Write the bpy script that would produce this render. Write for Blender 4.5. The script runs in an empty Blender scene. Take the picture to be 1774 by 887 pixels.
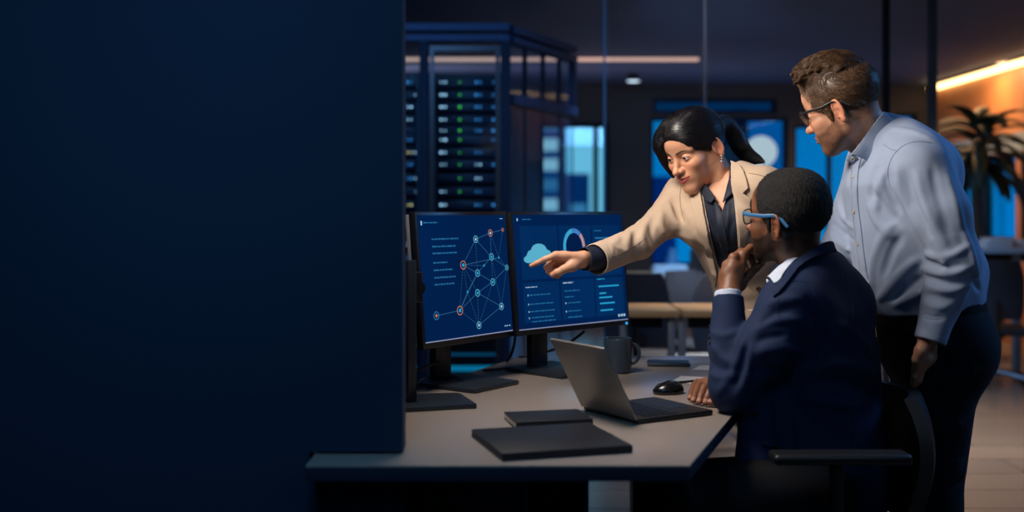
import bpy, bmesh, math, random
import numpy as np
from mathutils import Vector, Matrix, geometry as mgeo

SC = bpy.context.scene
COL = SC.collection
PI = math.pi
# ------------------------------------------------------------------ camera
FPX, CX, CY, CAMZ = 1900.0, 887.0, 366.0, 1.22
cam_d = bpy.data.cameras.new('camera')
cam_d.sensor_width = 36.0
cam_d.lens = 36.0 * FPX / 1774.0
cam_d.shift_y = -(443.5 - CY) / 1774.0
cam_d.clip_start = 0.05
cam_d.clip_end = 200
cam_d.dof.use_dof = True
cam_d.dof.focus_distance = 2.95
cam_d.dof.aperture_fstop = 1.6
cam = bpy.data.objects.new('camera', cam_d)
COL.objects.link(cam)
cam.location = (0, 0, CAMZ)
cam.rotation_euler = (PI / 2, 0, 0)
SC.camera = cam

# ------------------------------------------------------------------ view + sky
SC.view_settings.view_transform = 'Standard'
SC.view_settings.look = 'None'
SC.view_settings.exposure = 0.0
SC.view_settings.gamma = 1.0
SC.view_settings.use_curve_mapping = False
SC.cycles.use_denoising = True
SC.cycles.max_bounces = 8
SC.cycles.transparent_max_bounces = 24
SC.cycles.sample_clamp_indirect = 4.0
SC.cycles.caustics_reflective = False
SC.cycles.caustics_refractive = False


def lin(r, g, b):
    def f(c):
        c = c / 255.0
        return c / 12.92 if c <= 0.04045 else ((c + 0.055) / 1.055) ** 2.4
    return (f(r), f(g), f(b))


world = bpy.data.worlds.new('dusk')
SC.world = world
world.use_nodes = True
nt = world.node_tree
bg = nt.nodes['Background']
tc = nt.nodes.new('ShaderNodeTexCoord')
sep = nt.nodes.new('ShaderNodeSeparateXYZ')
mr = nt.nodes.new('ShaderNodeMapRange')
mr.inputs[1].default_value = -0.05
mr.inputs[2].default_value = 0.45
cr = nt.nodes.new('ShaderNodeValToRGB')
cr.color_ramp.elements[0].color = (*lin(14, 130, 190), 1)
cr.color_ramp.elements[1].color = (*lin(3, 48, 110), 1)
nt.links.new(tc.outputs['Generated'], sep.inputs[0])
nt.links.new(sep.outputs['Z'], mr.inputs[0])
nt.links.new(mr.outputs[0], cr.inputs[0])
nt.links.new(cr.outputs[0], bg.inputs[0])
bg.inputs[1].default_value = 1.3


def area_light(name, loc, target, size, power, color, size_y=None, spread=None):
    l = bpy.data.lights.new(name, 'AREA')
    l.energy = power
    l.color = color
    l.size = size
    if size_y:
        l.shape = 'RECTANGLE'
        l.size_y = size_y
    if spread:
        l.spread = math.radians(spread)
    o = bpy.data.objects.new(name, l)
    COL.objects.link(o)
    o.location = loc
    d = Vector(target) - Vector(loc)
    o.rotation_euler = d.to_track_quat('-Z', 'Y').to_euler()
    return o


# ceiling work light over the monitors (above the frame), soft and nearly neutral
area_light('desk_ceiling_light', (-0.14, 2.56, 1.98), (0.80, 2.95, 1.15), 0.50, 16, (1.0, 0.89, 0.78), spread=150)
# weak cool fill added behind the camera, aimed at the group
area_light('cool_fill', (1.5, 0.1, 2.45), (1.1, 2.9, 1.1), 1.0, 5, (0.28, 0.58, 1.0))
# cool rim light added to the right of the group
area_light('cool_rim_light', (2.9, 3.3, 2.5), (1.25, 2.9, 1.15), 0.7, 30, (0.12, 0.42, 1.0))
# cool lights added to brighten the aisle, server front and far room
area_light('aisle_fill', (1.4, 5.6, 2.55), (1.3, 5.8, 0.0), 1.0, 12, (0.30, 0.58, 1.0))
area_light('server_front_fill', (-0.7, 5.0, 2.5), (-0.5, 6.6, 1.6), 0.8, 22, (0.22, 0.52, 1.0))
area_light('far_room_fill', (1.2, 6.95, 2.57), (1.9, 9.6, 0.2), 0.8, 62, (0.22, 0.52, 1.0), spread=110)
area_light('navy_wall_wash', (-0.35, 0.7, 2.4), (-0.75, 2.16, 1.25), 0.6, 3.6, (0.22, 0.60, 1.0), spread=90)  # added light that gives the navy wall its brighter middle
area_light('bench_fill', (1.4, 6.6, 2.55), (1.3, 6.6, 0.0), 0.5, 32, (1.0, 0.80, 0.62), spread=80)  # warm light added to brighten the bench tables
area_light('walkway_fill', (2.6, 5.6, 2.55), (2.6, 5.7, 0.0), 0.5, 26, (1.0, 0.82, 0.66), spread=90)  # warm light added to brighten the walkway floor


# ------------------------------------------------------------------ helpers
def at(px, py, d):
    """world point seen at photo pixel px,py at distance d"""
    return Vector(((px - CX) / FPX * d, d, CAMZ - (py - CY) / FPX * d))


def on_z(px, py, z):
    d = FPX * (CAMZ - z) / (py - CY)
    return Vector(((px - CX) / FPX * d, d, z))


def tag(o, label=None, cat=None, group=None, kind=None):
    if label:
        o['label'] = label
    if cat:
        o['category'] = cat
    if group:
        o['group'] = group
    if kind:
        o['kind'] = kind
    return o


def empty(name, loc=(0, 0, 0), rz=0.0, label=None, cat=None, group=None):
    o = bpy.data.objects.new(name, None)
    o.empty_display_size = 0.05
    COL.objects.link(o)
    o.location = loc
    o.rotation_euler = (0, 0, rz)
    return tag(o, label, cat, group)


def link_mesh(name, me, mat, parent=None, smooth=True, angle=35):
    o = bpy.data.objects.new(name, me)
    COL.objects.link(o)
    for m in (mat if isinstance(mat, (list, tuple)) else [mat]):
        me.materials.append(m)
    if smooth:
        me.polygons.foreach_set('use_smooth', [True] * len(me.polygons))
        if angle:
            me.set_sharp_from_angle(angle=math.radians(angle))
    if parent is not None:
        o.parent = parent
    return o


def copy_tree(o, parent=None):
    c = o.copy()
    COL.objects.link(c)
    if parent is not None:
        c.parent = parent
    for ch in list(o.children):
        copy_tree(ch, c)
    return c


class MB:
    """collects boxes, prisms, tubes and lathes into ONE mesh"""

    def __init__(self):
        self.bm = bmesh.new()

    def _bevel(self, verts, w, seg=2):
        if w <= 0:
            return
        es = set()
        for v in verts:
            for e in v.link_edges:
                if len(e.link_faces) == 2 and e.calc_face_angle(0) > 0.5:
                    es.add(e)
        bmesh.ops.bevel(self.bm, geom=list(es), offset=w, segments=seg, profile=0.5, affect='EDGES')

    def box(self, lo, hi, bev=0.0, M=None, seg=2):
        lo, hi = Vector(lo), Vector(hi)
        c, s = (lo + hi) / 2, hi - lo
        T = Matrix.Translation(c) @ Matrix.Diagonal((s.x, s.y, s.z, 1))
        r = bmesh.ops.create_cube(self.bm, size=1.0, matrix=(M @ T) if M else T)
        self._bevel(r['verts'], bev, seg)
        return self

    def prism(self, pts, z0, z1, bev=0.0, M=None):
        vs0 = [self.bm.verts.new(Vector((p[0], p[1], z0))) for p in pts]
        vs1 = [self.bm.verts.new(Vector((p[0], p[1], z1))) for p in pts]
        n = len(pts)
        fs = [self.bm.faces.new(vs0[::-1]), self.bm.faces.new(vs1)]
        for i in range(n):
            fs.append(self.bm.faces.new((vs0[i], vs0[(i + 1) % n], vs1[(i + 1) % n], vs1[i])))
        if M:
            bmesh.ops.transform(self.bm, matrix=M, verts=vs0 + vs1)
        bmesh.ops.recalc_face_normals(self.bm, faces=fs)
        self._bevel(vs0 + vs1, bev)
        return self

    def tube(self, pts, r, seg=10, cap=True, closed=False, flat=None):
        """swept tube; r a number or list; flat=(axis vector, factor) squashes the section"""
        pts = [Vector(p) for p in pts]
        n = len(pts)
        rs = r if isinstance(r, (list, tuple)) else [r] * n
        rings = []
        prev = None
        for i, p in enumerate(pts):
            if closed:
                t = pts[(i + 1) % n] - pts[i - 1]
            else:
                t = pts[min(i + 1, n - 1)] - pts[max(i - 1, 0)]
            t.normalize()
            if prev is None:
                u = t.orthogonal().normalized()
                if flat:
                    u = Vector(flat[0]) - t * t.dot(Vector(flat[0]))
                    u.normalize()
            else:
                u = prev - t * t.dot(prev)
                u.normalize()
            prev = u
            v = t.cross(u)
            k = flat[1] if flat else 1.0
            rings.append([self.bm.verts.new(p + u * (math.cos(a) * rs[i] * k) + v * (math.sin(a) * rs[i]))
                          for a in [2 * PI * j / seg for j in range(seg)]])
        m = n if closed else n - 1
        for i in range(m):
            A, B = rings[i], rings[(i + 1) % n]
            for j in range(seg):
                self.bm.faces.new((A[j], A[(j + 1) % seg], B[(j + 1) % seg], B[j]))
        if cap and not closed:
            self.bm.faces.new(rings[0][::-1])
            self.bm.faces.new(rings[-1])
        return self

    def cyl(self, a, b, r, seg=20, r2=None):
        return self.tube([a, b], [r, r if r2 is None else r2], seg)

    def lathe(self, prof, seg=32, M=None):
        """prof: (r, z) pairs"""
        rings = []
        for (r, z) in prof:
            if r < 1e-6:
                rings.append([self.bm.verts.new((0, 0, z))])
            else:
                rings.append([self.bm.verts.new((r * math.cos(2 * PI * j / seg), r * math.sin(2 * PI * j / seg), z)) for j in range(seg)])
        vs = [v for q in rings for v in q]
        for A, B in zip(rings[:-1], rings[1:]):
            for j in range(seg):
                k = (j + 1) % seg
                if len(A) == 1 and len(B) > 1:
                    self.bm.faces.new((A[0], B[k], B[j]))
                elif len(B) == 1 and len(A) > 1:
                    self.bm.faces.new((A[j], A[k], B[0]))
                elif len(A) > 1:
                    self.bm.faces.new((A[j], A[k], B[k], B[j]))
        if M:
            bmesh.ops.transform(self.bm, matrix=M, verts=vs)
        return self

    def poly(self, pts):
        self.bm.faces.new([self.bm.verts.new(Vector(p)) for p in pts])
        return self

    def build(self, name, mat, parent=None, smooth=True, angle=35):
        me = bpy.data.meshes.new(name)
        bmesh.ops.recalc_face_normals(self.bm, faces=self.bm.faces[:])
        self.bm.to_mesh(me)
        self.bm.free()
        return link_mesh(name, me, mat, parent, smooth, angle)


def MAT(name, col, rough=0.5, metal=0.0, var=0.12, vscale=6.0, bump=0.0, bscale=200.0, spec=0.5, sheen=0.0, coat=0.0, sss=0.0, coord='Object', stretch=(1, 1, 1)):
    m = bpy.data.materials.new(name)
    m.use_nodes = True
    t = m.node_tree
    b = t.nodes['Principled BSDF']
    b.inputs['Roughness'].default_value = rough
    b.inputs['Metallic'].default_value = metal
    b.inputs['Specular IOR Level'].default_value = spec
    b.inputs['Sheen Weight'].default_value = sheen
    b.inputs['Coat Weight'].default_value = coat
    if sss:
        b.inputs['Subsurface Weight'].default_value = sss
        b.inputs['Subsurface Radius'].default_value = (0.012, 0.005, 0.003)
        b.inputs['Subsurface Scale'].default_value = 0.6
    tcn = t.nodes.new('ShaderNodeTexCoord')
    mp = t.nodes.new('ShaderNodeMapping')
    mp.inputs['Scale'].default_value = stretch
    t.links.new(tcn.outputs[coord], mp.inputs[0])
    nz = t.nodes.new('ShaderNodeTexNoise')
    nz.inputs['Scale'].default_value = vscale
    nz.inputs['Detail'].default_value = 4
    t.links.new(mp.outputs[0], nz.inputs['Vector'])
    mix = t.nodes.new('ShaderNodeMix')
    mix.data_type = 'RGBA'
    c = Vector(col)
    mix.inputs[6].default_value = (*(c * (1 - var)), 1)
    mix.inputs[7].default_value = (*(c * (1 + var)), 1)
    t.links.new(nz.outputs[0], mix.inputs[0])
    t.links.new(mix.outputs[2], b.inputs['Base Color'])
    if bump:
        n2 = t.nodes.new('ShaderNodeTexNoise')
        n2.inputs['Scale'].default_value = bscale
        n2.inputs['Detail'].default_value = 3
        t.links.new(mp.outputs[0], n2.inputs['Vector'])
        bp = t.nodes.new('ShaderNodeBump')
        bp.inputs['Strength'].default_value = bump
        bp.inputs['Distance'].default_value = 0.002
        t.links.new(n2.outputs[0], bp.inputs['Height'])
        t.links.new(bp.outputs[0], b.inputs['Normal'])
    return m


def EMIT(name, col, strength=1.0, var=0.0, vscale=3.0):
    m = bpy.data.materials.new(name)
    m.use_nodes = True
    t = m.node_tree
    t.nodes.clear()
    o = t.nodes.new('ShaderNodeOutputMaterial')
    e = t.nodes.new('ShaderNodeEmission')
    e.inputs[0].default_value = (*col, 1)
    e.inputs[1].default_value = strength
    t.links.new(e.outputs[0], o.inputs[0])
    if var:
        tcn = t.nodes.new('ShaderNodeTexCoord')
        nz = t.nodes.new('ShaderNodeTexNoise')
        nz.inputs['Scale'].default_value = vscale
        mix = t.nodes.new('ShaderNodeMix')
        mix.data_type = 'RGBA'
        c = Vector(col)
        mix.inputs[6].default_value = (*(c * (1 - var)), 1)
        mix.inputs[7].default_value = (*(c * (1 + var)), 1)
        t.links.new(tcn.outputs['Object'], nz.inputs['Vector'])
        t.links.new(nz.outputs[0], mix.inputs[0])
        t.links.new(mix.outputs[2], e.inputs[0])
    return m


def GLASS(name, tint, refl=0.06, rough=0.02, body=0.0, bodycol=(0.02, 0.05, 0.1)):
    """thin pane: tinted see-through with a faint mirror and a little body colour"""
    m = bpy.data.materials.new(name)
    m.use_nodes = True
    t = m.node_tree
    t.nodes.clear()
    o = t.nodes.new('ShaderNodeOutputMaterial')
    tr = t.nodes.new('ShaderNodeBsdfTransparent')
    tr.inputs[0].default_value = (*tint, 1)
    gl = t.nodes.new('ShaderNodeBsdfGlossy')
    gl.inputs['Roughness'].default_value = rough
    gl.inputs['Color'].default_value = (0.9, 0.95, 1, 1)
    fr = t.nodes.new('ShaderNodeFresnel')
    fr.inputs[0].default_value = 1.35
    mul = t.nodes.new('ShaderNodeMath')
    mul.operation = 'MULTIPLY'
    mul.inputs[1].default_value = refl / 0.04
    mul.use_clamp = True
    t.links.new(fr.outputs[0], mul.inputs[0])
    mx = t.nodes.new('ShaderNodeMixShader')
    t.links.new(mul.outputs[0], mx.inputs[0])
    t.links.new(tr.outputs[0], mx.inputs[1])
    t.links.new(gl.outputs[0], mx.inputs[2])
    last = mx
    if body:
        df = t.nodes.new('ShaderNodeBsdfDiffuse')
        df.inputs[0].default_value = (*bodycol, 1)
        m2 = t.nodes.new('ShaderNodeMixShader')
        m2.inputs[0].default_value = body
        t.links.new(mx.outputs[0], m2.inputs[1])
        t.links.new(df.outputs[0], m2.inputs[2])
        last = m2
    t.links.new(last.outputs[0], o.inputs[0])
    return m


# ------------------------------------------------------------------ shared materials
M_black = MAT('black_plastic', lin(22, 24, 28), 0.4, bump=0.05)
M_screenframe = MAT('monitor_black', lin(16, 18, 24), 0.35, bump=0.03)
M_standgrey = MAT('stand_grey', lin(40, 46, 54), 0.38, metal=0.3, bump=0.03)
M_grey = MAT('grey_plastic', lin(120, 122, 126), 0.45)
M_darkmetal = MAT('dark_frame_metal', lin(34, 42, 56), 0.4, metal=0.4)
M_alu = MAT('aluminium', lin(120, 124, 130), 0.35, metal=0.8)
M_white = MAT('white_laminate', lin(190, 190, 192), 0.4, var=0.04)
# ================================================================== THE SETTING
def struct(name, mb, mat, angle=35):
    return tag(mb.build(name, mat, None, True, angle), kind='structure')


CEIL = 2.6
BACK = 12.0
# floor: large grey-brown planks / tiles
M_floor = MAT('floor_tiles', lin(112, 104, 100), 0.26, var=0.1, vscale=3.0, bump=0.06, bscale=60)
t = M_floor.node_tree
br = t.nodes.new('ShaderNodeTexBrick')
br.inputs['Scale'].default_value = 1.0
br.inputs['Brick Width'].default_value = 1.2
br.inputs['Row Height'].default_value = 0.3
br.inputs['Mortar Size'].default_value = 0.006
br.inputs['Color1'].default_value = (*lin(116, 106, 98), 1)
br.inputs['Color2'].default_value = (*lin(100, 92, 88), 1)
br.inputs['Mortar'].default_value = (*lin(52, 50, 50), 1)
tcf = t.nodes.new('ShaderNodeTexCoord')
t.links.new(tcf.outputs['Object'], br.inputs['Vector'])
t.links.new(br.outputs[0], t.nodes['Principled BSDF'].inputs['Base Color'])
struct('floor', MB().box((-4.5, -2.5, -0.1), (4.57, BACK, 0)), M_floor)
M_ceil = MAT('ceiling_paint', lin(72, 86, 122), 0.8, var=0.05, vscale=1.5)
struct('ceiling', MB().box((-4.5, -2.5, CEIL), (4.57, BACK + 0.2, CEIL + 0.1)), M_ceil)

# navy partition wall on the left; it is slotted round the desk top
M_navy = MAT('navy_wall_paint', lin(8, 40, 68), 0.8, var=0.05, vscale=1.2, bump=0.03, bscale=300)
WY = 2.165
nw = MB()
nw.box((-4.5, WY, 0.745), (-0.216, WY + 0.06, CEIL))
nw.box((-4.5, WY, 0.0), (-0.216, WY + 0.06, 0.705))
nw.box((-4.5, WY, 0.705), (-0.40, WY + 0.06, 0.745))
struct('wall_left', nw, M_navy)

struct('wall_front', MB().box((-4.5, -2.6, 0), (4.57, -2.501, CEIL)), M_navy)
struct('wall_west', MB().box((-4.6, -2.5, 0), (-4.501, BACK, CEIL)), M_navy)
# back wall with window openings, wood side wall
M_wall = MAT('dark_brown_wall', lin(50, 48, 50), 0.7, var=0.15, vscale=2.0)
M_blk = MAT('window_frame_paint', lin(18, 32, 54), 0.75, spec=0.2)


def bx(px, d=BACK):
    return (px - CX) / FPX * d


def bz(py, d=BACK):
    return CAMZ - (py - CY) / FPX * d


def wall_with_holes(name, x0, x1, z0, z1, holes, y, th, mat):
    xs = sorted(set([x0, x1] + [h[0] for h in holes] + [h[1] for h in holes]))
    mb = MB()
    for a, b in zip(xs[:-1], xs[1:]):
        cuts = sorted([(h[2], h[3]) for h in holes if h[0] <= a + 1e-6 and h[1] >= b - 1e-6])
        z = z0
        for lo, hi in cuts:
            if lo > z:
                mb.box((a, y, z), (b, y + th, lo))
            z = hi
        if z < z1:
            mb.box((a, y, z), (b, y + th, z1))
    return struct(name, mb, mat)


H1 = (bx(933), bx(1056), 0.25, bz(212))          # cyan window behind the server room
H2 = (bx(1127), bx(1366), 0.62, bz(203))         # blue window behind the woman
H3 = (bx(1376), bx(1592), 0.62, bz(216))
T1 = (bx(1132), bx(1346), bz(196), bz(170))      # clerestory strips
T2 = (bx(1550), bx(1590), bz(212), bz(196))
H0 = (bx(690), bx(905), 0.1, bz(470))            # low window strip seen under the monitors
H3 = (H3[0], T2[0] - 0.0, H3[2], H3[3])
H4 = (T2[0], T2[1], 0.62, bz(216))
wall_with_holes('wall_back', -4.5, 4.57, 0.0, CEIL, [H0, H1, H2, T1, H3, H4, T2], BACK, 0.18, M_wall)

M_glass_clear = GLASS('window_glass_clear', (0.95, 1.0, 1.0), 0.02)
M_glass_blue = GLASS('window_glass_blue', (0.22, 0.86, 0.95), 0.02)
M_glass_dim = GLASS('window_glass_dim', (0.20, 0.32, 0.40), 0.02)


def window(n, h, glass, mull_px=(), fr=0.035, y=BACK):
    w = tag(empty('window_%d' % n, ((h[0] + h[1]) / 2, y + 0.09, h[2])), kind='structure')
    ox, oz = (h[0] + h[1]) / 2, h[2]
    mb = MB()
    W, Hh = (h[1] - h[0]) / 2, h[3] - h[2]
    g = 0.002
    mb.box((-W + g, -0.05, g), (-W + fr, 0.05, Hh - g)).box((W - fr, -0.05, g), (W - g, 0.05, Hh - g))
    mb.box((-W + fr, -0.05, g), (W - fr, 0.05, fr)).box((-W + fr, -0.05, Hh - fr), (W - fr, 0.05, Hh - g))
    for m in mull_px:
        x = bx(m, y) - ox
        mb.box((x - fr / 2, -0.05, fr), (x + fr / 2, 0.05, Hh - fr))
    mb.build('window_frame', M_blk, w)
    MB().box((-W + fr, -0.004, fr), (W - fr, 0.004, Hh - fr)).build('pane', glass, w)
    return w


window(1, H1, M_glass_clear, (976, 1033), 0.05)
window(2, H2, M_glass_blue, (1292,))
window(3, H3, M_glass_blue, (1440, 1500))
window(4, H4, M_glass_blue)
window(5, T1, M_glass_dim)
window(6, T2, M_glass_blue)
window(7, H0, M_glass_blue, (770, 840))

# right side wall: wood panelling with a window band
M_wood = MAT('wood_panel_wall', lin(150, 104, 66), 0.5, var=0.22, vscale=3.0, stretch=(1, 6, 0.5), bump=0.05, bscale=30)
XR = 4.57
sw = MB()
wins = [(9.95, 10.75), (10.85, 11.35), (9.1, 9.85)]
z0w, z1w = 0.95, 1.74
ys = [(-2.5, 9.1), (9.85, 9.95), (10.75, 10.85), (11.35, BACK)]
sw.box((XR, -2.5, 0), (XR + 0.15, BACK, z0w)).box((XR, -2.5, z1w), (XR + 0.15, BACK, CEIL))
for a, b in ys:
    sw.box((XR, a, z0w), (XR + 0.15, b, z1w))
struct('wall_right', sw, M_wood)
for k, (a, b) in enumerate(wins):
    w = tag(empty('window_%d' % (8 + k), (XR + 0.06, (a + b) / 2, z0w)), kind='structure')
    L, Hh, fr = (b - a) / 2 - 0.002, z1w - z0w - 0.002, 0.03
    mb = MB()
    mb.box((-0.05, -L, 0.002), (0.05, -L + fr, Hh)).box((-0.05, L - fr, 0.002), (0.05, L, Hh))
    mb.box((-0.05, -L + fr, 0.002), (0.05, L - fr, fr)).box((-0.05, -L + fr, Hh - fr), (0.05, L - fr, Hh))
    mb.build('window_frame', M_blk, w)
    MB().box((-0.004, -L + fr, fr), (0.004, L - fr, Hh - fr)).build('pane', M_glass_blue, w)
# pale ledge band above those windows
struct('trim_1', MB().box((XR - 0.03, 9.0, 1.76), (XR - 0.001, 11.6, 1.93)), MAT('pale_band', lin(110, 130, 150), 0.6))

# LED cove at the top of the wood wall
M_led_warm = EMIT('warm_led', lin(255, 196, 128), 6.0)
cv = empty('cove_light', (XR - 0.05, 9.6, CEIL - 0.05), 0, 'warm glowing LED strip along the top of the wood wall', 'light')
MB().box((-0.03, -2.4, -0.03), (0.03, 2.25, 0.012)).build('led_strip', M_led_warm, cv)
MB().box((-0.02, -2.4, 0.013), (0.045, 2.25, 0.045)).build('housing', M_darkmetal, cv)
area_light('cove_wash', (XR - 0.30, 10.2, CEIL - 0.04), (XR - 0.02, 10.2, 1.2), 0.06, 110, (1.0, 0.54, 0.24), 3.2)

# linear ceiling lamp across the far room
M_led_pink = EMIT('soft_linear_lamp', lin(236, 190, 176), 0.9)
lp = empty('linear_ceiling_lamp', (0, 9.8, CEIL), 0, 'long straight glowing ceiling lamp above the server room', 'lamp')
MB().box((-1.55, -0.03, -0.035), (bx(1210, 9.8), 0.03, -0.002)).build('diffuser', M_led_pink, lp)
MB().box((-1.57, -0.035, -0.012), (bx(1210, 9.8) + 0.02, 0.035, -0.0005)).build('housing', M_darkmetal, lp)
area_light('linear_lamp_wash', (0.4, 10.6, 2.05), (0.6, 10.6, 2.6), 0.5, 7, (1.0, 0.8, 0.85), 4.0)

# round downlight
dl = empty('downlight', (bx(1097, 11.0), 11.0, CEIL), 0, 'small round ceiling spotlight beyond the glass partition', 'spotlight')
MB().lathe([(0.0, -0.001), (0.045, -0.001), (0.05, -0.05), (0.075, -0.065), (0.07, -0.075)]).build('can', M_black, dl)
MB().lathe([(0.0, -0.08), (0.05, -0.079), (0.07, -0.07)]).build('lens', EMIT('spot_lens', lin(215, 235, 255), 2.0), dl)

# ================================================================== OUTSIDE
M_fac = MAT('pale_facade', lin(150, 200, 220), 0.8, var=0.05)
M_fac2 = MAT('grey_facade', lin(70, 120, 160), 0.8, var=0.06)
M_lit = EMIT('lit_office_floor', lin(150, 205, 228), 0.95)
M_dim = EMIT('sky_lit_glass', lin(52, 120, 168), 0.9)
bA = empty('office_tower', (bx(954, 34.0), 34.0, -6), 0, 'pale office tower with bright floors outside the narrow window', 'building')
mb = MB().box((-0.55, 0, 0), (0.35, 4, 22))
mb.build('wall', M_fac2, bA)
for k in range(10):
    z = 6.0 + k * 0.62
    MB().box((-0.5, -0.06, z), (0.22, 0.0, z + 0.36)).build('window', M_lit if k % 3 else M_dim, bA)
bB = empty('low_building', (bx(1001, 40.0), 40.0, -6), 0, 'blue-grey block outside, in the middle window pane', 'building')
MB().box((-0.42, 0, 0), (0.42, 4, 8.6)).build('wall', M_fac2, bB)
for k in range(3):
    MB().box((-0.3, -0.06, 5.2 + k * 0.9), (0.3, 0, 5.7 + k * 0.9)).build('window', M_dim, bB)
# bright hazy evening sky low over the city behind that window: a glowing block added to stand in for it
bC = empty('hazy_sky_block', (bx(1005, 60.0), 60.0, -8), 0, 'glowing cyan block standing in for the bright sky in the window beyond the server room', 'building')
MB().box((-2.6, 0, 0), (2.4, 6, 30)).build('glow_face', EMIT('hazy_sky_glow', lin(104, 186, 222), 0.95, 0.18, 0.15), bC)
# round white lamp outside/inside behind the woman
gl = empty('globe_lamp', (bx(1318, 11.3), 11.3, 0), 0, 'large round white lamp glowing in front of the blue window', 'lamp')
MB().lathe([(0.165 * math.sin(PI * i / 24) if 0 < i < 24 else 0.0, -0.165 * math.cos(PI * i / 24)) for i in range(25)], 48,
           Matrix.Translation((0, 0, bz(263, 11.3)))).build('globe', EMIT('globe_glow', lin(186, 206, 218), 0.9), gl)
zz = bz(263, 11.3) - 0.16
MB().cyl((0, 0, 0.02), (0, 0, zz), 0.012).lathe([(0, 0), (0.15, 0), (0.15, 0.015), (0.02, 0.025)]).build('stand', M_black, gl)

M_far1 = MAT('dusk_facade_dark', lin(40, 110, 170), 0.9, var=0.1)
M_far2 = MAT('dusk_facade_mid', lin(160, 215, 235), 0.9, var=0.1)
for (x0, x1, y_, zt_, m_, lab) in ((1270, 1296, 30, bz(206, 30), M_blk, 'narrow dark tower seen in the blue window beside the ponytail'),
                                   (1128, 1172, 38, bz(318, 38), M_far1, 'low dark block seen in the blue window left of the woman'),
                                   (1296, 1366, 44, bz(214, 44), M_far2, 'pale building filling the window behind the round lamp')):
    b_ = empty('building', (bx((x0 + x1) / 2, y_), y_, -6), 0, lab, 'building')
    w_ = (x1 - x0) / 2 / FPX * y_
    MB().box((-w_, 0, 0), (w_, 5, zt_ + 6)).build('wall', m_, b_)
    MB().box((-w_ * 1.03, -0.1, zt_ + 6), (w_ * 1.03, 5.1, zt_ + 6.25)).build('roof_edge', m_, b_)

# ================================================================== GLASS PARTITION + POSTS
M_edge = MAT('glass_edge', lin(70, 120, 160), 0.3, metal=0.2)
M_thin_glass = GLASS('partition_glass', (0.93, 0.96, 0.97), 0.0008)
PY = 6.6
part = tag(empty('partition_glass', (0, PY, 0)), kind='structure')
part.name = 'trim_2'
xs_ = [bx(1047, PY), bx(1220, PY), bx(1535, PY), bx(1615, PY)]
wd = [0.010, 0.012, 0.036, 0.046]
mm = [M_edge, M_darkmetal, MAT('black_post', lin(12, 16, 22), 0.8, spec=0.1), MAT('grey_post', lin(46, 50, 58), 0.7, spec=0.2)]
for x, w_, m_ in zip(xs_, wd, mm):
    MB().box((x - w_ / 2, -0.02, 0.001), (x + w_ / 2, 0.02, CEIL - 0.002)).build('post', m_, part)
for a, b in zip(xs_[:-1], xs_[1:]):
    MB().box((a + 0.03, -0.005, 0.03), (b - 0.03, 0.005, CEIL - 0.03)).build('pane', M_thin_glass, part)

# ================================================================== SERVER ENCLOSURE
M_serverglass = GLASS('server_room_glass', (0.80, 0.88, 0.93), 0.001)
M_beam = MAT('enclosure_frame', lin(44, 66, 100), 0.7, spec=0.2)
FY = 6.5
M_sideglass = GLASS('server_side_glass', (0.84, 0.9, 0.95), 0.0012, body=0.10, bodycol=(0.10, 0.22, 0.42))  # blue reflections on these panes put into the body colour as haze
enc = empty('server_enclosure', (0, FY, 0), 0, 'dark-framed glass server enclosure beyond the monitors', 'enclosure')
ztop = bz(42, FY)
xc = bx(874, FY)
xe, ye = bx(992, 7.4), 7.4 - FY
fx0 = -1.35


def ebox(a, b, name='post', mat=None, bev=0.004):
    return MB().box(a, b, bev).build(name, mat or M_beam, enc)


ebox((fx0, -0.05, ztop - 0.045), (xc + 0.03, 0.05, ztop), 'beam')
ebox((fx0, -0.045, ztop - 0.105), (xc + 0.03, 0.045, ztop - 0.065), 'beam')
for px, w_ in ((735, 0.05), (876, 0.06)):
    x = bx(px, FY)
    ebox((x - w_ / 2, -0.045, 0.001), (x + w_ / 2, 0.045, ztop - 0.106), 'post', M_blk)
ebox((fx0, -0.04, 0.001), (xc + 0.03, 0.04, 0.12), 'beam')
# door frame of the front glass door
xa, xb = bx(745, FY), bx(866, FY)
MB().box((xa, -0.02, 0.13), (xa + 0.025, 0.02, ztop - 0.13)).box((xb - 0.025, -0.02, 0.13), (xb, 0.02, ztop - 0.13)).box((xa + .025, -0.02, ztop - 0.16), (xb - .025, 0.02, ztop - 0.13)).build('door_frame', M_darkmetal, enc)
MB().box((xa + 0.025, -0.004, 0.13), (xb - 0.025, 0.004, ztop - 0.161)).build('pane', M_serverglass, enc)
MB().box((fx0, -0.004, 0.13), (bx(727, FY), 0.004, ztop - 0.12)).build('pane', M_serverglass, enc)
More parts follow.
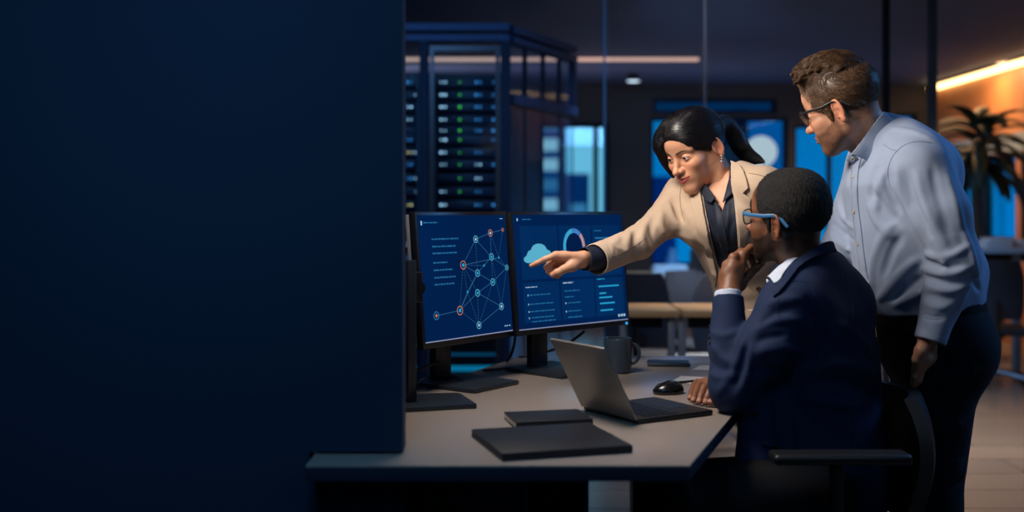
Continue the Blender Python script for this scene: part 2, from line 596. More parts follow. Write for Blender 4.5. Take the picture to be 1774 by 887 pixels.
# side wall receding to the right
Ls = math.hypot(xe - xc, ye)
ang = math.atan2(ye, xe - xc)
Ms = Matrix.Translation((xc, 0, 0)) @ Matrix.Rotation(ang, 4, 'Z')
for za, zb, nm in ((ztop - 0.045, ztop, 'beam'), (ztop - 0.105, ztop - 0.065, 'beam'), (1.86, 1.92, 'rail'), (0.001, 0.12, 'beam')):
    MB().box((0.05, -0.04, za), (Ls, 0.04, zb), 0.004, Ms).build(nm, M_beam, enc)
for f in (0.27, 0.53, 0.78, 1.0):
    w_ = 0.012 if f < 0.99 else 0.045
    MB().box((Ls * f - w_, -0.012, 1.922), (Ls * f + w_, 0.012, ztop - 0.106), 0.002, Ms).box((Ls * f - 0.004, -0.0035, 0.12), (Ls * f + 0.004, 0.0035, 1.859), 0, Ms).build('post', M_blk, enc)
for f0, f1 in ((0.06, 0.25), (0.29, 0.51), (0.55, 0.76), (0.80, 0.955)):
    MB().box((Ls * f0, -0.004, 0.13), (Ls * f1, 0.004, 1.855), 0, Ms).build('pane', M_sideglass, enc)
    MB().box((Ls * f0, -0.004, 1.925), (Ls * f1, 0.004, ztop - 0.107), 0, Ms).build('pane', M_sideglass, enc)

# racks
M_rack = MAT('rack_black', lin(20, 34, 58), 0.5)
M_unit = MAT('server_face', lin(24, 40, 66), 0.45, var=0.3, vscale=12)
L_white = EMIT('led_white', lin(170, 215, 240), 2.2)
L_green = EMIT('led_green', lin(70, 220, 60), 1.6)
L_blue = EMIT('led_blue', lin(60, 150, 225), 1.6)
L_warm = EMIT('led_warm', lin(240, 220, 140), 1.8)


def rack(name, x0, x1, y, label, cols, seed):
    r = empty(name, ((x0 + x1) / 2, y, 0), 0, label, 'server rack')
    W, zt = (x1 - x0) / 2, bz(128, y)
    MB().box((-W, 0, 0.001), (-W + 0.03, 0.8, zt), 0.003).box((W - 0.03, 0, 0.001), (W, 0.8, zt), 0.003).box((-W + .03, 0, zt - 0.04), (W - .03, 0.8, zt)).box((-W + .03, 0, 0.001), (W - .03, 0.8, 0.08)).box((-W + .03, 0.78, 0.08), (W - .03, 0.8, zt - .04)).build('cabinet', M_rack, r)
    rnd = random.Random(seed)
    rows = [142, 164, 185, 207, 226, 242, 264, 285, 309, 332, 355, 378, 401, 424, 447, 470]
    for k, py in enumerate(rows):
        z = bz(py, y)
        u = MB().box((-W + 0.035, 0.015, z - 0.031), (W - 0.035, 0.7, z + 0.031), 0.003).build('server_unit', M_unit, r)
        for (fx, ledmat, pr, n) in cols:
            if rnd.random() > pr:
                continue
            lm = ledmat
            if lm is L_blue and rnd.random() < 0.2:
                lm = L_white
            if lm is L_blue and rnd.random() < 0.1:
                lm = L_warm
            mb = MB()
            for j in range(n):
                s = 0.0065 * rnd.uniform(0.6, 1.2)
                xx = -W + fx * 2 * W + j * 0.026
                mb.box((xx - s, 0.008, z - s * 0.8), (xx + s, 0.0145, z + s * 0.8), 0.002)
            mb.build('indicator_light', lm, u)
    MB().box((-W + 0.03, -0.012, 0.20), (W - 0.03, -0.002, 0.235), 0.002).build('teal_glint_strip', EMIT('teal_glow', lin(10, 130, 170), 0.8), r)  # added glow strips stand in for teal glints low behind the monitors
    MB().box((-W + 0.03, -0.012, 0.30), (W - 0.03, -0.002, 0.315), 0.002).build('teal_glint_strip', EMIT('teal_glow_dim', lin(6, 90, 130), 0.6), r)
    return r


rack('server_rack', bx(748, 7.0), bx(872, 7.0), 7.0, 'dark server rack with rows of green and blue lights behind the glass door',
     [(0.13, L_white, 0.95, 2), (0.39, L_green, 0.85, 1), (0.62, L_blue, 0.75, 2), (0.86, L_blue, 0.85, 3)], 4)
rack('server_rack', bx(612, 7.0), bx(728, 7.0), 7.0, 'second server rack, half hidden at the edge of the navy wall',
     [(0.80, L_blue, 0.8, 2), (0.93, L_white, 0.3, 1)], 9)
# ================================================================== DESK
DZ = 0.74
M_desk = MAT('desk_laminate', lin(158, 145, 136), 0.22, var=0.04, vscale=4.0, bump=0.01, bscale=400)
M_deskedge = MAT('desk_edge_band', lin(30, 42, 62), 0.6, spec=0.25)
desk = empty('desk', (0.1, 2.8, 0), 0, 'long pale-topped office desk carrying the monitors and laptop', 'desk')
O = desk.location
pts = [(-0.39, 2.07), (0.335, 2.07), (0.583, 2.76), (0.622, 2.87), (0.655, 3.64), (0.03, 3.64), (-0.16, 3.18), (-0.39, 2.61)]
pl = [(x - O.x, y - O.y) for x, y in pts]
MB().prism(pl, DZ - 0.004, DZ, 0.001).build('desktop', M_desk, desk)
MB().prism(pl, DZ - 0.030, DZ - 0.0042, 0.0015).build('edge_band', M_deskedge, desk)
for (x, y) in ((0.105, 2.33), (0.45, 3.45)):
    lg = MB()
    lg.box((x - 0.075 - O.x, y - 0.05 - O.y, 0.001), (x - 0.026 - O.x, y + 0.05 - O.y, DZ - 0.031), 0.004)
    lg.box((x + 0.008 - O.x, y - 0.05 - O.y, 0.001), (x + 0.055 - O.x, y + 0.05 - O.y, DZ - 0.031), 0.004)
    lg.box((x - 0.03 - O.x, y - 0.02 - O.y, 0.3), (x + 0.01 - O.x, y + 0.02 - O.y, DZ - 0.04))
    lg.build('leg', M_standgrey, desk)
MB().box((-0.34 - O.x, 2.26 - O.y, 0.20), (0.029 - O.x, 2.28 - O.y, DZ - 0.031)).build('modesty_panel', M_navy, desk)

# ================================================================== MONITORS
M_scr = EMIT('screen_blue', lin(3, 38, 88), 0.75, 0.5, 2.2)
M_scr2 = EMIT('screen_panel_blue', lin(4, 50, 104), 0.75, 0.25, 4.0)
M_txt = EMIT('screen_text', lin(44, 126, 178), 0.8)
M_txtw = EMIT('screen_text_bright', lin(170, 205, 225), 0.9)
M_txtc = EMIT('screen_text_cyan', lin(40, 165, 215), 0.9)
M_cyan = EMIT('screen_cyan', lin(92, 182, 212), 0.9)
M_deep = EMIT('screen_deep_blue', lin(4, 32, 78), 0.8)
M_ring1 = EMIT('ring_cyan', lin(60, 170, 215), 0.9)
M_ring2 = EMIT('ring_blue', lin(70, 130, 200), 0.9)
M_ring3 = EMIT('ring_rose', lin(190, 150, 160), 0.9)
M_org = EMIT('node_orange', lin(205, 120, 90), 0.85)
M_link = EMIT('node_link', lin(60, 120, 160), 0.75)
M_bar = EMIT('screen_baseline', lin(150, 160, 200), 0.8)


def monitor(loc, left, right, h, w, label, tilt, base_rot=None, standoff=0.065, basew=0.20, based=0.24):
    """left/right: world xy of the panel's side edges; the stand sits behind"""
    L, R = Vector((left[0], left[1], 0)), Vector((right[0], right[1], 0))
    rv = (R - L).normalized()
    nrm = Vector((rv.y, -rv.x, 0))
    c = (L + R) / 2
    rz = math.atan2(rv.y, rv.x)
    stand = Vector(loc) if loc else Vector((c.x, c.y, 0)) - nrm * standoff
    root = empty('monitor', (stand.x, stand.y, DZ), rz, label, 'monitor', 'monitors on the desk')
    # local: x right along the panel, -y towards the viewer
    off = c - Vector((stand.x, stand.y, 0))
    lx, ly = off.dot(rv), off.dot(-nrm)
    T = Matrix.Translation((lx, ly, CAMZ - DZ - h / 2)) @ Matrix.Rotation(math.radians(-tilt), 4, 'X')
    MB().box((-w / 2, 0, -h / 2), (w / 2, 0.022, h / 2), 0.003, T).build('housing', M_screenframe, root)
    MB().box((-w / 2 + 0.001, 0.0225, -h / 2 + 0.006), (w / 2 - 0.001, 0.036, h / 2 - 0.006), 0.003, T).build('back_cover', M_grey, root)
    MB().box((-0.034 + lx * 0, 0.0, 0.006), (0.034, 0.024, 0.36), 0.003).build('stand_column', M_standgrey, root)
    MB().box((-0.03, -0.02, 0.255), (0.03, 0.004, 0.33), 0.004).cyl((-0.026, -0.012, 0.29), (0.026, -0.012, 0.29), 0.016).build('hinge', M_screenframe, root)
    MB().box((-basew / 2, -based + 0.05, 0.0006), (basew / 2, 0.05, 0.012), 0.003).build('base', M_standgrey, root)
    bz_, bb = 0.010, 0.020
    sx0, sx1, sz0, sz1 = -w / 2 + bz_, w / 2 - bz_, -h / 2 + bb, h / 2 - bz_
    scr = MB().box((sx0, -0.0012, sz0), (sx1, -0.0002, sz1), 0, T).build('screen', M_scr, root)
    MB().box((sx0, -0.0016, sz0 - 0.004), (sx1, -0.0002, sz0 - 0.0012), 0, T).build('light_strip', M_bar, root)

    def uv(u, v, d=0.0016):
        return T @ Vector((sx0 + (sx1 - sx0) * u, -d, sz1 - (sz1 - sz0) * v))
    return root, scr, uv, (sx1 - sx0, sz1 - sz0)


def s_rect(mb, uv, u0, v0, u1, v1, d=0.0016):
    mb.poly([uv(u0, v0, d), uv(u0, v1, d), uv(u1, v1, d), uv(u1, v0, d)])


def s_disc(mb, uv, dim, u, v, r, r0=0.0, d=0.002, a0=0, a1=2 * PI, n=28, sx=1.0):
    """disc / ring in metres on the screen"""
    du, dv = 1 / dim[0], 1 / dim[1]
    P = lambda rr, a: uv(u + rr * math.cos(a) * du * sx, v - rr * math.sin(a) * dv, d)
    for i in range(n):
        b0, b1 = a0 + (a1 - a0) * i / n, a0 + (a1 - a0) * (i + 1) / n
        if r0 > 0:
            mb.poly([P(r0, b0), P(r, b0), P(r, b1), P(r0, b1)])
        else:
            mb.poly([uv(u, v, d), P(r, b0), P(r, b1)])


def s_line(mb, uv, dim, a, b, w=0.0009, d=0.0018, dash=None, gap=0.4):
    ax, ay, bx_, by = a[0] * dim[0], a[1] * dim[1], b[0] * dim[0], b[1] * dim[1]
    L = math.hypot(bx_ - ax, by - ay)
    if L < 1e-6:
        return
    tx, ty = (bx_ - ax) / L, (by - ay) / L
    segs = [(0, L)]
    if dash:
        segs, s = [], 0
        while s < L:
            segs.append((s, min(L, s + dash)))
            s += dash * (1 + gap)
    for s0, s1 in segs:
        q = [(ax + tx * s0 - ty * w, ay + ty * s0 + tx * w), (ax + tx * s0 + ty * w, ay + ty * s0 - tx * w),
             (ax + tx * s1 + ty * w, ay + ty * s1 - tx * w), (ax + tx * s1 - ty * w, ay + ty * s1 + tx * w)]
        mb.poly([uv(x / dim[0], y / dim[1], d) for x, y in q])


def s_words(mb, uv, u0, v, u1, h, rnd, slope=0.0, d=0.002):
    h = h * 0.8
    """a row of illegible little letter marks, word by word"""
    u = u0
    while u < u1:
        n = rnd.randint(3, 8)
        for _ in range(n):
            w = h * rnd.uniform(0.25, 0.5)
            hh = h * rnd.uniform(0.65, 1.0)
            s_rect(mb, uv, u, v + h - hh, min(u + w, u1 + 0.004), v + h, d)
            u += w + h * 0.10
            if u > u1:
                break
        u += h * 0.4


class Rows:
    """every text row or mark becomes a piece of its own"""

    def __init__(self, name, mat, parent):
        self.a = (name, mat, parent)


_rect, _words = s_rect, s_words


def s_rect(mb, *a):
    if isinstance(mb, Rows):
        m_ = MB()
        _rect(m_, *a)
        m_.build(*mb.a)
    else:
        _rect(mb, *a)


def s_words(mb, *a):
    if isinstance(mb, Rows):
        m_ = MB()
        _words(m_, *a)
        m_.build(*mb.a)
    else:
        _words(mb, *a)


rnd = random.Random(5)
# ---- left monitor
mon, scr, uv, dim = monitor(None, (-0.243, 2.865), (-0.004, 3.185), 0.362, 0.40, 'left monitor showing the blue network diagram of linked nodes', 5.0, standoff=0.085)
mb = Rows('text_line', M_txt, scr)
s_words(mb, uv, 0.05, 0.052, 0.20, 0.017, rnd)
for v, u1 in ((0.185, 0.42), (0.245, 0.38), (0.30, 0.39)):
    s_words(mb, uv, 0.13, v, u1, 0.018, rnd)
for v, u1 in ((0.375, 0.28), (0.435, 0.33), (0.495, 0.36), (0.55, 0.34)):
    s_words(mb, uv, 0.13, v, u1, 0.018, rnd)
mb = Rows('toolbar_mark', M_txtw, scr)
s_rect(mb, uv, 0.025, 0.045, 0.04, 0.08)
for u in (0.90, 0.925, 0.955):
    s_rect(mb, uv, u, 0.955, u + 0.016, 0.965)
s_rect(mb, uv, 0.93, 0.03, 0.965, 0.036)
nodes = {'a': (0.62, 0.205), 'b': (0.80, 0.155), 'c': (0.955, 0.13), 'd': (0.455, 0.415), 'e': (0.795, 0.36), 'f': (0.615, 0.49),
         'g': (0.975, 0.46), 'h': (0.79, 0.575), 'i': (0.60, 0.655), 'j': (0.385, 0.785), 'k': (0.125, 0.805), 'l': (0.875, 0.79), 'm': (0.59, 0.925), 'n': (0.485, 0.64), 'o': (0.70, 0.43), 'p': (0.885, 0.37)}
mb = MB()
for a, b in ('ad', 'ab', 'ae', 'be', 'ef', 'df', 'fh', 'eg', 'hg', 'hi', 'ji', 'jk', 'il', 'ml', 'nj', 'nf', 'jf', 'bc', 'dp'[:2]):
    s_line(mb, uv, dim, nodes[a], nodes[b], 0.0007)
mb.build('solid_links', M_link, scr)
mb = MB()
for a, b in ('dj', 'jm', 'nm', 'dn', 'di', 'cp', 'bp', 'gl', 'el', 'hm', 'im', 'do', 'oe', 'fa', 'eh', 'gp'):
    s_line(mb, uv, dim, nodes[a], nodes[b], 0.00055, dash=0.006)
mb.build('dashed_links', M_link, scr)
for k, (u, v) in nodes.items():
    if k in 'nop':
        mb = MB()
        s_disc(mb, uv, dim, u, v, 0.0035, 0, 0.0021, n=12)
        mb.build('node', M_txtc, scr)
        continue
    r = {'d': 0.0125, 'j': 0.013, 'c': 0.006, 'g': 0.008, 'k': 0.0115}.get(k, 0.0105)
    mb = MB()
    s_disc(mb, uv, dim, u, v, r, r * 0.78, 0.0024)
    n_me = mb
    mb2 = MB()
    ring_m = M_org if k in 'djbc' else (M_txt if k == 'k' else M_cyan)
    s_disc(n_me, uv, dim, u, v, r * 0.40, 0, 0.0026, n=16)
    o = n_me.build('node', [ring_m, M_txtw if k in 'albm' else (M_org if k in 'ck' else M_txtc), M_deep], scr)
    # ring faces come first (quads), the core afterwards (triangles), then a dark back disc
    for p in o.data.polygons:
        p.material_index = 0 if len(p.vertices) == 4 else 1

# ---- right monitor
mon, scr, uv, dim = monitor((0.085, 3.335, 0), (0.004, 3.175), (0.366, 3.515), 0.362, 0.497, 'right monitor showing the cloud icon and ring chart dashboard', 5.0)
mb = Rows('dashboard_tile', M_scr2, scr)
for (u0, v0, u1, v1) in ((0.05, 0.10, 0.375, 0.575), (0.39, 0.10, 0.685, 0.575), (0.70, 0.10, 0.97, 0.575),
                         (0.05, 0.60, 0.365, 0.955), (0.38, 0.60, 0.685, 0.955), (0.70, 0.60, 0.97, 0.955)):
    s_rect(mb, uv, u0, v0, u1, v1, 0.0014)
# cloud icon: one filled outline
cp = []
for (cx_, cy_, r, a0, a1) in ((-0.026, 0.0, 0.0115, 270, 115), (-0.017, 0.017, 0.011, 170, 100), (0.0, 0.028, 0.0185, 165, 15), (0.018, 0.016, 0.011, 80, 15), (0.026, 0.0, 0.0115, 70, -90)):
    for i in range(9):
        a = math.radians(a0 + (a1 - a0) * i / 8)
        cp.append((cx_ + r * math.cos(a), cy_ + r * math.sin(a)))
cu, cv_ = 0.205, 0.375
mb = MB()
SCL = 1.22
mb.poly([uv(cu + x * 1.72 / dim[0], cv_ + 0.02 - y * 0.98 / dim[1], 0.002) for x, y in cp])
mb.build('cloud_icon', M_cyan, scr)
ru, rv_ = 0.525, 0.30
mb = MB()
s_disc(mb, uv, dim, ru, rv_, 0.0455, 0, 0.0017, n=36, sx=0.84)
mb.build('chart_backdrop', M_deep, scr)
segs_ = [(95, 190, M_ring1), (190, 300, M_ring1), (300, 360, M_ring2), (0, 50, M_ring3), (50, 95, M_ring2)]
for i, (a0, a1, m_) in enumerate(segs_):
    mb = MB()
    s_disc(mb, uv, dim, ru, rv_, 0.0575, 0.0435, 0.002, math.radians(a0 + 1), math.radians(a1 - 1), 14, sx=0.84)
    mb.build('ring_chart_segment', m_, scr)
mb = Rows('text_line', M_txt, scr)
s_words(mb, uv, 0.075, 0.035, 0.15, 0.013, rnd)
s_words(mb, uv, 0.72, 0.145, 0.79, 0.015, rnd)
s_rect(mb, uv, 0.725, 0.215, 0.90, 0.228)
s_rect(mb, uv, 0.735, 0.335, 0.84, 0.355)
for v, a, b in ((0.705, 0.10, 0.28), (0.785, 0.10, 0.30), (0.85, 0.10, 0.31), (0.905, 0.11, 0.30), (0.95 - .01, 0.11, 0.31)):
    s_words(mb, uv, a, v, b, 0.014, rnd)
for v, a, b in ((0.69, 0.41, 0.55), (0.745, 0.41, 0.49), (0.80, 0.43, 0.55), (0.875, 0.43, 0.55), (0.93, 0.43, 0.56)):
    s_words(mb, uv, a, v, b, 0.015, rnd)
mb = Rows('bright_mark', M_txtw, scr)
s_rect(mb, uv, 0.03, 0.03, 0.04, 0.055)
s_words(mb, uv, 0.07, 0.635, 0.17, 0.014, rnd)
s_words(mb, uv, 0.40, 0.615, 0.49, 0.018, rnd)
for v in (0.705, 0.785, 0.85, 0.905):
    s_rect(mb, uv, 0.085, v, 0.092, v + 0.015)
for v in (0.80, 0.875):
    s_rect(mb, uv, 0.412, v, 0.42, v + 0.016)
for u in (0.905, 0.932, 0.958):
    s_rect(mb, uv, u, 0.952, u + 0.018, 0.975)
mb = Rows('bar_line', M_txtc, scr)
s_words(mb, uv, 0.72, 0.60, 0.79, 0.016, rnd)
for v, a, b in ((0.67, 0.73, 0.93), (0.735, 0.735, 0.80), (0.775, 0.73, 0.86), (0.83, 0.735, 0.88), (0.895, 0.735, 0.86)):
    s_rect(mb, uv, a, v, b, v + 0.014)
p0 = uv(0.985, 1.045, 0.0012)
MB().box(p0 + Vector((-0.004, -0.0006, -0.004)), p0 + Vector((0.004, 0.0004, 0.004)), 0.001).build('power_light', EMIT('power_led', lin(60, 170, 240), 1.2), mon)

# ---- third monitor, seen from behind, mostly hidden by the wall
c3 = Vector((-0.252, 2.72))
root3, _, _, _ = monitor((c3.x, c3.y, 0), (-0.38, 2.50), (-0.60, 2.83), 0.362, 0.40, 'dark monitor seen from behind, cut by the navy wall edge', 3.0)
for ch in list(root3.children):
    if ch.name.startswith(('base',)):
        bpy.data.objects.remove(ch)
R3 = root3.matrix_basis.inverted()
cor = [on_z(697, 716, DZ), on_z(826, 708, DZ), on_z(796, 688, DZ), on_z(690, 690, DZ)]
cor[0].x -= 0.02
MB().prism([(R3 @ Vector((p.x, p.y, DZ))).to_2d() for p in cor], 0.0006, 0.012, 0.002).build('base', M_standgrey, root3)

# ================================================================== CABLES
M_cable = MAT('cable_black', lin(14, 16, 20), 0.5)


def cable(pts, r, label):
    P = [Vector(p) for p in pts]
    out = []
    for i in range(len(P) - 1):
        p0, p1, p2, p3 = P[max(i - 1, 0)], P[i], P[i + 1], P[min(i + 2, len(P) - 1)]
        for j in range(8):
            s = j / 8
            out.append(0.5 * ((2 * p1) + (p2 - p0) * s + (2 * p0 - 5 * p1 + 4 * p2 - p3) * s * s + (3 * p1 - p0 - 3 * p2 + p3) * s ** 3))
    out.append(P[-1])
    return tag(MB().tube(out, r, 8).build('cable', M_cable, None), label, 'cable', 'cables behind the monitors')


cable([at(893, 580, 3.24), at(890, 600, 3.25), at(884, 618, 3.3), on_z(878, 626, DZ + 0.005)], 0.004, 'black cable hanging straight down between the two monitors')
cable([at(1012, 574, 3.50), at(1000, 584, 3.52), at(975, 600, 3.52), on_z(930, 614, DZ + 0.006), on_z(900, 618, DZ + 0.005)], 0.0045, 'black cable looping behind the right monitor to the desk')
cable([on_z(868, 640, DZ + 0.004), on_z(820, 640, DZ + 0.004) + Vector((0.03, -0.01, 0)), on_z(905, 636, DZ + 0.004)], 0.003, 'thin black cable lying behind the right monitor base')
cable([on_z(800, 661, DZ + 0.008), on_z(790, 654, DZ + 0.02), on_z(765, 655, DZ + 0.015), on_z(735, 658, DZ + 0.008), on_z(722, 668, DZ + 0.007)], 0.006, 'thick black cable coiled around the left monitor stand')
cable([at(760, 627, 2.98), at(745, 633, 2.96), at(728, 640, 2.95), at(712, 640, 2.93)], 0.004, 'black cable running between the left stand and the dark monitor')

# ================================================================== LAPTOP
M_lapback = MAT('laptop_grey', lin(136, 132, 128), 0.42, metal=0.4, var=0.04)
M_lapdark = MAT('laptop_dark', lin(36, 38, 44), 0.45, metal=0.3)
A, B = Vector((0.284, 2.465, DZ)), Vector((0.1716, 2.65, DZ))
hx = (B - A)
lw = hx.length
hx.normalize()
bd = Vector((hx.y, -hx.x, 0))
if bd.x < 0:
    bd = -bd
lap = empty('laptop', A, 0, 'open grey laptop with its lid back towards us', 'laptop')
# local axes: X along base depth, Y along hinge
Ml = Matrix(((bd.x, hx.x, 0, 0), (bd.y, hx.y, 0, 0), (0, 0, 1, 0), (0, 0, 0, 1)))
MB().box((0, 0, 0.0008), (0.222, lw, 0.013), 0.004, Ml).build('base', M_lapdark, lap)
kb = MB()
for i in range(5):
    for j in range(11):
        y0 = 0.012 + j * (lw - 0.024) / 11
        x0 = 0.03 + i * 0.019
        kb.box((x0, y0, 0.0131), (x0 + 0.0155, y0 + (lw - 0.024) / 11 - 0.003, 0.0145), 0, Ml)
kb.build('keyboard', M_black, lap)
MB().box((0.14, lw * 0.3, 0.0131), (0.205, lw * 0.7, 0.0135), 0, Ml).build('touchpad', M_standgrey, lap)
th = math.radians(28.5)
Mlid = Ml @ Matrix.Translation((0.0, 0, 0.012)) @ Matrix.Rotation(-th, 4, 'Y')
MB().box((-0.007, 0, 0.0), (-0.0005, lw, 0.192), 0.003, Mlid).build('lid', M_lapback, lap)
MB().box((-0.0004, 0.006, 0.012), (0.0004, lw - 0.006, 0.187), 0, Mlid).build('screen', EMIT('laptop_screen', lin(10, 44, 84), 0.7), lap)
MB().cyl(Ml @ Vector((0.001, 0.02, 0.012)), Ml @ Vector((0.001, lw - 0.02, 0.012)), 0.005).build('hinge', M_black, lap)

# ================================================================== MUG, PHONE, MOUSE, PAPERS, NOTEBOOKS
M_mug = MAT('mug_glaze', lin(44, 54, 66), 0.25, coat=0.3)
mp_ = on_z(1071, 645, DZ)
mug = empty('mug', (mp_.x, mp_.y, DZ), 0, 'dark blue-grey coffee mug behind the laptop', 'mug')
R_, H_ = 0.0415, 0.103
MB().lathe([(0, 0.001), (R_ - 0.006, 0.0008), (R_ - 0.002, 0.004), (R_ - 0.001, 0.03), (R_, H_ - 0.004), (R_ - 0.0015, H_), (R_ - 0.004, H_ - 0.002), (R_ - 0.0045, 0.02), (R_ - 0.01, 0.009), (0, 0.008)], 40).build('body', M_mug, mug)
hp = []
for i in range(13):
    a = math.radians(100 - i * 200 / 12)
    hp.append((R_ - 0.004 + 0.0255 * max(0, math.cos(a)) * 1.0 + 0.0, 0, 0.056 + 0.030 * math.sin(a)))
hp[0] = (R_ - 0.003, 0, 0.088)
hp[-1] = (R_ - 0.003, 0, 0.024)
MB().tube(hp, 0.0052, 12).build('handle', M_mug, mug)
MB().lathe([(0, 0.078), (R_ - 0.0052, 0.078)], 32).build('coffee', MAT('coffee', lin(24, 16, 12), 0.1), mug)

ph = on_z(1158, 633, DZ)
phone = empty('phone', (ph.x, ph.y, DZ), math.radians(-6), 'dark smartphone lying flat on the desk beyond the mouse', 'phone')
MB().box((-0.066, -0.036, 0.0006), (0.066, 0.036, 0.0125), 0.004).build('case', MAT('phone_case', lin(36, 46, 58), 0.35), phone)
MB().box((-0.062, -0.033, 0.0126), (0.062, 0.033, 0.0130)).build('screen', MAT('phone_glass', lin(16, 30, 42), 0.4), phone)

ms = on_z(1158, 682, DZ)
mouse = empty('computer_mouse', (ms.x, ms.y, DZ), math.radians(12), 'black computer mouse beside the resting hand', 'mouse')
bm = bmesh.new()
bmesh.ops.create_uvsphere(bm, u_segments=40, v_segments=24, radius=1.0)
for v in bm.verts:
    x, y, z = v.co
    z = max(z, -0.25)
    zz_ = (z + 0.25) / 1.25
    v.co = Vector((x * 0.042, y * 0.029 * (1 - 0.08 * x), zz_ * (0.034 + 0.005 * x) * 1.0 + 0.0006))
me = bpy.data.meshes.new('shell')
bm.to_mesh(me)
bm.free()
link_mesh('shell', me, MAT('mouse_black', lin(16, 17, 20), 0.22), mouse, True, 50)
MB().tube([(-0.0405, 0, 0.0135), (-0.036, 0, 0.0205), (-0.02, 0, 0.0292), (-0.006, 0, 0.0336)], 0.0011, 6).build('button_seam', M_grey, mouse)
MB().cyl((-0.028, -0.004, 0.0258), (-0.028, 0.004, 0.0258), 0.0045, 16).build('scroll_wheel', M_grey, mouse)

M_paper = MAT('paper', lin(196, 194, 194), 0.7, var=0.02)


def sheet(cs, label, z=DZ, name='paper_sheet'):
    c = sum((Vector(p) for p in cs), Vector()) / len(cs)
    o = MB().prism([(p[0] - c.x, p[1] - c.y) for p in cs], 0.0006, 0.0016).build(name, M_paper, None)
    o.location = (c.x, c.y, z)
    return tag(o, label, 'paper')


sheet([on_z(1164, 661, DZ), on_z(1222, 668, DZ), on_z(1236, 655, DZ), on_z(1180, 652, DZ)], 'white paper sheet lying between the mouse and the sleeve')
sheet([on_z(1200, 641, DZ), on_z(1262, 643, DZ), on_z(1262, 633, DZ), on_z(1212, 634, DZ)], 'white paper sheet at the desk edge beyond the sleeve')
pn = [on_z(1158, 664, DZ + 0.004), on_z(1205, 660, DZ + 0.004)]
tag(MB().tube([pn[0], pn[0].lerp(pn[1], 0.1), pn[1]], [0.0012, 0.0035, 0.0035], 10).build('pen', M_black, None), 'dark pen lying at the edge of the paper behind the mouse', 'pen')

M_cover = MAT('notebook_cover', lin(22, 27, 36), 0.5, bump=0.08, bscale=500)
M_pages = MAT('page_edges', lin(200, 190, 174), 0.8, var=0.06, vscale=10, stretch=(1, 1, 120))


def notebook(c0, ux, uy, w, d, h, label, pages_dark=False):
    rz = math.atan2(ux.y, ux.x)
    n = empty('notebook', c0, rz, label, 'notebook')
    MB().box((0, 0, 0.0006), (w, d, 0.003), 0.001).box((0, 0, h - 0.003), (w, d, h), 0.001).box((0, 0, 0.0031), (w, 0.003, h - 0.0031)).build('cover', M_cover, n)
    MB().box((0.0012, 0.0035, 0.0031), (w - 0.0012, d - 0.0012, h - 0.0031)).build('pages', MAT('page_edges_dim', lin(84, 84, 90), 0.8) if pages_dark else M_pages, n)
    return n


Bn, Cn, An = on_z(870, 800, DZ), on_z(1096, 785, DZ), on_z(784, 759, DZ)
notebook(Bn, (Cn - Bn).normalized(), None, (Cn - Bn).length, (An - Bn).length, 0.016, 'large black notebook lying at the front of the desk', True)
Bn, Cn, An = on_z(891, 747, DZ), on_z(1025, 741, DZ), on_z(843, 730, DZ)
notebook(Bn + Vector((0.004, 0.014, 0)), (Cn - Bn).normalized(), None, (Cn - Bn).length, (An - Bn).length, 0.017, 'small dark notebook with cream page edges behind the black one')
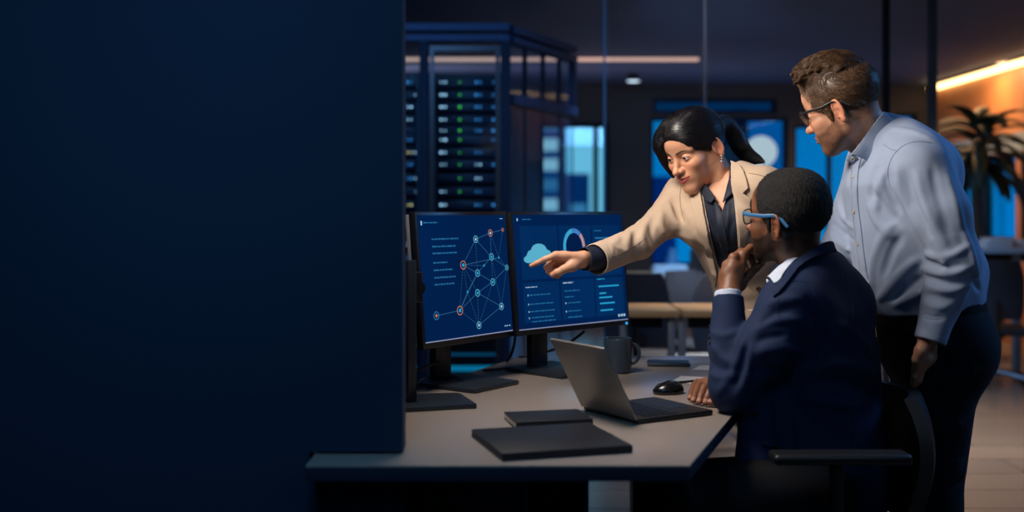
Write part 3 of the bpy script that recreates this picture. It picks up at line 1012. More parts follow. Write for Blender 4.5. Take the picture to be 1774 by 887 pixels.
# ================================================================== OFFICE CHAIRS
def office_chair(loc, rz, label, mat, arms=False, group=None, grey=False, scale=1.0, back_h=0.48):
    """local: the sitter faces +x"""
    c = empty('office_chair', loc, rz, label, 'office chair', group)
    # seat pad
    sp = MB()
    sp.box((-0.22, -0.24, 0.42), (0.24, 0.24, 0.49), 0.03, None, 3).build('seat', mat, c)
    # curved backrest
    mb = MB()
    n, m_ = 10, 9
    front, back = [], []
    for i in range(n + 1):
        z = (0.56 if back_h > 0.4 else 0.47) + back_h * i / n
        hw = 0.21 * (1 - 0.18 * abs(2 * i / n - 0.9) ** 3)
        fr_, bk_ = [], []
        for j in range(m_ + 1):
            s = -1 + 2 * j / m_
            x = -0.245 + 0.055 * s * s + (0.035 if back_h > 0.4 else 0.0) * math.sin(PI * i / n) - (0.06 * (i / n) if back_h > 0.4 else 0.075 * math.sin(PI * min(1.0, 0.12 + 0.62 * i / n)) - 0.02)
            fr_.append(mb.bm.verts.new((x, s * hw, z)))
            bk_.append(mb.bm.verts.new((x - 0.03, s * (hw + 0.004), z)))
        front.append(fr_)
        back.append(bk_)
    for i in range(n):
        for j in range(m_):
            mb.bm.faces.new((front[i][j], front[i][j + 1], front[i + 1][j + 1], front[i + 1][j]))
            mb.bm.faces.new((back[i][j], back[i + 1][j], back[i + 1][j + 1], back[i][j + 1]))
        mb.bm.faces.new((front[i][0], front[i + 1][0], back[i + 1][0], back[i][0]))
        mb.bm.faces.new((front[i][m_], back[i][m_], back[i + 1][m_], front[i + 1][m_]))
    for j in range(m_):
        mb.bm.faces.new((front[0][j], back[0][j], back[0][j + 1], front[0][j + 1]))
        mb.bm.faces.new((front[n][j], front[n][j + 1], back[n][j + 1], back[n][j]))
    mb.build('backrest', mat, c)
    MB().tube([(-0.05, 0, 0.40), (-0.24, 0, 0.40), (-0.31, 0, 0.46), (-0.315, 0, 0.48 + back_h * 0.5)], [0.025, 0.025, 0.024, 0.018], 10).build('back_bracket', M_black, c)
    if arms:
        for s in (-1, 1):
            a = MB()
            a.tube([(-0.02, s * 0.22, 0.42), (-0.02, s * 0.27, 0.43), (-0.03, s * 0.285, 0.48), (-0.03, s * 0.285, 0.66)], 0.016, 10)
            a.box((-0.19, s * 0.285 - 0.035, 0.662), (0.115, s * 0.285 + 0.035, 0.686), 0.010, None, 3)
            a.build('armrest', M_black, c)
    MB().cyl((0, 0, 0.10), (0, 0, 0.42), 0.025, 16).box((-0.09, -0.08, 0.39), (0.09, 0.08, 0.42), 0.008).build('gas_column', M_black, c)
    for k in range(5):
        a = 2 * PI * k / 5 + 0.3
        d = Vector((math.cos(a), math.sin(a), 0))
        f = MB().tube([Vector((0, 0, 0.105)), d * 0.15 + Vector((0, 0, 0.095)), d * 0.29 + Vector((0, 0, 0.075))], [0.024, 0.02, 0.014], 8).build('foot', M_alu if grey else M_black, c)
        q = d * 0.29
        pr = Vector((-d.y, d.x, 0))
        MB().cyl(q + pr * 0.022 + Vector((0, 0, 0.03)), q - pr * 0.022 + Vector((0, 0, 0.03)), 0.029, 14).build('caster', M_black, f)
    c.scale = (scale,) * 3
    return c


M_chairdark = MAT('chair_fabric_dark', lin(26, 36, 52), 0.8, bump=0.1)
M_chairgrey = MAT('chair_mesh_grey', lin(92, 104, 120), 0.8, bump=0.1)

# ================================================================== BACKGROUND DESKS
M_woodtop = MAT('oak_table_top', lin(184, 142, 96), 0.45, var=0.12, vscale=4, stretch=(0.6, 8, 1))
M_leg = MAT('pale_metal_leg', lin(110, 118, 130), 0.45, metal=0.2)


def table(label, x0, x1, y0, y1, z, mat, th, legs, group, name='office_table', lw_=0.03):
    t_ = empty(name, ((x0 + x1) / 2, (y0 + y1) / 2, 0), 0, label, 'table', group)
    cx_, cy_ = (x0 + x1) / 2, (y0 + y1) / 2
    MB().box((x0 - cx_, y0 - cy_, z - th), (x1 - cx_, y1 - cy_, z), 0.004).build('tabletop', mat, t_)
    for (lx, ly) in legs:
        MB().box((lx - lw_ - cx_, ly - lw_ - cy_, 0.001), (lx + lw_ - cx_, ly + lw_ - cy_, z - th - 0.001), 0.004).build('leg', M_leg, t_)
    MB().box((x0 + 0.06 - cx_, -0.02, z - th - 0.07), (x1 - 0.06 - cx_, 0.02, z - th - 0.001)).build('apron', M_darkmetal, t_)
    return t_


GT = 'office tables in the room behind'
table('wide oak table in the far room, between the woman and the right monitor', bx(1050, 7.4), bx(1330, 7.4), 7.3, 8.75, 0.74, M_woodtop, 0.03,
      [(bx(1172, 7.5), 7.42), (bx(1060, 8.6), 8.65), (bx(1325, 7.5), 7.42)], GT)
table('narrow oak bench table on the left of the dividing leg', bx(1072, 5.5), bx(1168, 5.5), 5.32, 5.72, 0.74, M_woodtop, 0.035,
      [(bx(1163, 5.4), 5.40), (bx(1080, 5.6), 5.6)], GT, lw_=0.018)
table('narrow oak bench table on the right of the dividing leg', bx(1173, 5.5), bx(1300, 5.5), 5.32, 5.72, 0.74, M_woodtop, 0.035,
      [(bx(1181, 5.4), 5.40), (bx(1290, 5.6), 5.6)], GT, lw_=0.018)
# items on the far table
q = Vector((bx(1160, 8.3), 8.3, 0.74))
tag(MB().box((-0.13, -0.10, 0.0006), (0.13, 0.10, 0.05), 0.004).box((-0.12, -0.09, 0.0505), (0.12, 0.09, 0.075), 0.004).build('paper_stack', M_white, None), 'pale stack of paper on the far oak table', 'papers').location = q
mo = empty('monitor', (bx(1212, 8.2), 8.2, 0.74), 0.2, 'small dark monitor standing on the far oak table', 'monitor')
MB().box((-0.075, -0.012, 0.05), (0.075, 0.012, 0.20), 0.004).build('housing', M_black, mo)
MB().box((-0.05, -0.04, 0.0006), (0.05, 0.06, 0.01), 0.002).box((-0.02, 0.013, 0.0101), (0.02, 0.03, 0.14), 0.002).build('base', M_standgrey, mo)
cp_ = empty('water_carafe', (bx(1164, 8.62), 8.62, 0.74), 0, 'blue-grey carafe standing behind the paper stack', 'carafe')
MB().lathe([(0, 0.001), (0.055, 0.001), (0.06, 0.02), (0.045, 0.12), (0.03, 0.16), (0.035, 0.19), (0.03, 0.19), (0.026, 0.16), (0, 0.15)], 24).build('body', MAT('carafe_blue', lin(70, 110, 140), 0.3), cp_)

SEAT = office_chair((0.690, 2.72, 0), PI, 'black office chair with armrests under the seated person', MAT('chair_black', lin(18, 20, 26), 0.5, bump=0.1), arms=True, back_h=0.31)

GC = 'office chairs in the room behind'
office_chair((bx(1108, 6.15), 6.2, 0), math.radians(80), 'dark blue office chair between the oak tables, nearest the right monitor', M_chairdark, group=GC, scale=0.85)
office_chair((bx(1232, 6.1), 6.05, 0), math.radians(100), 'grey mesh office chair between the oak tables, beside the sleeve', M_chairgrey, group=GC, grey=True, scale=0.85)
office_chair((1.22, 7.0, 0), math.radians(-60), 'dark blue office chair deeper between the oak tables, turned away', M_chairdark, group=GC, scale=0.8)

# ================================================================== RIGHT-HAND COUNTER
M_cnt = MAT('pale_counter', lin(150, 165, 180), 0.4)
yc = 8.3
zc = bz(430, yc)
table('tall pale counter table under the plant', bx(1672, yc), bx(1860, yc), 8.15, 8.75, zc, M_cnt, 0.035,
      [(bx(1763, 8.2), 8.22), (bx(1690, 8.6), 8.65), (bx(1850, 8.6), 8.65)], None, 'counter_table', 0.026)
tag(MB().box((-0.10, -0.1, 0.0006), (0.10, 0.1, 0.045), 0.004).box((-0.07, -0.09, 0.0455), (0.12, 0.09, 0.075), 0.004).build('document_box', M_white, None), 'white document tray on the tall counter, left of the leg', 'tray').location = (bx(1722, 8.4), 8.4, zc)
tag(MB().box((-0.12, -0.1, 0.0006), (0.12, 0.1, 0.06), 0.004).build('document_box', M_white, None), 'white document box on the tall counter at the picture edge', 'box').location = (bx(1772, 8.5), 8.5, zc)
GR = 'office chairs around the tall counter'
office_chair((bx(1722, 7.75), 7.75, 0), math.radians(70), 'dark office chair tucked under the tall counter', M_chairdark, group=GR, grey=True, scale=0.85)
office_chair((bx(1880, 7.6), 7.6, 0), math.radians(100), 'dark office chair at the right end of the tall counter', M_chairdark, group=GR, grey=True, scale=0.85)

# ================================================================== POTTED PALM
M_leaf = MAT('palm_leaf', lin(18, 40, 26), 0.6, var=0.3, vscale=8)
M_trunk = MAT('palm_trunk', lin(62, 50, 40), 0.85, var=0.3, vscale=20, bump=0.4, bscale=40)
pa = empty('potted_palm', (bx(1694, 9.3), 9.3, 0), 0, 'tall potted palm with drooping leaves in front of the wood wall', 'plant')
MB().lathe([(0, 0.002), (0.17, 0.002), (0.22, 0.42), (0.235, 0.42), (0.235, 0.45), (0.20, 0.45), (0.195, 0.40), (0, 0.40)], 28).build('pot', MAT('pot_charcoal', lin(48, 52, 58), 0.6), pa)
MB().tube([(0, 0, 0.38), (0.01, 0, 0.9), (-0.01, 0.01, 1.4), (0.02, 0, 1.9)], [0.055, 0.047, 0.042, 0.035], 12).build('trunk', M_trunk, pa)
rp = random.Random(11)


def frond(base, az, el, L, droop):
    mb = MB()
    n = 12
    pts_ = []
    p = Vector(base)
    e = el
    for i in range(n + 1):
        pts_.append(p.copy())
        p = p + Vector((math.cos(az) * math.cos(e), math.sin(az) * math.cos(e), math.sin(e))) * (L / n)
        e -= droop / n
    side = Vector((-math.sin(az), math.cos(az), 0))
    prev = None
    for i, q_ in enumerate(pts_):
        s = i / n
        w = 0.058 * (math.sin(PI * min(1, s * 0.92 + 0.08)) ** 0.7) + 0.003
        sag = Vector((0, 0, -0.35 * w))
        row = [mb.bm.verts.new(q_ - side * w + sag), mb.bm.verts.new(q_), mb.bm.verts.new(q_ + side * w + sag)]
        if prev:
            mb.bm.faces.new((prev[0], prev[1], row[1], row[0]))
            mb.bm.faces.new((prev[1], prev[2], row[2], row[1]))
        prev = row
    o = mb.build('leaf', M_leaf, pa, True, 80)
    sd = o.modifiers.new('s', 'SOLIDIFY')
    sd.thickness = 0.003
    return o


for k in range(38):
    lvl = k / 37
    az = k * 2.399 + rp.uniform(-.3, .3)
    frond((0.02, 0, 1.62 + 0.30 * lvl), az, -0.2 + 1.25 * lvl + rp.uniform(-.15, .15), rp.uniform(0.46, 0.74), rp.uniform(1.3, 2.2))
# ================================================================== SIGNED-DISTANCE MODELLING (for bodies and cloth)
F32 = np.float32
FOLD_GAIN = 1.35


def V3(p):
    return np.array([p[0], p[1], p[2]], dtype=F32)


def smin(a, b, k):
    if k <= 0:
        return np.minimum(a, b)
    h = np.maximum(k - np.abs(a - b), 0) / k
    return np.minimum(a, b) - h * h * (k * 0.25)


def smax(a, b, k):
    return -smin(-a, -b, k)


class Prim:
    """fn(P) -> distance, with a bounding box lo/hi of the place where it is near or below zero"""

    def __init__(self, fn, lo, hi):
        self.fn, self.lo, self.hi = fn, np.minimum(lo, hi), np.maximum(lo, hi)


def cap(a, b, ra, rb=None):
    a, b = V3(a), V3(b)
    rb = ra if rb is None else rb
    ab = b - a
    L2 = float(ab @ ab) + 1e-12

    def fn(P):
        q = P - a
        t = np.clip((q @ ab) / L2, 0, 1)
        q = q - t[:, None] * ab
        return np.sqrt(np.einsum('ij,ij->i', q, q)) - (ra + (rb - ra) * t)
    m = max(ra, rb)
    return Prim(fn, np.minimum(a, b) - m, np.maximum(a, b) + m)


def sleeve(a, b, ra, rb, cut_a=False, cut_b=True):
    """capsule with flat-cut ends"""
    c = cap(a, b, ra, rb)
    a_, b_ = V3(a), V3(b)
    n = (b_ - a_) / np.linalg.norm(b_ - a_)

    def fn(P):
        d = c.fn(P)
        if cut_b:
            d = smax(d, (P - b_) @ n, 0.004)
        if cut_a:
            d = smax(d, -((P - a_) @ n), 0.004)
        return d
    return Prim(fn, c.lo, c.hi)


def ell(c, r, R=None):
    c, r = V3(c), np.array(r, dtype=F32)
    Rm = np.eye(3, dtype=F32) if R is None else np.array(R, dtype=F32)   # columns: the ellipsoid's axes

    def fn(P):
        q = (P - c) @ Rm
        u = q / r
        k0 = np.sqrt(np.einsum('ij,ij->i', u, u)) + 1e-9
        u = u / r
        k1 = np.sqrt(np.einsum('ij,ij->i', u, u)) + 1e-9
        return k0 * (k0 - 1) / k1
    e = np.sqrt(((Rm * r) ** 2).sum(1))
    return Prim(fn, c - e, c + e)


def esec(a, b, ra, rb, u):
    """elliptical limb/torso piece from a to b; ra, rb = (half width along u, half depth across u)"""
    a, b = V3(a), V3(b)
    ab = b - a
    L = float(np.linalg.norm(ab))
    ax = ab / L
    u = V3(u)
    u = u - ax * (u @ ax)
    u = u / np.linalg.norm(u)
    v = np.cross(ax, u)
    (wa, da), (wb, db) = ra, rb

    def fn(P):
        q = P - a
        s = q @ ax
        t = np.clip(s / L, 0, 1)
        w = wa + (wb - wa) * t
        dd = da + (db - da) * t
        e = (s - t * L)
        m = np.minimum(w, dd)
        qx, qy, qz = (q @ u) / w, (q @ v) / dd, e / m
        k0 = np.sqrt(qx * qx + qy * qy + qz * qz) + 1e-9
        k1 = np.sqrt((qx / w) ** 2 + (qy / dd) ** 2 + (qz / m) ** 2) + 1e-9
        return k0 * (k0 - 1) / k1
    m = max(wa, da, wb, db)
    return Prim(fn, np.minimum(a, b) - m, np.maximum(a, b) + m)


class Sdf:
    def __init__(self):
        self.ops = []

    def add(self, prim, k=0.01):
        self.ops.append(('a', prim, k))
        return self

    def sub(self, prim, k=0.005):
        self.ops.append(('s', prim, k))
        return self

    def clip(self, point, normal, k=0.004, lo=None, hi=None):
        """cut away the side the normal points to"""
        p, n = V3(point), V3(normal)
        n = n / np.linalg.norm(n)
        self.ops.append(('c', Prim(lambda P: (P - p) @ n, np.array(lo if lo is not None else [-9] * 3, dtype=F32), np.array(hi if hi is not None else [9] * 3, dtype=F32)), k))
        return self

    def disp(self, fn, lo, hi):
        """d += fn(P) inside the box"""
        self.ops.append(('d', Prim(fn, V3(lo), V3(hi)), 0))
        return self

    def __call__(self, P):
        P = np.asarray(P, dtype=F32)
        d = np.full(len(P), 1.0, dtype=F32)
        for m, pr, k in self.ops:
            if m == 'a':
                d = smin(d, pr.fn(P), k)
            else:
                msk = np.all((P >= pr.lo - 0.03) & (P <= pr.hi + 0.03), axis=1)
                if not msk.any():
                    continue
                if m == 's':
                    d[msk] = smax(d[msk], -pr.fn(P[msk]), k)
                elif m == 'c':
                    d[msk] = smax(d[msk], pr.fn(P[msk]), k)
                else:
                    d[msk] = d[msk] + pr.fn(P[msk])
        return d

    def bounds(self):
        lo = np.min([p.lo for m, p, k in self.ops if m == 'a'], axis=0)
        hi = np.max([p.hi for m, p, k in self.ops if m == 'a'], axis=0)
        return lo, hi

    def grid(self, h, lo=None, hi=None):
        l0, h0 = self.bounds()
        lo = l0 - 3 * h if lo is None else np.array(lo, dtype=F32)
        hi = h0 + 3 * h if hi is None else np.array(hi, dtype=F32)
        n = np.ceil((hi - lo) / h).astype(int) + 1
        Fd = np.full(n, 1.0, dtype=F32)
        for m, pr, k in self.ops:
            pad = 3 * h + k * 1.2 + 0.004
            i0 = np.clip(np.floor((pr.lo - pad - lo) / h).astype(int), 0, n)
            i1 = np.clip(np.ceil((pr.hi + pad - lo) / h).astype(int) + 1, 0, n)
            if np.any(i1 <= i0):
                continue
            ax = [lo[a] + h * np.arange(i0[a], i1[a], dtype=F32) for a in range(3)]
            sl = tuple(slice(i0[a], i1[a]) for a in range(3))
            G = np.stack(np.meshgrid(*ax, indexing='ij'), -1).reshape(-1, 3).astype(F32)
            cur = Fd[sl].reshape(-1)
            if m == 'a':
                new = smin(cur, pr.fn(G), k)
            elif m == 's':
                new = smax(cur, -pr.fn(G), k)
            elif m == 'c':
                new = smax(cur, pr.fn(G), k)
            else:
                new = cur.copy()
                near = np.abs(cur) < 0.05
                if near.any():
                    new[near] = cur[near] + pr.fn(G[near])
            Fd[sl] = new.reshape(Fd[sl].shape)
        return Fd, lo

    def mesh(self, h, lo=None, hi=None):
        Fd, o = self.grid(h, lo, hi)
        return surface_nets(Fd, o, h)


def surface_nets(Fd, org, h):
    S = Fd < 0
    n = np.array(Fd.shape)
    c = np.zeros(n - 1, dtype=np.int8)
    for dx in (0, 1):
        for dy in (0, 1):
            for dz in (0, 1):
                c += S[dx:n[0] - 1 + dx, dy:n[1] - 1 + dy, dz:n[2] - 1 + dz]
    act = (c > 0) & (c < 8)
    I = np.argwhere(act)
    idx = np.full(n - 1, -1, dtype=np.int32)
    idx[act] = np.arange(len(I))
    acc = np.zeros((len(I), 3), dtype=np.float64)
    cnt = np.zeros(len(I))
    corners = [(0, 0, 0), (1, 0, 0), (0, 1, 0), (1, 1, 0), (0, 0, 1), (1, 0, 1), (0, 1, 1), (1, 1, 1)]
    vals = [Fd[I[:, 0] + a, I[:, 1] + b, I[:, 2] + d] for a, b, d in corners]
    for i in range(8):
        for j in range(i + 1, 8):
            ci, cj = np.array(corners[i]), np.array(corners[j])
            if np.abs(ci - cj).sum() != 1:
                continue
            a, b = vals[i], vals[j]
            m = (a < 0) != (b < 0)
            t = a[m] / (a[m] - b[m])
            acc[m] += ci + t[:, None] * (cj - ci)
            cnt[m] += 1
    V = (I + acc / cnt[:, None]) * h + org
    quads = []
    for ax in range(3):
        o1, o2 = (ax + 1) % 3, (ax + 2) % 3
        sl0, sl1 = [slice(None)] * 3, [slice(None)] * 3
        sl0[ax], sl1[ax] = slice(0, -1), slice(1, None)
        A, B = S[tuple(sl0)], S[tuple(sl1)]
        E = np.argwhere(A != B)
        ok = (E[:, o1] > 0) & (E[:, o2] > 0) & (E[:, o1] < n[o1] - 1) & (E[:, o2] < n[o2] - 1)
        E = E[ok]
        inside = A[E[:, 0], E[:, 1], E[:, 2]]

        def cell(d1, d2):
            q = E.copy()
            q[:, o1] -= d1
            q[:, o2] -= d2
            return idx[q[:, 0], q[:, 1], q[:, 2]]
        Q = np.stack([cell(1, 1), cell(0, 1), cell(0, 0), cell(1, 0)], 1)
        Q[~inside] = Q[~inside][:, ::-1]
        quads.append(Q)
    return V.astype(F32), np.concatenate(quads)


def np_mesh(name, parts, mat, parent=None, colors=None, smooth=True):
    """parts: list of (verts, quads) joined into one mesh object"""
    Vs, Qs, off = [], [], 0
    for V, Q in parts:
        Vs.append(V)
        Qs.append(Q + off)
        off += len(V)
    V, Q = np.concatenate(Vs), np.concatenate(Qs)
    me = bpy.data.meshes.new(name)
    me.vertices.add(len(V))
    me.vertices.foreach_set('co', V.astype(F32).ravel())
    k = Q.shape[1]
    me.loops.add(Q.size)
    me.loops.foreach_set('vertex_index', Q.astype(np.int32).ravel())
    me.polygons.add(len(Q))
    me.polygons.foreach_set('loop_start', np.arange(0, Q.size, k, dtype=np.int32))
    me.update(calc_edges=True)
    if colors is not None:
        ca = me.color_attributes.new('Col', 'FLOAT_COLOR', 'POINT')
        ca.data.foreach_set('color', np.concatenate([colors, np.ones((len(colors), 1))], 1).astype(F32).ravel())
    return link_mesh(name, me, mat, parent, smooth, None)


def normals_of(sdf, P, e=0.0015):
    P = np.asarray(P, dtype=F32)
    g = np.empty_like(P)
    for a in range(3):
        d = np.zeros(3, dtype=F32)
        d[a] = e
        g[:, a] = sdf(P + d) - sdf(P - d)
    return g / (np.linalg.norm(g, axis=1, keepdims=True) + 1e-9)


def trace(sdf, pix, d0=2.0, d1=3.8, steps=90):
    """first surface point met by the sight lines through the given photo points; misses settle at the nearest approach"""
    pix = np.asarray(pix, dtype=np.float64)
    D = np.stack([(pix[:, 0] - CX) / FPX, np.ones(len(pix)), -(pix[:, 1] - CY) / FPX], 1).astype(F32)
    O = np.array([0, 0, CAMZ], dtype=F32)
    ln = np.linalg.norm(D, axis=1)
    t = np.full(len(pix), d0, dtype=F32)
    best, bt = np.full(len(pix), 9.0, dtype=F32), t.copy()
    for _ in range(steps):
        P = O + D * t[:, None]
        d = sdf(P)
        b = np.abs(d) < np.abs(best)
        best[b], bt[b] = d[b], t[b]
        t = np.clip(t + np.where(np.abs(d) < 3e-4, 0, d * 0.8 / ln), d0, d1)
    hit = np.abs(best) < 0.004
    if hit.any() and not hit.all():
        # misses take the depth of the closest hit in the picture
        H = pix[hit]
        for i in np.where(~hit)[0]:
            j = np.argmin(((H - pix[i]) ** 2).sum(1))
            bt[i] = bt[hit][j]
    return (O + D * bt[:, None]).astype(F32), hit


def dense(poly, step):
    out = []
    n = len(poly)
    for i in range(n):
        a, b = np.array(poly[i], float), np.array(poly[(i + 1) % n], float)
        m = max(1, int(np.linalg.norm(b - a) / step))
        for j in range(m):
            out.append(a + (b - a) * j / m)
    return np.array(out)


def smooth_poly(pts, closed=False, n=6):
    P = [np.array(p, float) for p in pts]
    N = len(P)
    out = []
    rng = range(N if closed else N - 1)
    for i in rng:
        if closed:
            p0, p1, p2, p3 = P[i - 1], P[i], P[(i + 1) % N], P[(i + 2) % N]
        else:
            p0, p1, p2, p3 = P[max(i - 1, 0)], P[i], P[i + 1], P[min(i + 2, N - 1)]
        for j in range(n):
            s = j / n
            out.append(0.5 * ((2 * p1) + (p2 - p0) * s + (2 * p0 - 5 * p1 + 4 * p2 - p3) * s * s + (3 * p1 - p0 - 3 * p2 + p3) * s ** 3))
    if not closed:
        out.append(P[-1])
    return np.array(out)


def patch(name, sdf, poly, mat, parent, off=0.003, th=0.004, step=2.5, d0=2.0, d1=3.8, label=None, relax=0):
    """a cloth piece lying on a surface: outline in photo points, real thickness th, lifted by off"""
    B = dense(poly, step)
    lo, hi = B.min(0), B.max(0)
    gx, gy = np.meshgrid(np.arange(lo[0] + step / 2, hi[0], step), np.arange(lo[1] + step / 2, hi[1], step))
    G = np.stack([gx.ravel(), gy.ravel()], 1)
    inside = np.zeros(len(G), bool)
    j = len(B) - 1
    for i in range(len(B)):
        c = ((B[i, 1] > G[:, 1]) != (B[j, 1] > G[:, 1]))
        with np.errstate(divide='ignore', invalid='ignore'):
            x = (B[j, 0] - B[i, 0]) * (G[:, 1] - B[i, 1]) / (B[j, 1] - B[i, 1]) + B[i, 0]
        inside ^= c & (G[:, 0] < x)
        j = i
    G = G[inside]
    if len(G):
        dm = np.min(((G[:, None, :] - B[None]) ** 2).sum(2), axis=1)
        G = G[dm > (step * 0.6) ** 2]
    pts = [Vector(p) for p in B] + [Vector(p) for p in G]
    nb = len(B)
    vs, es, fs, *_ = mgeo.delaunay_2d_cdt(pts, [(i, (i + 1) % nb) for i in range(nb)], [], 1, 1e-4)
    pix = np.array([(v.x, v.y) for v in vs])
    P, hit = trace(sdf, pix, d0, d1)
    for _ in range(relax):
        Q = P.copy()
        cnt = np.ones(len(P))
        for a, b in es:
            Q[a] += P[b]
            Q[b] += P[a]
            cnt[a] += 1
            cnt[b] += 1
        P = (Q / cnt[:, None]).astype(F32)
    N = normals_of(sdf, P, 0.004)
    P = P + N * off
    me = bpy.data.meshes.new(name)
    me.from_pydata([tuple(map(float, p)) for p in P], [], [tuple(f) for f in fs])
    me.update()
    if len(me.polygons):
        nn = np.mean([np.array(p.normal) @ N[p.vertices[0]] for p in me.polygons])
        if nn < 0:
            me.flip_normals()
    o = link_mesh(name, me, mat, parent, True, 50)
    if th:
        sd = o.modifiers.new('thick', 'SOLIDIFY')
        sd.thickness = th
        sd.offset = 0.0
    if label:
        o['label'] = label
    return o


def seam(name, sdf, line, r, mat, parent, off=0.0, d0=2.0, d1=3.8, n=6):
    P, _ = trace(sdf, smooth_poly(line, False, n), d0, d1)
    N = normals_of(sdf, P, 0.004)
    P = P + N * off
    return MB().tube([Vector(map(float, p)) for p in P], r, 6).build(name, mat, parent)


def polydist(P, L):
    """distance to a 3-D polyline and the position 0..1 along it"""
    best = np.full(len(P), 9.0, dtype=F32)
    pos = np.zeros(len(P), dtype=F32)
    n = len(L) - 1
    for i in range(n):
        a, ab = L[i], L[i + 1] - L[i]
        q = P - a
        t = np.clip((q @ ab) / (float(ab @ ab) + 1e-12), 0, 1)
        q = q - t[:, None] * ab
        d = np.sqrt(np.einsum('ij,ij->i', q, q))
        b = d < best
        best[b] = d[b]
        pos[b] = (i + t[b]) / n
    return best, pos


def folds(sdf, strokes, d0=2.0, d1=3.8):
    """cloth folds: each stroke = (photo points, half width m, height m); + ridge, - crease"""
    made = []
    for pts, w, hgt in strokes:
        L, hit = trace(sdf, smooth_poly(pts, False, 3), d0, d1)
        made.append((L, w, hgt * FOLD_GAIN))
    for L, w, hgt in made:
        def fn(P, L=L, w=w, hgt=hgt):
            d, s = polydist(P, L)
            return -hgt * np.exp(-(d / w) ** 2) * np.clip(np.sin(PI * (0.06 + 0.88 * s)) * 1.5, 0, 1)
        sdf.disp(fn, L.min(0) - 2.5 * w, L.max(0) + 2.5 * w)


def ripple(sdf, amp, freq, lo, hi, seed=0, stretch=(1, 1, 1)):
    """soft irregular cloth waviness"""
    r = np.random.RandomState(seed)
    A = r.normal(size=(5, 3)) * freq * np.array(stretch)
    ph = r.uniform(0, 6.28, 5)

    def fn(P):
        w = P + 0.02 * np.sin(P[:, [1, 2, 0]] * freq * 0.7 + ph[:3])
        s = 0
        for i in range(5):
            s = s + np.sin(w @ A[i].astype(F32) + ph[i])
        return (s * (amp / 3.0)).astype(F32)
    sdf.disp(fn, lo, hi)


def pnp(local, pix, w, depth, R0, scale=1.0, iters=200, zprior=None):
    """fit a head pose to photo points: rotation + shift at a fixed distance for the origin"""
    X = np.array(local, float) * scale
    x = np.array(pix, float)
    w = np.sqrt(np.array(w, float))

    def rod(r):
        a = np.linalg.norm(r)
        if a < 1e-9:
            return np.eye(3)
        k = r / a
        K = np.array([[0, -k[2], k[1]], [k[2], 0, -k[0]], [-k[1], k[0], 0]])
        return np.eye(3) + math.sin(a) * K + (1 - math.cos(a)) * K @ K
    R = np.array(R0, float)
    tx, tz = (x[:, 0].mean() - CX) / FPX * depth, CAMZ - (x[:, 1].mean() - CY) / FPX * depth

    def res(R, tx, tz):
        W = X @ R.T + np.array([tx, depth, tz])
        u = CX + W[:, 0] / W[:, 1] * FPX
        v = CY - (W[:, 2] - CAMZ) / W[:, 1] * FPX
        return (np.stack([u - x[:, 0], v - x[:, 1]], 1) * w[:, None]).ravel()
    lam = 1e-2
    for _ in range(iters):
        r0 = res(R, tx, tz)
        J = np.zeros((len(r0), 5))
        e = 1e-5
        for i in range(3):
            d = np.zeros(3)
            d[i] = e
            J[:, i] = (res(rod(d) @ R, tx, tz) - r0) / e
        J[:, 3] = (res(R, tx + e, tz) - r0) / e
        J[:, 4] = (res(R, tx, tz + e) - r0) / e
        A = J.T @ J
        st = np.linalg.solve(A + lam * np.diag(np.diag(A)), -J.T @ r0)
        Rn, txn, tzn = rod(st[:3]) @ R, tx + st[3], tz + st[4]
        if (res(Rn, txn, tzn) ** 2).sum() < (r0 ** 2).sum():
            R, tx, tz, lam = Rn, txn, tzn, max(lam / 2, 1e-6)
        else:
            lam *= 3
    return R, np.array([tx, depth, tz]), res(R, tx, tz)
# ================================================================== HEADS
def sstep(x, a, b):
    t = np.clip((x - a) / (b - a), 0, 1)
    return t * t * (3 - 2 * t)


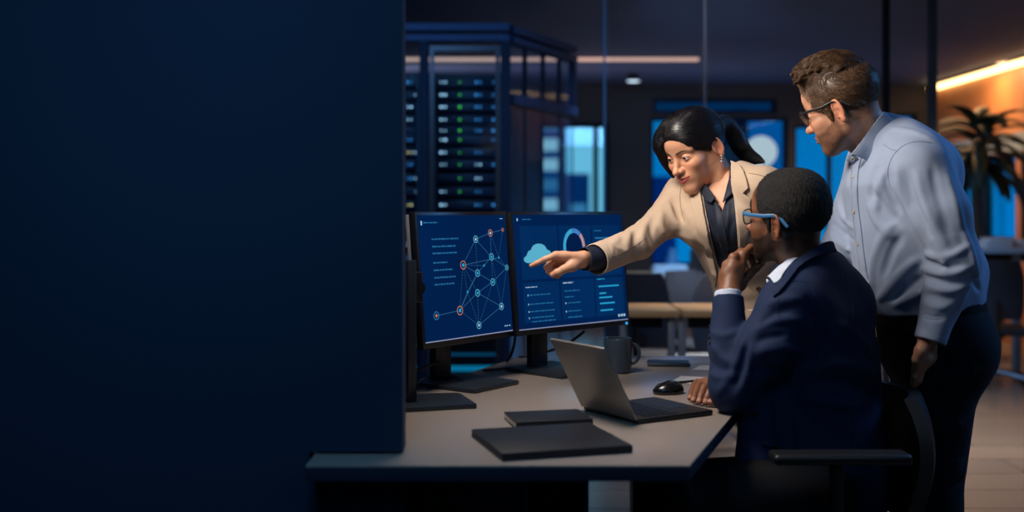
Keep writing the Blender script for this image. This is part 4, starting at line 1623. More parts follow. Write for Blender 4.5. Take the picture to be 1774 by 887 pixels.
def head_sdf(p):
    """local: x forward, y to the person's left, z up, origin between the ear canals, metres"""
    fem = p.get('female', False)
    g = Sdf()
    jw = p.get('jaw', 0.047)
    g.add(ell((0.000, 0, 0.050), (0.093, 0.0725, 0.078)), 0)
    g.add(ell((-0.022, 0, 0.046), (0.073, 0.075, 0.068)), 0.03)
    g.add(ell((0.043, 0, 0.056), (0.051, 0.057, 0.050)), 0.025)
    g.add(ell((0.046, 0, -0.022), (0.047, 0.0485 if fem else 0.052, 0.058)), 0.03)
    for s in (-1, 1):
        g.add(cap((0.012, s * jw, -0.048), (0.074, s * 0.012, -0.088), 0.019, 0.0155), 0.028)
        g.add(cap((0.0, s * (0.052 if fem else 0.056), -0.02), (0.012, s * jw, -0.050), 0.016, 0.016 if fem else 0.018), 0.03)
        g.add(ell((0.060, s * 0.043, -0.012), (0.026, 0.019, 0.019)), 0.022)
        g.add(ell((0.060, s * 0.030, -0.040), (0.021, 0.018, 0.024)), 0.022)
    g.add(ell((0.080, 0, -0.084), (0.016, 0.020, 0.0155)), 0.014)
    g.add(ell((0.045, 0, -0.062), (0.040, 0.034, 0.032)), 0.03)
    br = 0.0075 if fem else 0.0095
    for s in (-1, 1):
        g.add(cap((0.085, s * 0.010, 0.031), (0.068, s * 0.047, 0.034), br, br * 0.9), 0.014)
        g.sub(ell((0.098, s * 0.032, 0.013), (0.0155, 0.0185, 0.0125)), 0.012)
        g.add(ell((0.0745, s * 0.032, 0.0125), (0.0125, 0.0165, 0.0115)), 0.006)
    # muzzle
    g.add(ell((0.079, 0, -0.047), (0.0245, 0.027, 0.021)), 0.014)
    # nose
    nb = p.get('nose', 1.0)
    nw = p.get('nosew', 1.0)
    tipx = 0.1140 + (nb - 1) * 0.03
    g.add(cap((0.0855, 0, 0.024), (tipx - 0.006, 0, -0.014), 0.0068, 0.0085), 0.010)
    g.add(ell((tipx, 0, -0.0200), (0.0110, 0.0105 * nw, 0.0098)), 0.007)
    for s in (-1, 1):
        g.add(ell((0.0990, s * 0.0125 * nw, -0.0215), (0.0105, 0.0072, 0.0078)), 0.006)
        g.sub(ell((0.1055, s * 0.0062 * nw, -0.0300), (0.0058, 0.0036, 0.0045)), 0.003)
    g.add(cap((0.1015, 0, -0.026), (tipx - 0.003, 0, -0.024), 0.0042, 0.005), 0.005)
    # lips
    fl = p.get('lips', 1.0)
    sm = p.get('smile', 0.0)
    lx = p.get('lipx', 0.0015)
    mw = p.get('mw', 1.0)
    for s in (-1, 1):
        g.add(cap((0.0985 + lx, s * 0.0045, -0.0455), (0.0865, s * 0.0235 * mw, -0.0495 + sm), 0.0050 * fl, 0.0022), 0.004)
        g.add(cap((0.0975 + lx, 0.0, -0.0560), (0.0865, s * 0.0215 * mw, -0.0505 + sm), 0.0058 * fl, 0.0022), 0.004)
        g.sub(cap((0.1045 + lx, 0, -0.0508), (0.0900, s * 0.0245 * mw, -0.0502 + sm), 0.0016 + p.get('open', 0.0), 0.0009), 0.002)
    # ears
    for s in (-1, 1):
        ez = 0.004
        es = p.get('ear', 1.0)
        ca, sa = math.cos(0.42), math.sin(0.42)
        ct, st = math.cos(-0.16), math.sin(-0.16)
        # axes: e1 across the ear (forward), e2 outward normal, e3 up
        e1 = np.array([ca, -s * sa, 0])
        e2 = np.array([sa, s * ca, 0])
        e3 = np.array([0, 0, 1.0])
        e1, e3 = e1 * ct + e3 * st, e3 * ct - e1 * st
        R = np.stack([e1, e2, e3], 1)
        c = np.array([-0.010, s * 0.0770, ez])
        g.add(ell(c, (0.0165 * es, 0.0060, 0.0300 * es), R), 0.006)
        n = 30
        rim = []
        for i in range(n + 1):
            a = math.radians(-40 + 265 * i / n)
            rr = (0.0158 if i < n * 0.6 else 0.0150) * es
            rim.append(c + e1 * (rr * math.cos(a)) + e3 * (0.0290 * es * math.sin(a) + 0.001) + e2 * 0.0045)
        for q0, q1 in zip(rim[:-1], rim[1:]):
            g.add(cap(q0, q1, 0.0032), 0.0015)
        g.add(ell(c + e1 * -0.001 + e3 * -0.0275 * es + e2 * 0.003, (0.0080, 0.0048, 0.0080), R), 0.005)
        g.sub(ell(c + e1 * 0.0025 + e2 * 0.0075 + e3 * -0.004, (0.0085, 0.0062, 0.0125), R), 0.003)
        g.sub(ell(c + e1 * -0.001 + e2 * 0.0070 + e3 * 0.0145, (0.0080, 0.0036, 0.0075), R), 0.003)
        g.add(ell(c + e1 * 0.0135 + e2 * 0.0035 + e3 * -0.006, (0.0048, 0.0042, 0.0070), R), 0.003)
    # eyelids over the eyeballs
    lid = p.get('lid', 0.35)
    for s in (-1, 1):
        ec = np.array([0.0770, s * 0.0315, 0.0135], dtype=F32)
        sub = 0.0128

        def up(P, ec=ec, s=s):
            q = P - ec
            d = np.sqrt((q ** 2).sum(1)) - (sub + 0.0011)
            yy = q[:, 1] * s
            line = p.get('lid_up', 0.0040) - 26.0 * (yy - 0.001) ** 2 + 0.08 * yy
            return np.maximum(d, (line - q[:, 2]) * 0.9)

        def lo(P, ec=ec, s=s):
            q = P - ec
            d = np.sqrt((q ** 2).sum(1)) - (sub + 0.0008)
            yy = q[:, 1] * s
            line = p.get('lid_lo', -0.0048) + 22.0 * (yy - 0.001) ** 2 + 0.08 * yy
            return np.maximum(d, (q[:, 2] - line) * 0.9)
        box = np.array([0.016] * 3, dtype=F32)
        # clear the eyeball's window first
        g.sub(Prim(lambda P, ec=ec: np.sqrt(((P - ec) ** 2).sum(1)) - (sub - 0.0006), ec - box, ec + box), 0.001)
        g.add(Prim(up, ec - box, ec + box), 0.0015)
        g.add(Prim(lo, ec - box, ec + box), 0.0015)
    return g


EYE_C = np.array([0.0770, 0.0315, 0.0135])


def skin_mat(name, rough=0.42, sss=0.15, pore=0.12):
    m = bpy.data.materials.new(name)
    m.use_nodes = True
    t = m.node_tree
    b = t.nodes['Principled BSDF']
    b.inputs['Roughness'].default_value = rough
    b.inputs['Subsurface Weight'].default_value = sss
    b.inputs['Subsurface Radius'].default_value = (0.010, 0.004, 0.0025)
    b.inputs['Subsurface Scale'].default_value = 0.5
    at_ = t.nodes.new('ShaderNodeAttribute')
    at_.attribute_name = 'Col'
    tcn = t.nodes.new('ShaderNodeTexCoord')
    nz = t.nodes.new('ShaderNodeTexNoise')
    nz.inputs['Scale'].default_value = 45
    nz.inputs['Detail'].default_value = 3
    mr_ = t.nodes.new('ShaderNodeMapRange')
    mr_.inputs[3].default_value = 0.88
    mr_.inputs[4].default_value = 1.12
    vm = t.nodes.new('ShaderNodeVectorMath')
    vm.operation = 'MULTIPLY'
    t.links.new(tcn.outputs['Object'], nz.inputs['Vector'])
    t.links.new(nz.outputs[0], mr_.inputs[0])
    t.links.new(at_.outputs['Color'], vm.inputs[0])
    t.links.new(mr_.outputs[0], vm.inputs[1])
    t.links.new(vm.outputs[0], b.inputs['Base Color'])
    n2 = t.nodes.new('ShaderNodeTexNoise')
    n2.inputs['Scale'].default_value = 700
    n2.inputs['Detail'].default_value = 2
    bp = t.nodes.new('ShaderNodeBump')
    bp.inputs['Strength'].default_value = pore
    bp.inputs['Distance'].default_value = 0.0006
    t.links.new(tcn.outputs['Object'], n2.inputs['Vector'])
    t.links.new(n2.outputs[0], bp.inputs['Height'])
    t.links.new(bp.outputs[0], b.inputs['Normal'])
    return m


def hair_mat(name, c0, c1, rough=0.4, scale=60.0, bump=0.5):
    """strands run along the 'flow' attribute"""
    m = bpy.data.materials.new(name)
    m.use_nodes = True
    t = m.node_tree
    b = t.nodes['Principled BSDF']
    b.inputs['Roughness'].default_value = rough
    at_ = t.nodes.new('ShaderNodeAttribute')
    at_.attribute_name = 'Col'      # x: strand coordinate, y: along the strand
    sp = t.nodes.new('ShaderNodeSeparateColor')
    t.links.new(at_.outputs['Color'], sp.inputs[0])
    cb = t.nodes.new('ShaderNodeCombineXYZ')
    mu = t.nodes.new('ShaderNodeMath')
    mu.operation = 'MULTIPLY'
    mu.inputs[1].default_value = scale
    t.links.new(sp.outputs[0], mu.inputs[0])
    t.links.new(mu.outputs[0], cb.inputs[0])
    mu2 = t.nodes.new('ShaderNodeMath')
    mu2.operation = 'MULTIPLY'
    mu2.inputs[1].default_value = 10.0
    t.links.new(sp.outputs[1], mu2.inputs[0])
    t.links.new(mu2.outputs[0], cb.inputs[1])
    nz = t.nodes.new('ShaderNodeTexNoise')
    nz.inputs['Scale'].default_value = 1.0
    nz.inputs['Detail'].default_value = 4
    t.links.new(cb.outputs[0], nz.inputs['Vector'])
    r = t.nodes.new('ShaderNodeValToRGB')
    r.color_ramp.elements[0].position = 0.3
    r.color_ramp.elements[0].color = (*c0, 1)
    r.color_ramp.elements[1].position = 0.72
    r.color_ramp.elements[1].color = (*c1, 1)
    t.links.new(nz.outputs[0], r.inputs[0])
    t.links.new(r.outputs[0], b.inputs['Base Color'])
    bp = t.nodes.new('ShaderNodeBump')
    bp.inputs['Strength'].default_value = bump
    bp.inputs['Distance'].default_value = 0.002
    t.links.new(nz.outputs[0], bp.inputs['Height'])
    t.links.new(bp.outputs[0], b.inputs['Normal'])
    return m


def rnd3(V, f, seed=0):
    """cheap smooth noise -1..1"""
    r = np.random.RandomState(seed)
    s = 0
    for i in range(4):
        a = r.normal(size=3) * f * (1 + 0.5 * i)
        s = s + np.sin(V @ a + r.uniform(0, 6.28) + 1.3 * np.sin(V[:, [1, 2, 0]] @ a * 0.6))
    return s / 4


def head_colors(V, p):
    """skin, lips, brows and beard colours by place on the head (local metres)"""
    n = len(V)
    x, y, z = V[:, 0], V[:, 1], V[:, 2]
    ay = np.abs(y)
    skin = np.array(p['skin'])
    C = np.tile(skin, (n, 1)).astype(float)

    def blend(mask, col, amt):
        m = (np.clip(mask, 0, 1) * amt)[:, None]
        C[:] = C * (1 - m) + np.array(col) * m
    front = sstep(x, 0.03, 0.06)
    # cheeks, nose tip and ears a little redder
    red = skin * np.array([1.06, 0.80, 0.74])
    blend(np.exp(-(((ay - 0.040) / 0.018) ** 2 + ((z + 0.018) / 0.018) ** 2)) * front, red, p.get('blush', 0.5))
    blend(np.exp(-((ay / 0.013) ** 2 + ((z + 0.018) / 0.012) ** 2)) * sstep(x, 0.095, 0.105), red, 0.6)
    blend(sstep(ay, 0.072, 0.080) * (np.abs(z) < 0.05) * (np.abs(x) < 0.05), red, 0.7)
    # beard / stubble
    if p.get('beard'):
        bc, amt = p['beard']
        nz = 0.5 + 0.5 * rnd3(V, 420, 3)
        nz2 = 0.5 + 0.5 * rnd3(V, 90, 5)
        up = -0.030 - 0.030 * sstep(x, 0.070, 0.03) * 0 + 0.0
        line = np.interp(x, [-0.01, 0.012, 0.03, 0.055, 0.08, 0.10], [0.02, 0.012, -0.020, -0.034, -0.036, -0.032])
        m = sstep(line - z, -0.004, 0.008)
        m = m * sstep(x, -0.004, 0.012)
        m = m * sstep(z, -0.135, -0.105)
        lipzone = np.exp(-((ay / 0.027) ** 4 + ((z + 0.051) / 0.0085) ** 4)) * (x > 0.08)
        m = m * (1 - lipzone)
        m = m * np.where((ay > 0.012) & (z > -0.030) & (x > 0.07), 0.0, 1.0)
        bd = p.get('beardk', 0.45)
        m = m * (1 - bd + bd * nz) * (1 - 0.6 * bd + 0.6 * bd * nz2)
        blend(m, bc, amt)
    # close-cropped fade below the hair
    if p.get('fade'):
        fc, fa = p['fade']
        m = sstep(z, *p.get('fz', (-0.085, -0.035))) * (1 - sstep(x, 0.010 + 0.9 * np.clip(z - 0.015, 0, 0.06), 0.034 + 0.9 * np.clip(z - 0.015, 0, 0.06)))
        m = m * (1 - ((ay > 0.069) & (np.abs(x + 0.004) < 0.024) & (np.abs(z - 0.002) < 0.036)))
        blend(m * (0.85 + 0.15 * rnd3(V, 500, 12)), fc, fa)
    # lips
    lc = p.get('lipcol', skin * np.array([0.9, 0.55, 0.5]))
    fl = p.get('lips', 1.0)
    sm = p.get('smile', 0.0)
    mw = p.get('mw', 1.0)
    zc = -0.0508 + sm * (ay / (0.024 * mw)) ** 2
    half = np.where(z > zc, 0.0085 * fl, 0.0105 * fl) * np.sqrt(np.clip(1 - (ay / (0.0255 * mw)) ** 2, 0, 1))
    bow = np.where((z > zc) & (ay < 0.006), -0.0012 * (1 - ay / 0.006), 0)
    m = sstep(half + bow - np.abs(z - zc), -0.0006, 0.0010) * (x > 0.082)
    blend(m, lc, p.get('lipamt', 0.6))
    # mouth line
    ml = np.exp(-((z - zc) / 0.0012) ** 2) * (ay < 0.022 * mw) * (x > 0.083)
    blend(ml, np.array(lc) * 0.30, 0.75)
    if p.get('teeth'):
        blend(np.exp(-((z - zc - 0.0002) / 0.0014) ** 4) * (ay < 0.0150) * (x > 0.085), (0.62, 0.57, 0.53), p['teeth'])
    # brows
    bz_ = np.interp(ay, [0.010, 0.022, 0.034, 0.047, 0.053], [0.0300, 0.0345, 0.0370, 0.0335, 0.029])
    bw = np.interp(ay, [0.008, 0.013, 0.034, 0.05, 0.054], [0.0005, 0.0042, 0.0034, 0.0014, 0.0]) * p.get('browk', 1.0)
    m = sstep(bw - np.abs(z - bz_), -0.0012, 0.0014) * (x > 0.045) * sstep(ay, 0.0085, 0.0125) * (1 - sstep(ay, 0.046, 0.052))
    blend(m * (0.88 + 0.12 * rnd3(V, 500, 8)), p['brow'], p.get('browamt', 0.85))
    # lash lines
    if p.get('lash'):
        for s in (-1, 1):
            q = V - EYE_C * np.array([1, s, 1])
            yy = q[:, 1] * s
            line = p.get('lid_up', 0.004) - 26.0 * (yy - 0.001) ** 2 + 0.08 * yy
            m = np.exp(-((q[:, 2] - line - 0.0004) / 0.0015) ** 2) * (np.sqrt((q ** 2).sum(1)) < 0.0155) * (q[:, 0] > 0.001)
            blend(m, (0.006, 0.004, 0.003), p['lash'])
    return C


def eyeball(name, c, gaze, r, parent, iris=(0.05, 0.028, 0.016)):
    g = Vector([float(v) for v in gaze]).normalized()
    bm = bmesh.new()
    bmesh.ops.create_uvsphere(bm, u_segments=32, v_segments=40, radius=r)
    R = g.to_track_quat('Z', 'Y').to_matrix().to_4x4()
    bm.faces.ensure_lookup_table()
    for f in bm.faces:
        a = math.degrees(f.calc_center_median().angle(Vector((0, 0, 1))))
        f.material_index = 2 if a < 13 else (1 if a < 32 else 0)
    for v in bm.verts:                      # slight corneal bulge
        a = v.co.angle(Vector((0, 0, 1)))
        v.co *= 1 + 0.035 * math.exp(-(a / 0.5) ** 2)
    bmesh.ops.transform(bm, matrix=Matrix.Translation(Vector([float(v) for v in c])) @ R, verts=bm.verts)
    me = bpy.data.meshes.new(name)
    bm.to_mesh(me)
    bm.free()
    return link_mesh(name, me, [MAT('eye_white', lin(205, 198, 192), 0.15, var=0.03, coat=0.5), MAT('iris', iris, 0.15, coat=0.8), MAT('pupil', (0.002, 0.002, 0.002), 0.08, coat=1.0)], parent, True, None)


class Head:
    def __init__(self, p, R, t, scale):
        self.p, self.R, self.t, self.s = p, np.array(R, float), np.array(t, float), scale

    def W(self, v):
        """local -> world"""
        return np.asarray(v, float) @ self.R.T * self.s + self.t

    def L(self, w):
        return (np.asarray(w, float) - self.t) @ self.R / self.s

    def skin(self, h=0.0016, neck_base=None, neck_r=(0.054, 0.058), nape=None):
        g = head_sdf(self.p)
        if neck_base is not None:
            nb = self.L(neck_base)
            a = np.array([-0.026, 0, -0.030]) if nape is None else np.array(nape)
            g.add(cap(a, nb, *neck_r), 0.03)
            # sternomastoid cords
            for s in (-1, 1):
                g.add(cap((-0.018, s * 0.058, -0.030), nb * np.array([1, 1, 1]) + np.array([0.045, s * 0.012, 0.0]), 0.012, 0.010), 0.02)
        self.g = g
        V, Q = g.mesh(h / self.s)
        col = head_colors(V, self.p)
        return (self.W(V).astype(F32), Q), col


def rotm(f, up=(0, 0, 1)):
    f = np.array(f, float)
    f /= np.linalg.norm(f)
    up = np.array(up, float)
    l = np.cross(up, f)
    l /= np.linalg.norm(l)
    return np.stack([f, l, np.cross(f, l)], 1)


LM = dict(eyeR=(.085, -.0315, .0135), eyeL=(.085, .0315, .0135), nose=(.1245, 0, -.0200), mouth=(.101, 0, -.0508),
          mR=(.089, -.0245, -.050), mL=(.089, .0245, -.050), chin=(.086, 0, -.100), earL=(-.010, .080, .004), brow=(.094, 0, .031))


def pose_head(ear_px, depth, psi, pitch, roll, scale, ear=(-.010, .080, .004)):
    """psi: degrees turned away from a pure left profile as seen along the sight line; pitch up; roll to the left shoulder"""
    e = at(ear_px[0], ear_px[1], depth)
    v = np.array([e.x, e.y, 0.0])
    v /= np.linalg.norm(v)
    pl = np.array([-v[1], v[0], 0])
    a, b = math.radians(psi), math.radians(pitch)
    f = (pl * math.cos(a) + v * math.sin(a)) * math.cos(b) + np.array([0, 0, math.sin(b)])
    R = rotm(f)
    c, s = math.cos(math.radians(roll)), math.sin(math.radians(roll))
    l, u = R[:, 1] * c - R[:, 2] * s, R[:, 2] * c + R[:, 1] * s
    R = np.stack([R[:, 0], l, u], 1)
    return R, V3(e) - R @ (np.array(ear) * scale)


def strands(V, N, flow, n, L, r, seed, lift=0.15, curl=0.15, w=None, steps=5, sink=0.001, surf=None, float_=0.0008, clump=None):
    """fine tapered hairs growing from random surface points (local space) along the flow(P) direction"""
    rs = np.random.RandomState(seed)
    wts = np.ones(len(V)) if w is None else np.maximum(w, 0)
    idx = rs.choice(len(V), n, p=wts / wts.sum())
    P = V[idx].astype(float) - N[idx] * sink
    Nn = N[idx].astype(float)
    Ls = (L(P) if callable(L) else L) * rs.uniform(0.6, 1.2, n)
    jit = rs.normal(0, curl, (n, 3))
    if clump:
        jit = jit * 0.35 + clump[1] * np.stack([rnd3(P, clump[0], 21), rnd3(P, clump[0], 22), rnd3(P, clump[0], 23)], 1)
    hgt_ = rs.uniform(0, 1, n)
    rings = []
    tri = np.array([0, 2 * PI / 3, 4 * PI / 3])
    Pc = P.copy()
    for k in range(steps + 1):
        s = k / steps
        D = flow(Pc) + jit + Nn * lift * (1 - 1.6 * s)
        D /= np.linalg.norm(D, axis=1, keepdims=True) + 1e-9
        U = np.cross(D, Nn)
        U /= np.linalg.norm(U, axis=1, keepdims=True) + 1e-9
        W_ = np.cross(D, U)
        rr = r * (1.0 - 0.85 * s ** 2)
        rings.append(np.stack([Pc + (U * math.cos(a) + W_ * math.sin(a)) * rr for a in tri], 1))
        if surf is not None:
            Nn = normals_of(surf, Pc).astype(float)
            D = D - Nn * (D * Nn).sum(1, keepdims=True) * (1 - lift)
            D /= np.linalg.norm(D, axis=1, keepdims=True) + 1e-9
            Pc = Pc + D * (Ls / steps)[:, None]
            off = float_ * (0.3 + hgt_) + lift * 0.004 * s
            Pc = Pc + Nn * (off - surf(Pc).astype(float))[:, None]
            continue
        Pc = Pc + D * (Ls / steps)[:, None]
    R_ = np.stack(rings, 1)                     # n, steps+1, 3, xyz
    Vs = R_.reshape(-1, 3)
    base = (np.arange(n) * (steps + 1) * 3)[:, None, None]
    k = np.arange(steps)[None, :, None] * 3
    j = np.arange(3)[None, None, :]
    j2 = (j + 1) % 3
    Q = np.stack([base + k + j, base + k + j2, base + k + 3 + j2, base + k + 3 + j], -1).reshape(-1, 4)
    uid = np.repeat(rs.uniform(0, 50, n), (steps + 1) * 3)
    along = np.tile(np.repeat(np.arange(steps + 1) / steps, 3), n)
    return Vs, Q, np.stack([uid, along * 0.3, np.zeros(len(uid))], 1)


def fit_head(px, depth, f0, scale):
    ks = list(px)
    R, t, r = pnp([LM[k] for k in ks], [px[k][:2] for k in ks], [px[k][2] if len(px[k]) > 2 else 1 for k in ks], depth, rotm(f0), scale)
    return R, t
# ================================================================== PEOPLE: shared pieces
def poly_prism(poly, dmin, dmax):
    """the solid behind a photo outline between two distances from the camera plane (a cutter for necklines)"""
    pl = np.array(poly, float)
    n = len(pl)

    def fn(P):
        dep = np.maximum(P[:, 1], 0.1)
        u = np.stack([CX + P[:, 0] / dep * FPX, CY - (P[:, 2] - CAMZ) / dep * FPX], 1)
        best = np.full(len(P), 1e9)
        ins = np.zeros(len(P), bool)
        j = n - 1
        for i in range(n):
            a, b = pl[j], pl[i]
            e = b - a
            q = u - a
            t = np.clip((q @ e) / (e @ e), 0, 1)
            q = q - t[:, None] * e
            best = np.minimum(best, (q ** 2).sum(1))
            c = ((pl[i, 1] > u[:, 1]) != (pl[j, 1] > u[:, 1]))
            with np.errstate(divide='ignore', invalid='ignore'):
                x = (pl[j, 0] - pl[i, 0]) * (u[:, 1] - pl[i, 1]) / (pl[j, 1] - pl[i, 1] + 1e-12) + pl[i, 0]
            ins ^= c & (u[:, 0] < x)
            j = i
        d = np.sqrt(best) * np.where(ins, -1, 1) * dep / FPX
        return np.maximum(np.maximum(d, dmin - P[:, 1]), P[:, 1] - dmax).astype(F32)
    c = [at(x, y, d) for x, y in poly for d in (dmin, dmax)]
    return Prim(fn, np.min([V3(q) for q in c], 0), np.max([V3(q) for q in c], 0))


def A(p):
    return V3(at(*p))


def hand_sdf(g, wrist, fore, mcps, chains, thumb, rw=0.026, palm_r=0.0115, fr=(0.0092, 0.0084, 0.0078, 0.0066), normal=None):
    """wrist, fore: points of the forearm; mcps: four knuckles; chains: per finger its PIP, DIP, tip; thumb: CMC, MCP, IP, tip"""
    g.add(esec(fore, wrist, (rw * 1.12, rw * 0.95), (rw, rw * 0.74), np.array(mcps[0]) - np.array(mcps[3])), 0)
    W_ = np.array(wrist)
    for i, m in enumerate(mcps):
        s = [1.0, 1.02, 0.96, 0.86][i]
        a = W_ + (np.array(mcps[i]) - np.array(mcps).mean(0)) * 0.45
        g.add(cap(a, m, palm_r * 1.05, palm_r * 0.96 * s), 0.014)
    for i in range(3):
        g.add(cap(np.array(mcps[i]) * 0.72 + W_ * 0.28, np.array(mcps[i + 1]) * 0.72 + W_ * 0.28, palm_r, palm_r), 0.012)
    for i, ch in enumerate(chains):
        s = [1.0, 1.03, 0.97, 0.86][i]
        q = [np.array(mcps[i])] + [np.array(c) for c in ch]
        for j in range(3):
            g.add(cap(q[j], q[j + 1], fr[j] * s, fr[j + 1] * s), 0.0045 if j == 0 else 0.0025)
    t = [np.array(c) for c in thumb]
    rr = (0.0135, 0.0112, 0.0100, 0.0078)
    for j in range(3):
        g.add(cap(t[j], t[j + 1], rr[j], rr[j + 1]), 0.010 if j == 0 else 0.004)
    g.add(cap(W_ * 0.7 + t[0] * 0.3, t[0], 0.016, 0.0135), 0.014)
    return g


def hand_colors(V, base, chains, thumb, nail, dors=None, knuck=None):
    C = np.tile(np.array(base), (len(V), 1)).astype(float)
    tips = [c[-1] for c in chains] + [thumb[-1]]
    red = np.array(base) * np.array([1.05, 0.78, 0.70])
    for t in tips:
        m = np.exp(-(((V - np.array(t)) ** 2).sum(1)) / (0.011 ** 2)) * 0.7
        C = C * (1 - m[:, None]) + red * m[:, None]
    if dors is not None:
        for t, ch in zip(tips, list(chains) + [thumb]):
            ax = np.array(ch[-1]) - np.array(ch[-2])
            ax /= np.linalg.norm(ax)
            q = V - (np.array(t) - ax * 0.001)
            side = q - np.outer(q @ ax, ax)
            dd = np.array(dors) - ax * (np.array(dors) @ ax)
            dd /= np.linalg.norm(dd)
            m = (np.abs(q @ ax) < 0.0058) & (side @ dd > 0.0035) & ((q ** 2).sum(1) < 0.0105 ** 2)
            C[m] = nail
    return C


def torso_sdf(secs, u, k=0.05, grow=0.0):
    """secs: (world centre, half width, half depth); u: the person's sideways axis"""
    g = Sdf()
    for i, (a, b) in enumerate(zip(secs[:-1], secs[1:])):
        g.add(esec(a[0], b[0], (a[1] + grow, a[2] + grow), (b[1] + grow, b[2] + grow), u), 0 if i == 0 else k)
    return g


def CLOTH(name, col, rough=0.8, weave=900, bump=0.25, sheen=0.02, var=0.08):
    m = MAT(name, col, rough, var=var, vscale=25, bump=bump, bscale=weave, sheen=sheen, spec=0.3)
    return m


def merge(parts, cols):
    return parts, np.concatenate(cols)


def flow_mesh(name, V, Q, flow, mat, parent):
    c = np.zeros((len(V), 3))
    c[:, 0], c[:, 1] = flow
    return np_mesh(name, [(V.astype(F32), Q)], mat, parent, c)


def glasses(H, parent, frame_mat, temple_mat, lens_w=0.0265, lens_h=0.0205, fx=0.104, fz=0.010, rnd=2.6, tilt=0.10, rim_r=0.0016, temple_h=0.0022):
    """frame in head space: two rims, bridge, two temples and lenses"""
    gl = empty('glasses', (0, 0, 0))
    gl.parent = parent

    def P(y, z, s):
        x = fx - 0.10 * abs(s * 0.033 + y) ** 1 * 0.9 + (z - fz) * tilt
        return Vector([float(v) for v in H.W((x, s * 0.033 + y, z))])
    M_l = GLASS('spectacle_lens', (0.93, 0.97, 1.0), 0.012)
    for s in (-1, 1):
        pts = []
        for i in range(36):
            a = 2 * PI * i / 36
            c_, s_ = math.cos(a), math.sin(a)
            r = (abs(c_) ** rnd + abs(s_) ** rnd) ** (-1 / rnd)
            pts.append(P(lens_w * r * c_, fz + lens_h * r * s_ * (1.0 if s_ > 0 else 1.08), s))
        MB().tube(pts, rim_r * H.s, 8, closed=True).build('rim', frame_mat, gl)
        mb = MB()
        c = P(0, fz, s)
        vs = [mb.bm.verts.new(p) for p in pts]
        cv = mb.bm.verts.new(c)
        for i in range(36):
            mb.bm.faces.new((cv, vs[i], vs[(i + 1) % 36]))
        mb.build('lens', M_l, gl)
        e = P(s * lens_w * 1.02, fz + lens_h * 0.62, s)
        tp = [e, Vector([float(v) for v in H.W((0.075, s * 0.0755, fz + lens_h * 0.66))]), Vector([float(v) for v in H.W((0.03, s * 0.0795, 0.026))]),
              Vector([float(v) for v in H.W((-0.002, s * 0.0805, 0.030))]), Vector([float(v) for v in H.W((-0.022, s * 0.081, 0.022))]), Vector([float(v) for v in H.W((-0.040, s * 0.0795, 0.004))])]
        up = Vector([float(v) for v in H.R[:, 2]])
        MB().tube(tp, [temple_h * 1.5 * H.s] * 3 + [temple_h * 1.4 * H.s] * 2 + [temple_h * 1.2 * H.s], 10, flat=(H.R[:, 1], 0.45)).build('temple', temple_mat, gl)
    b = [P(-s * lens_w * 0.98, fz + 0.004, s) for s in (-1, 1)]
    m_ = Vector([float(v) for v in H.W((fx + 0.006, 0, fz + 0.008))])
    MB().tube([b[0], b[0].lerp(m_, 0.7) + (m_ - b[0]) * 0.1, b[1].lerp(m_, 0.7) + (m_ - b[1]) * 0.1, b[1]], rim_r * H.s, 8).build('bridge', frame_mat, gl)
    return gl


def button(sdf, px, py, r, mat, parent, off=0.002, d0=2.0, d1=3.8):
    P, _ = trace(sdf, [(px, py)], d0, d1)
    N = normals_of(sdf, P, 0.004)[0]
    q = Vector([float(v) for v in N]).to_track_quat('Z', 'Y').to_matrix().to_4x4()
    M = Matrix.Translation(Vector([float(v) for v in P[0] + N * off])) @ q
    return MB().lathe([(0, 0.0008), (r * 0.3, 0.0006), (r * 0.55, 0.0012), (r * 0.8, 0.0022), (r, 0.0014), (r, 0), (0, -0.0006)], 18, M).build('button', mat, parent)
# ================================================================== PERSON 1: STANDING MAN IN THE PALE BLUE SHIRT
SKIN_PALE = skin_mat('skin_fair')
M_shirt = CLOTH('pale_blue_shirt_cotton', lin(154, 169, 196), 0.72, bump=0.12)
M_trs = CLOTH('navy_trouser_wool', lin(13, 17, 29), 0.9)
M_belt = MAT('belt_leather', lin(14, 14, 18), 0.6, bump=0.1, spec=0.2)
M_shoe = MAT('black_shoe_leather', lin(12, 12, 14), 0.3)
M_btn = MAT('pearl_button', lin(190, 176, 150), 0.25)

M_shirt_seam = CLOTH('shirt_stitching', lin(120, 134, 160), 0.8)
SM = empty('person', (1.12, 2.93, 0), 0, 'standing person in pale blue shirt, glasses and beard, hand in pocket', 'person')


def rebase(parent):
    """children are built in world space: keep them there under the root"""
    Mi = Matrix.Translation(parent.location).inverted()
    for c in parent.children:
        c.matrix_parent_inverse = Mi


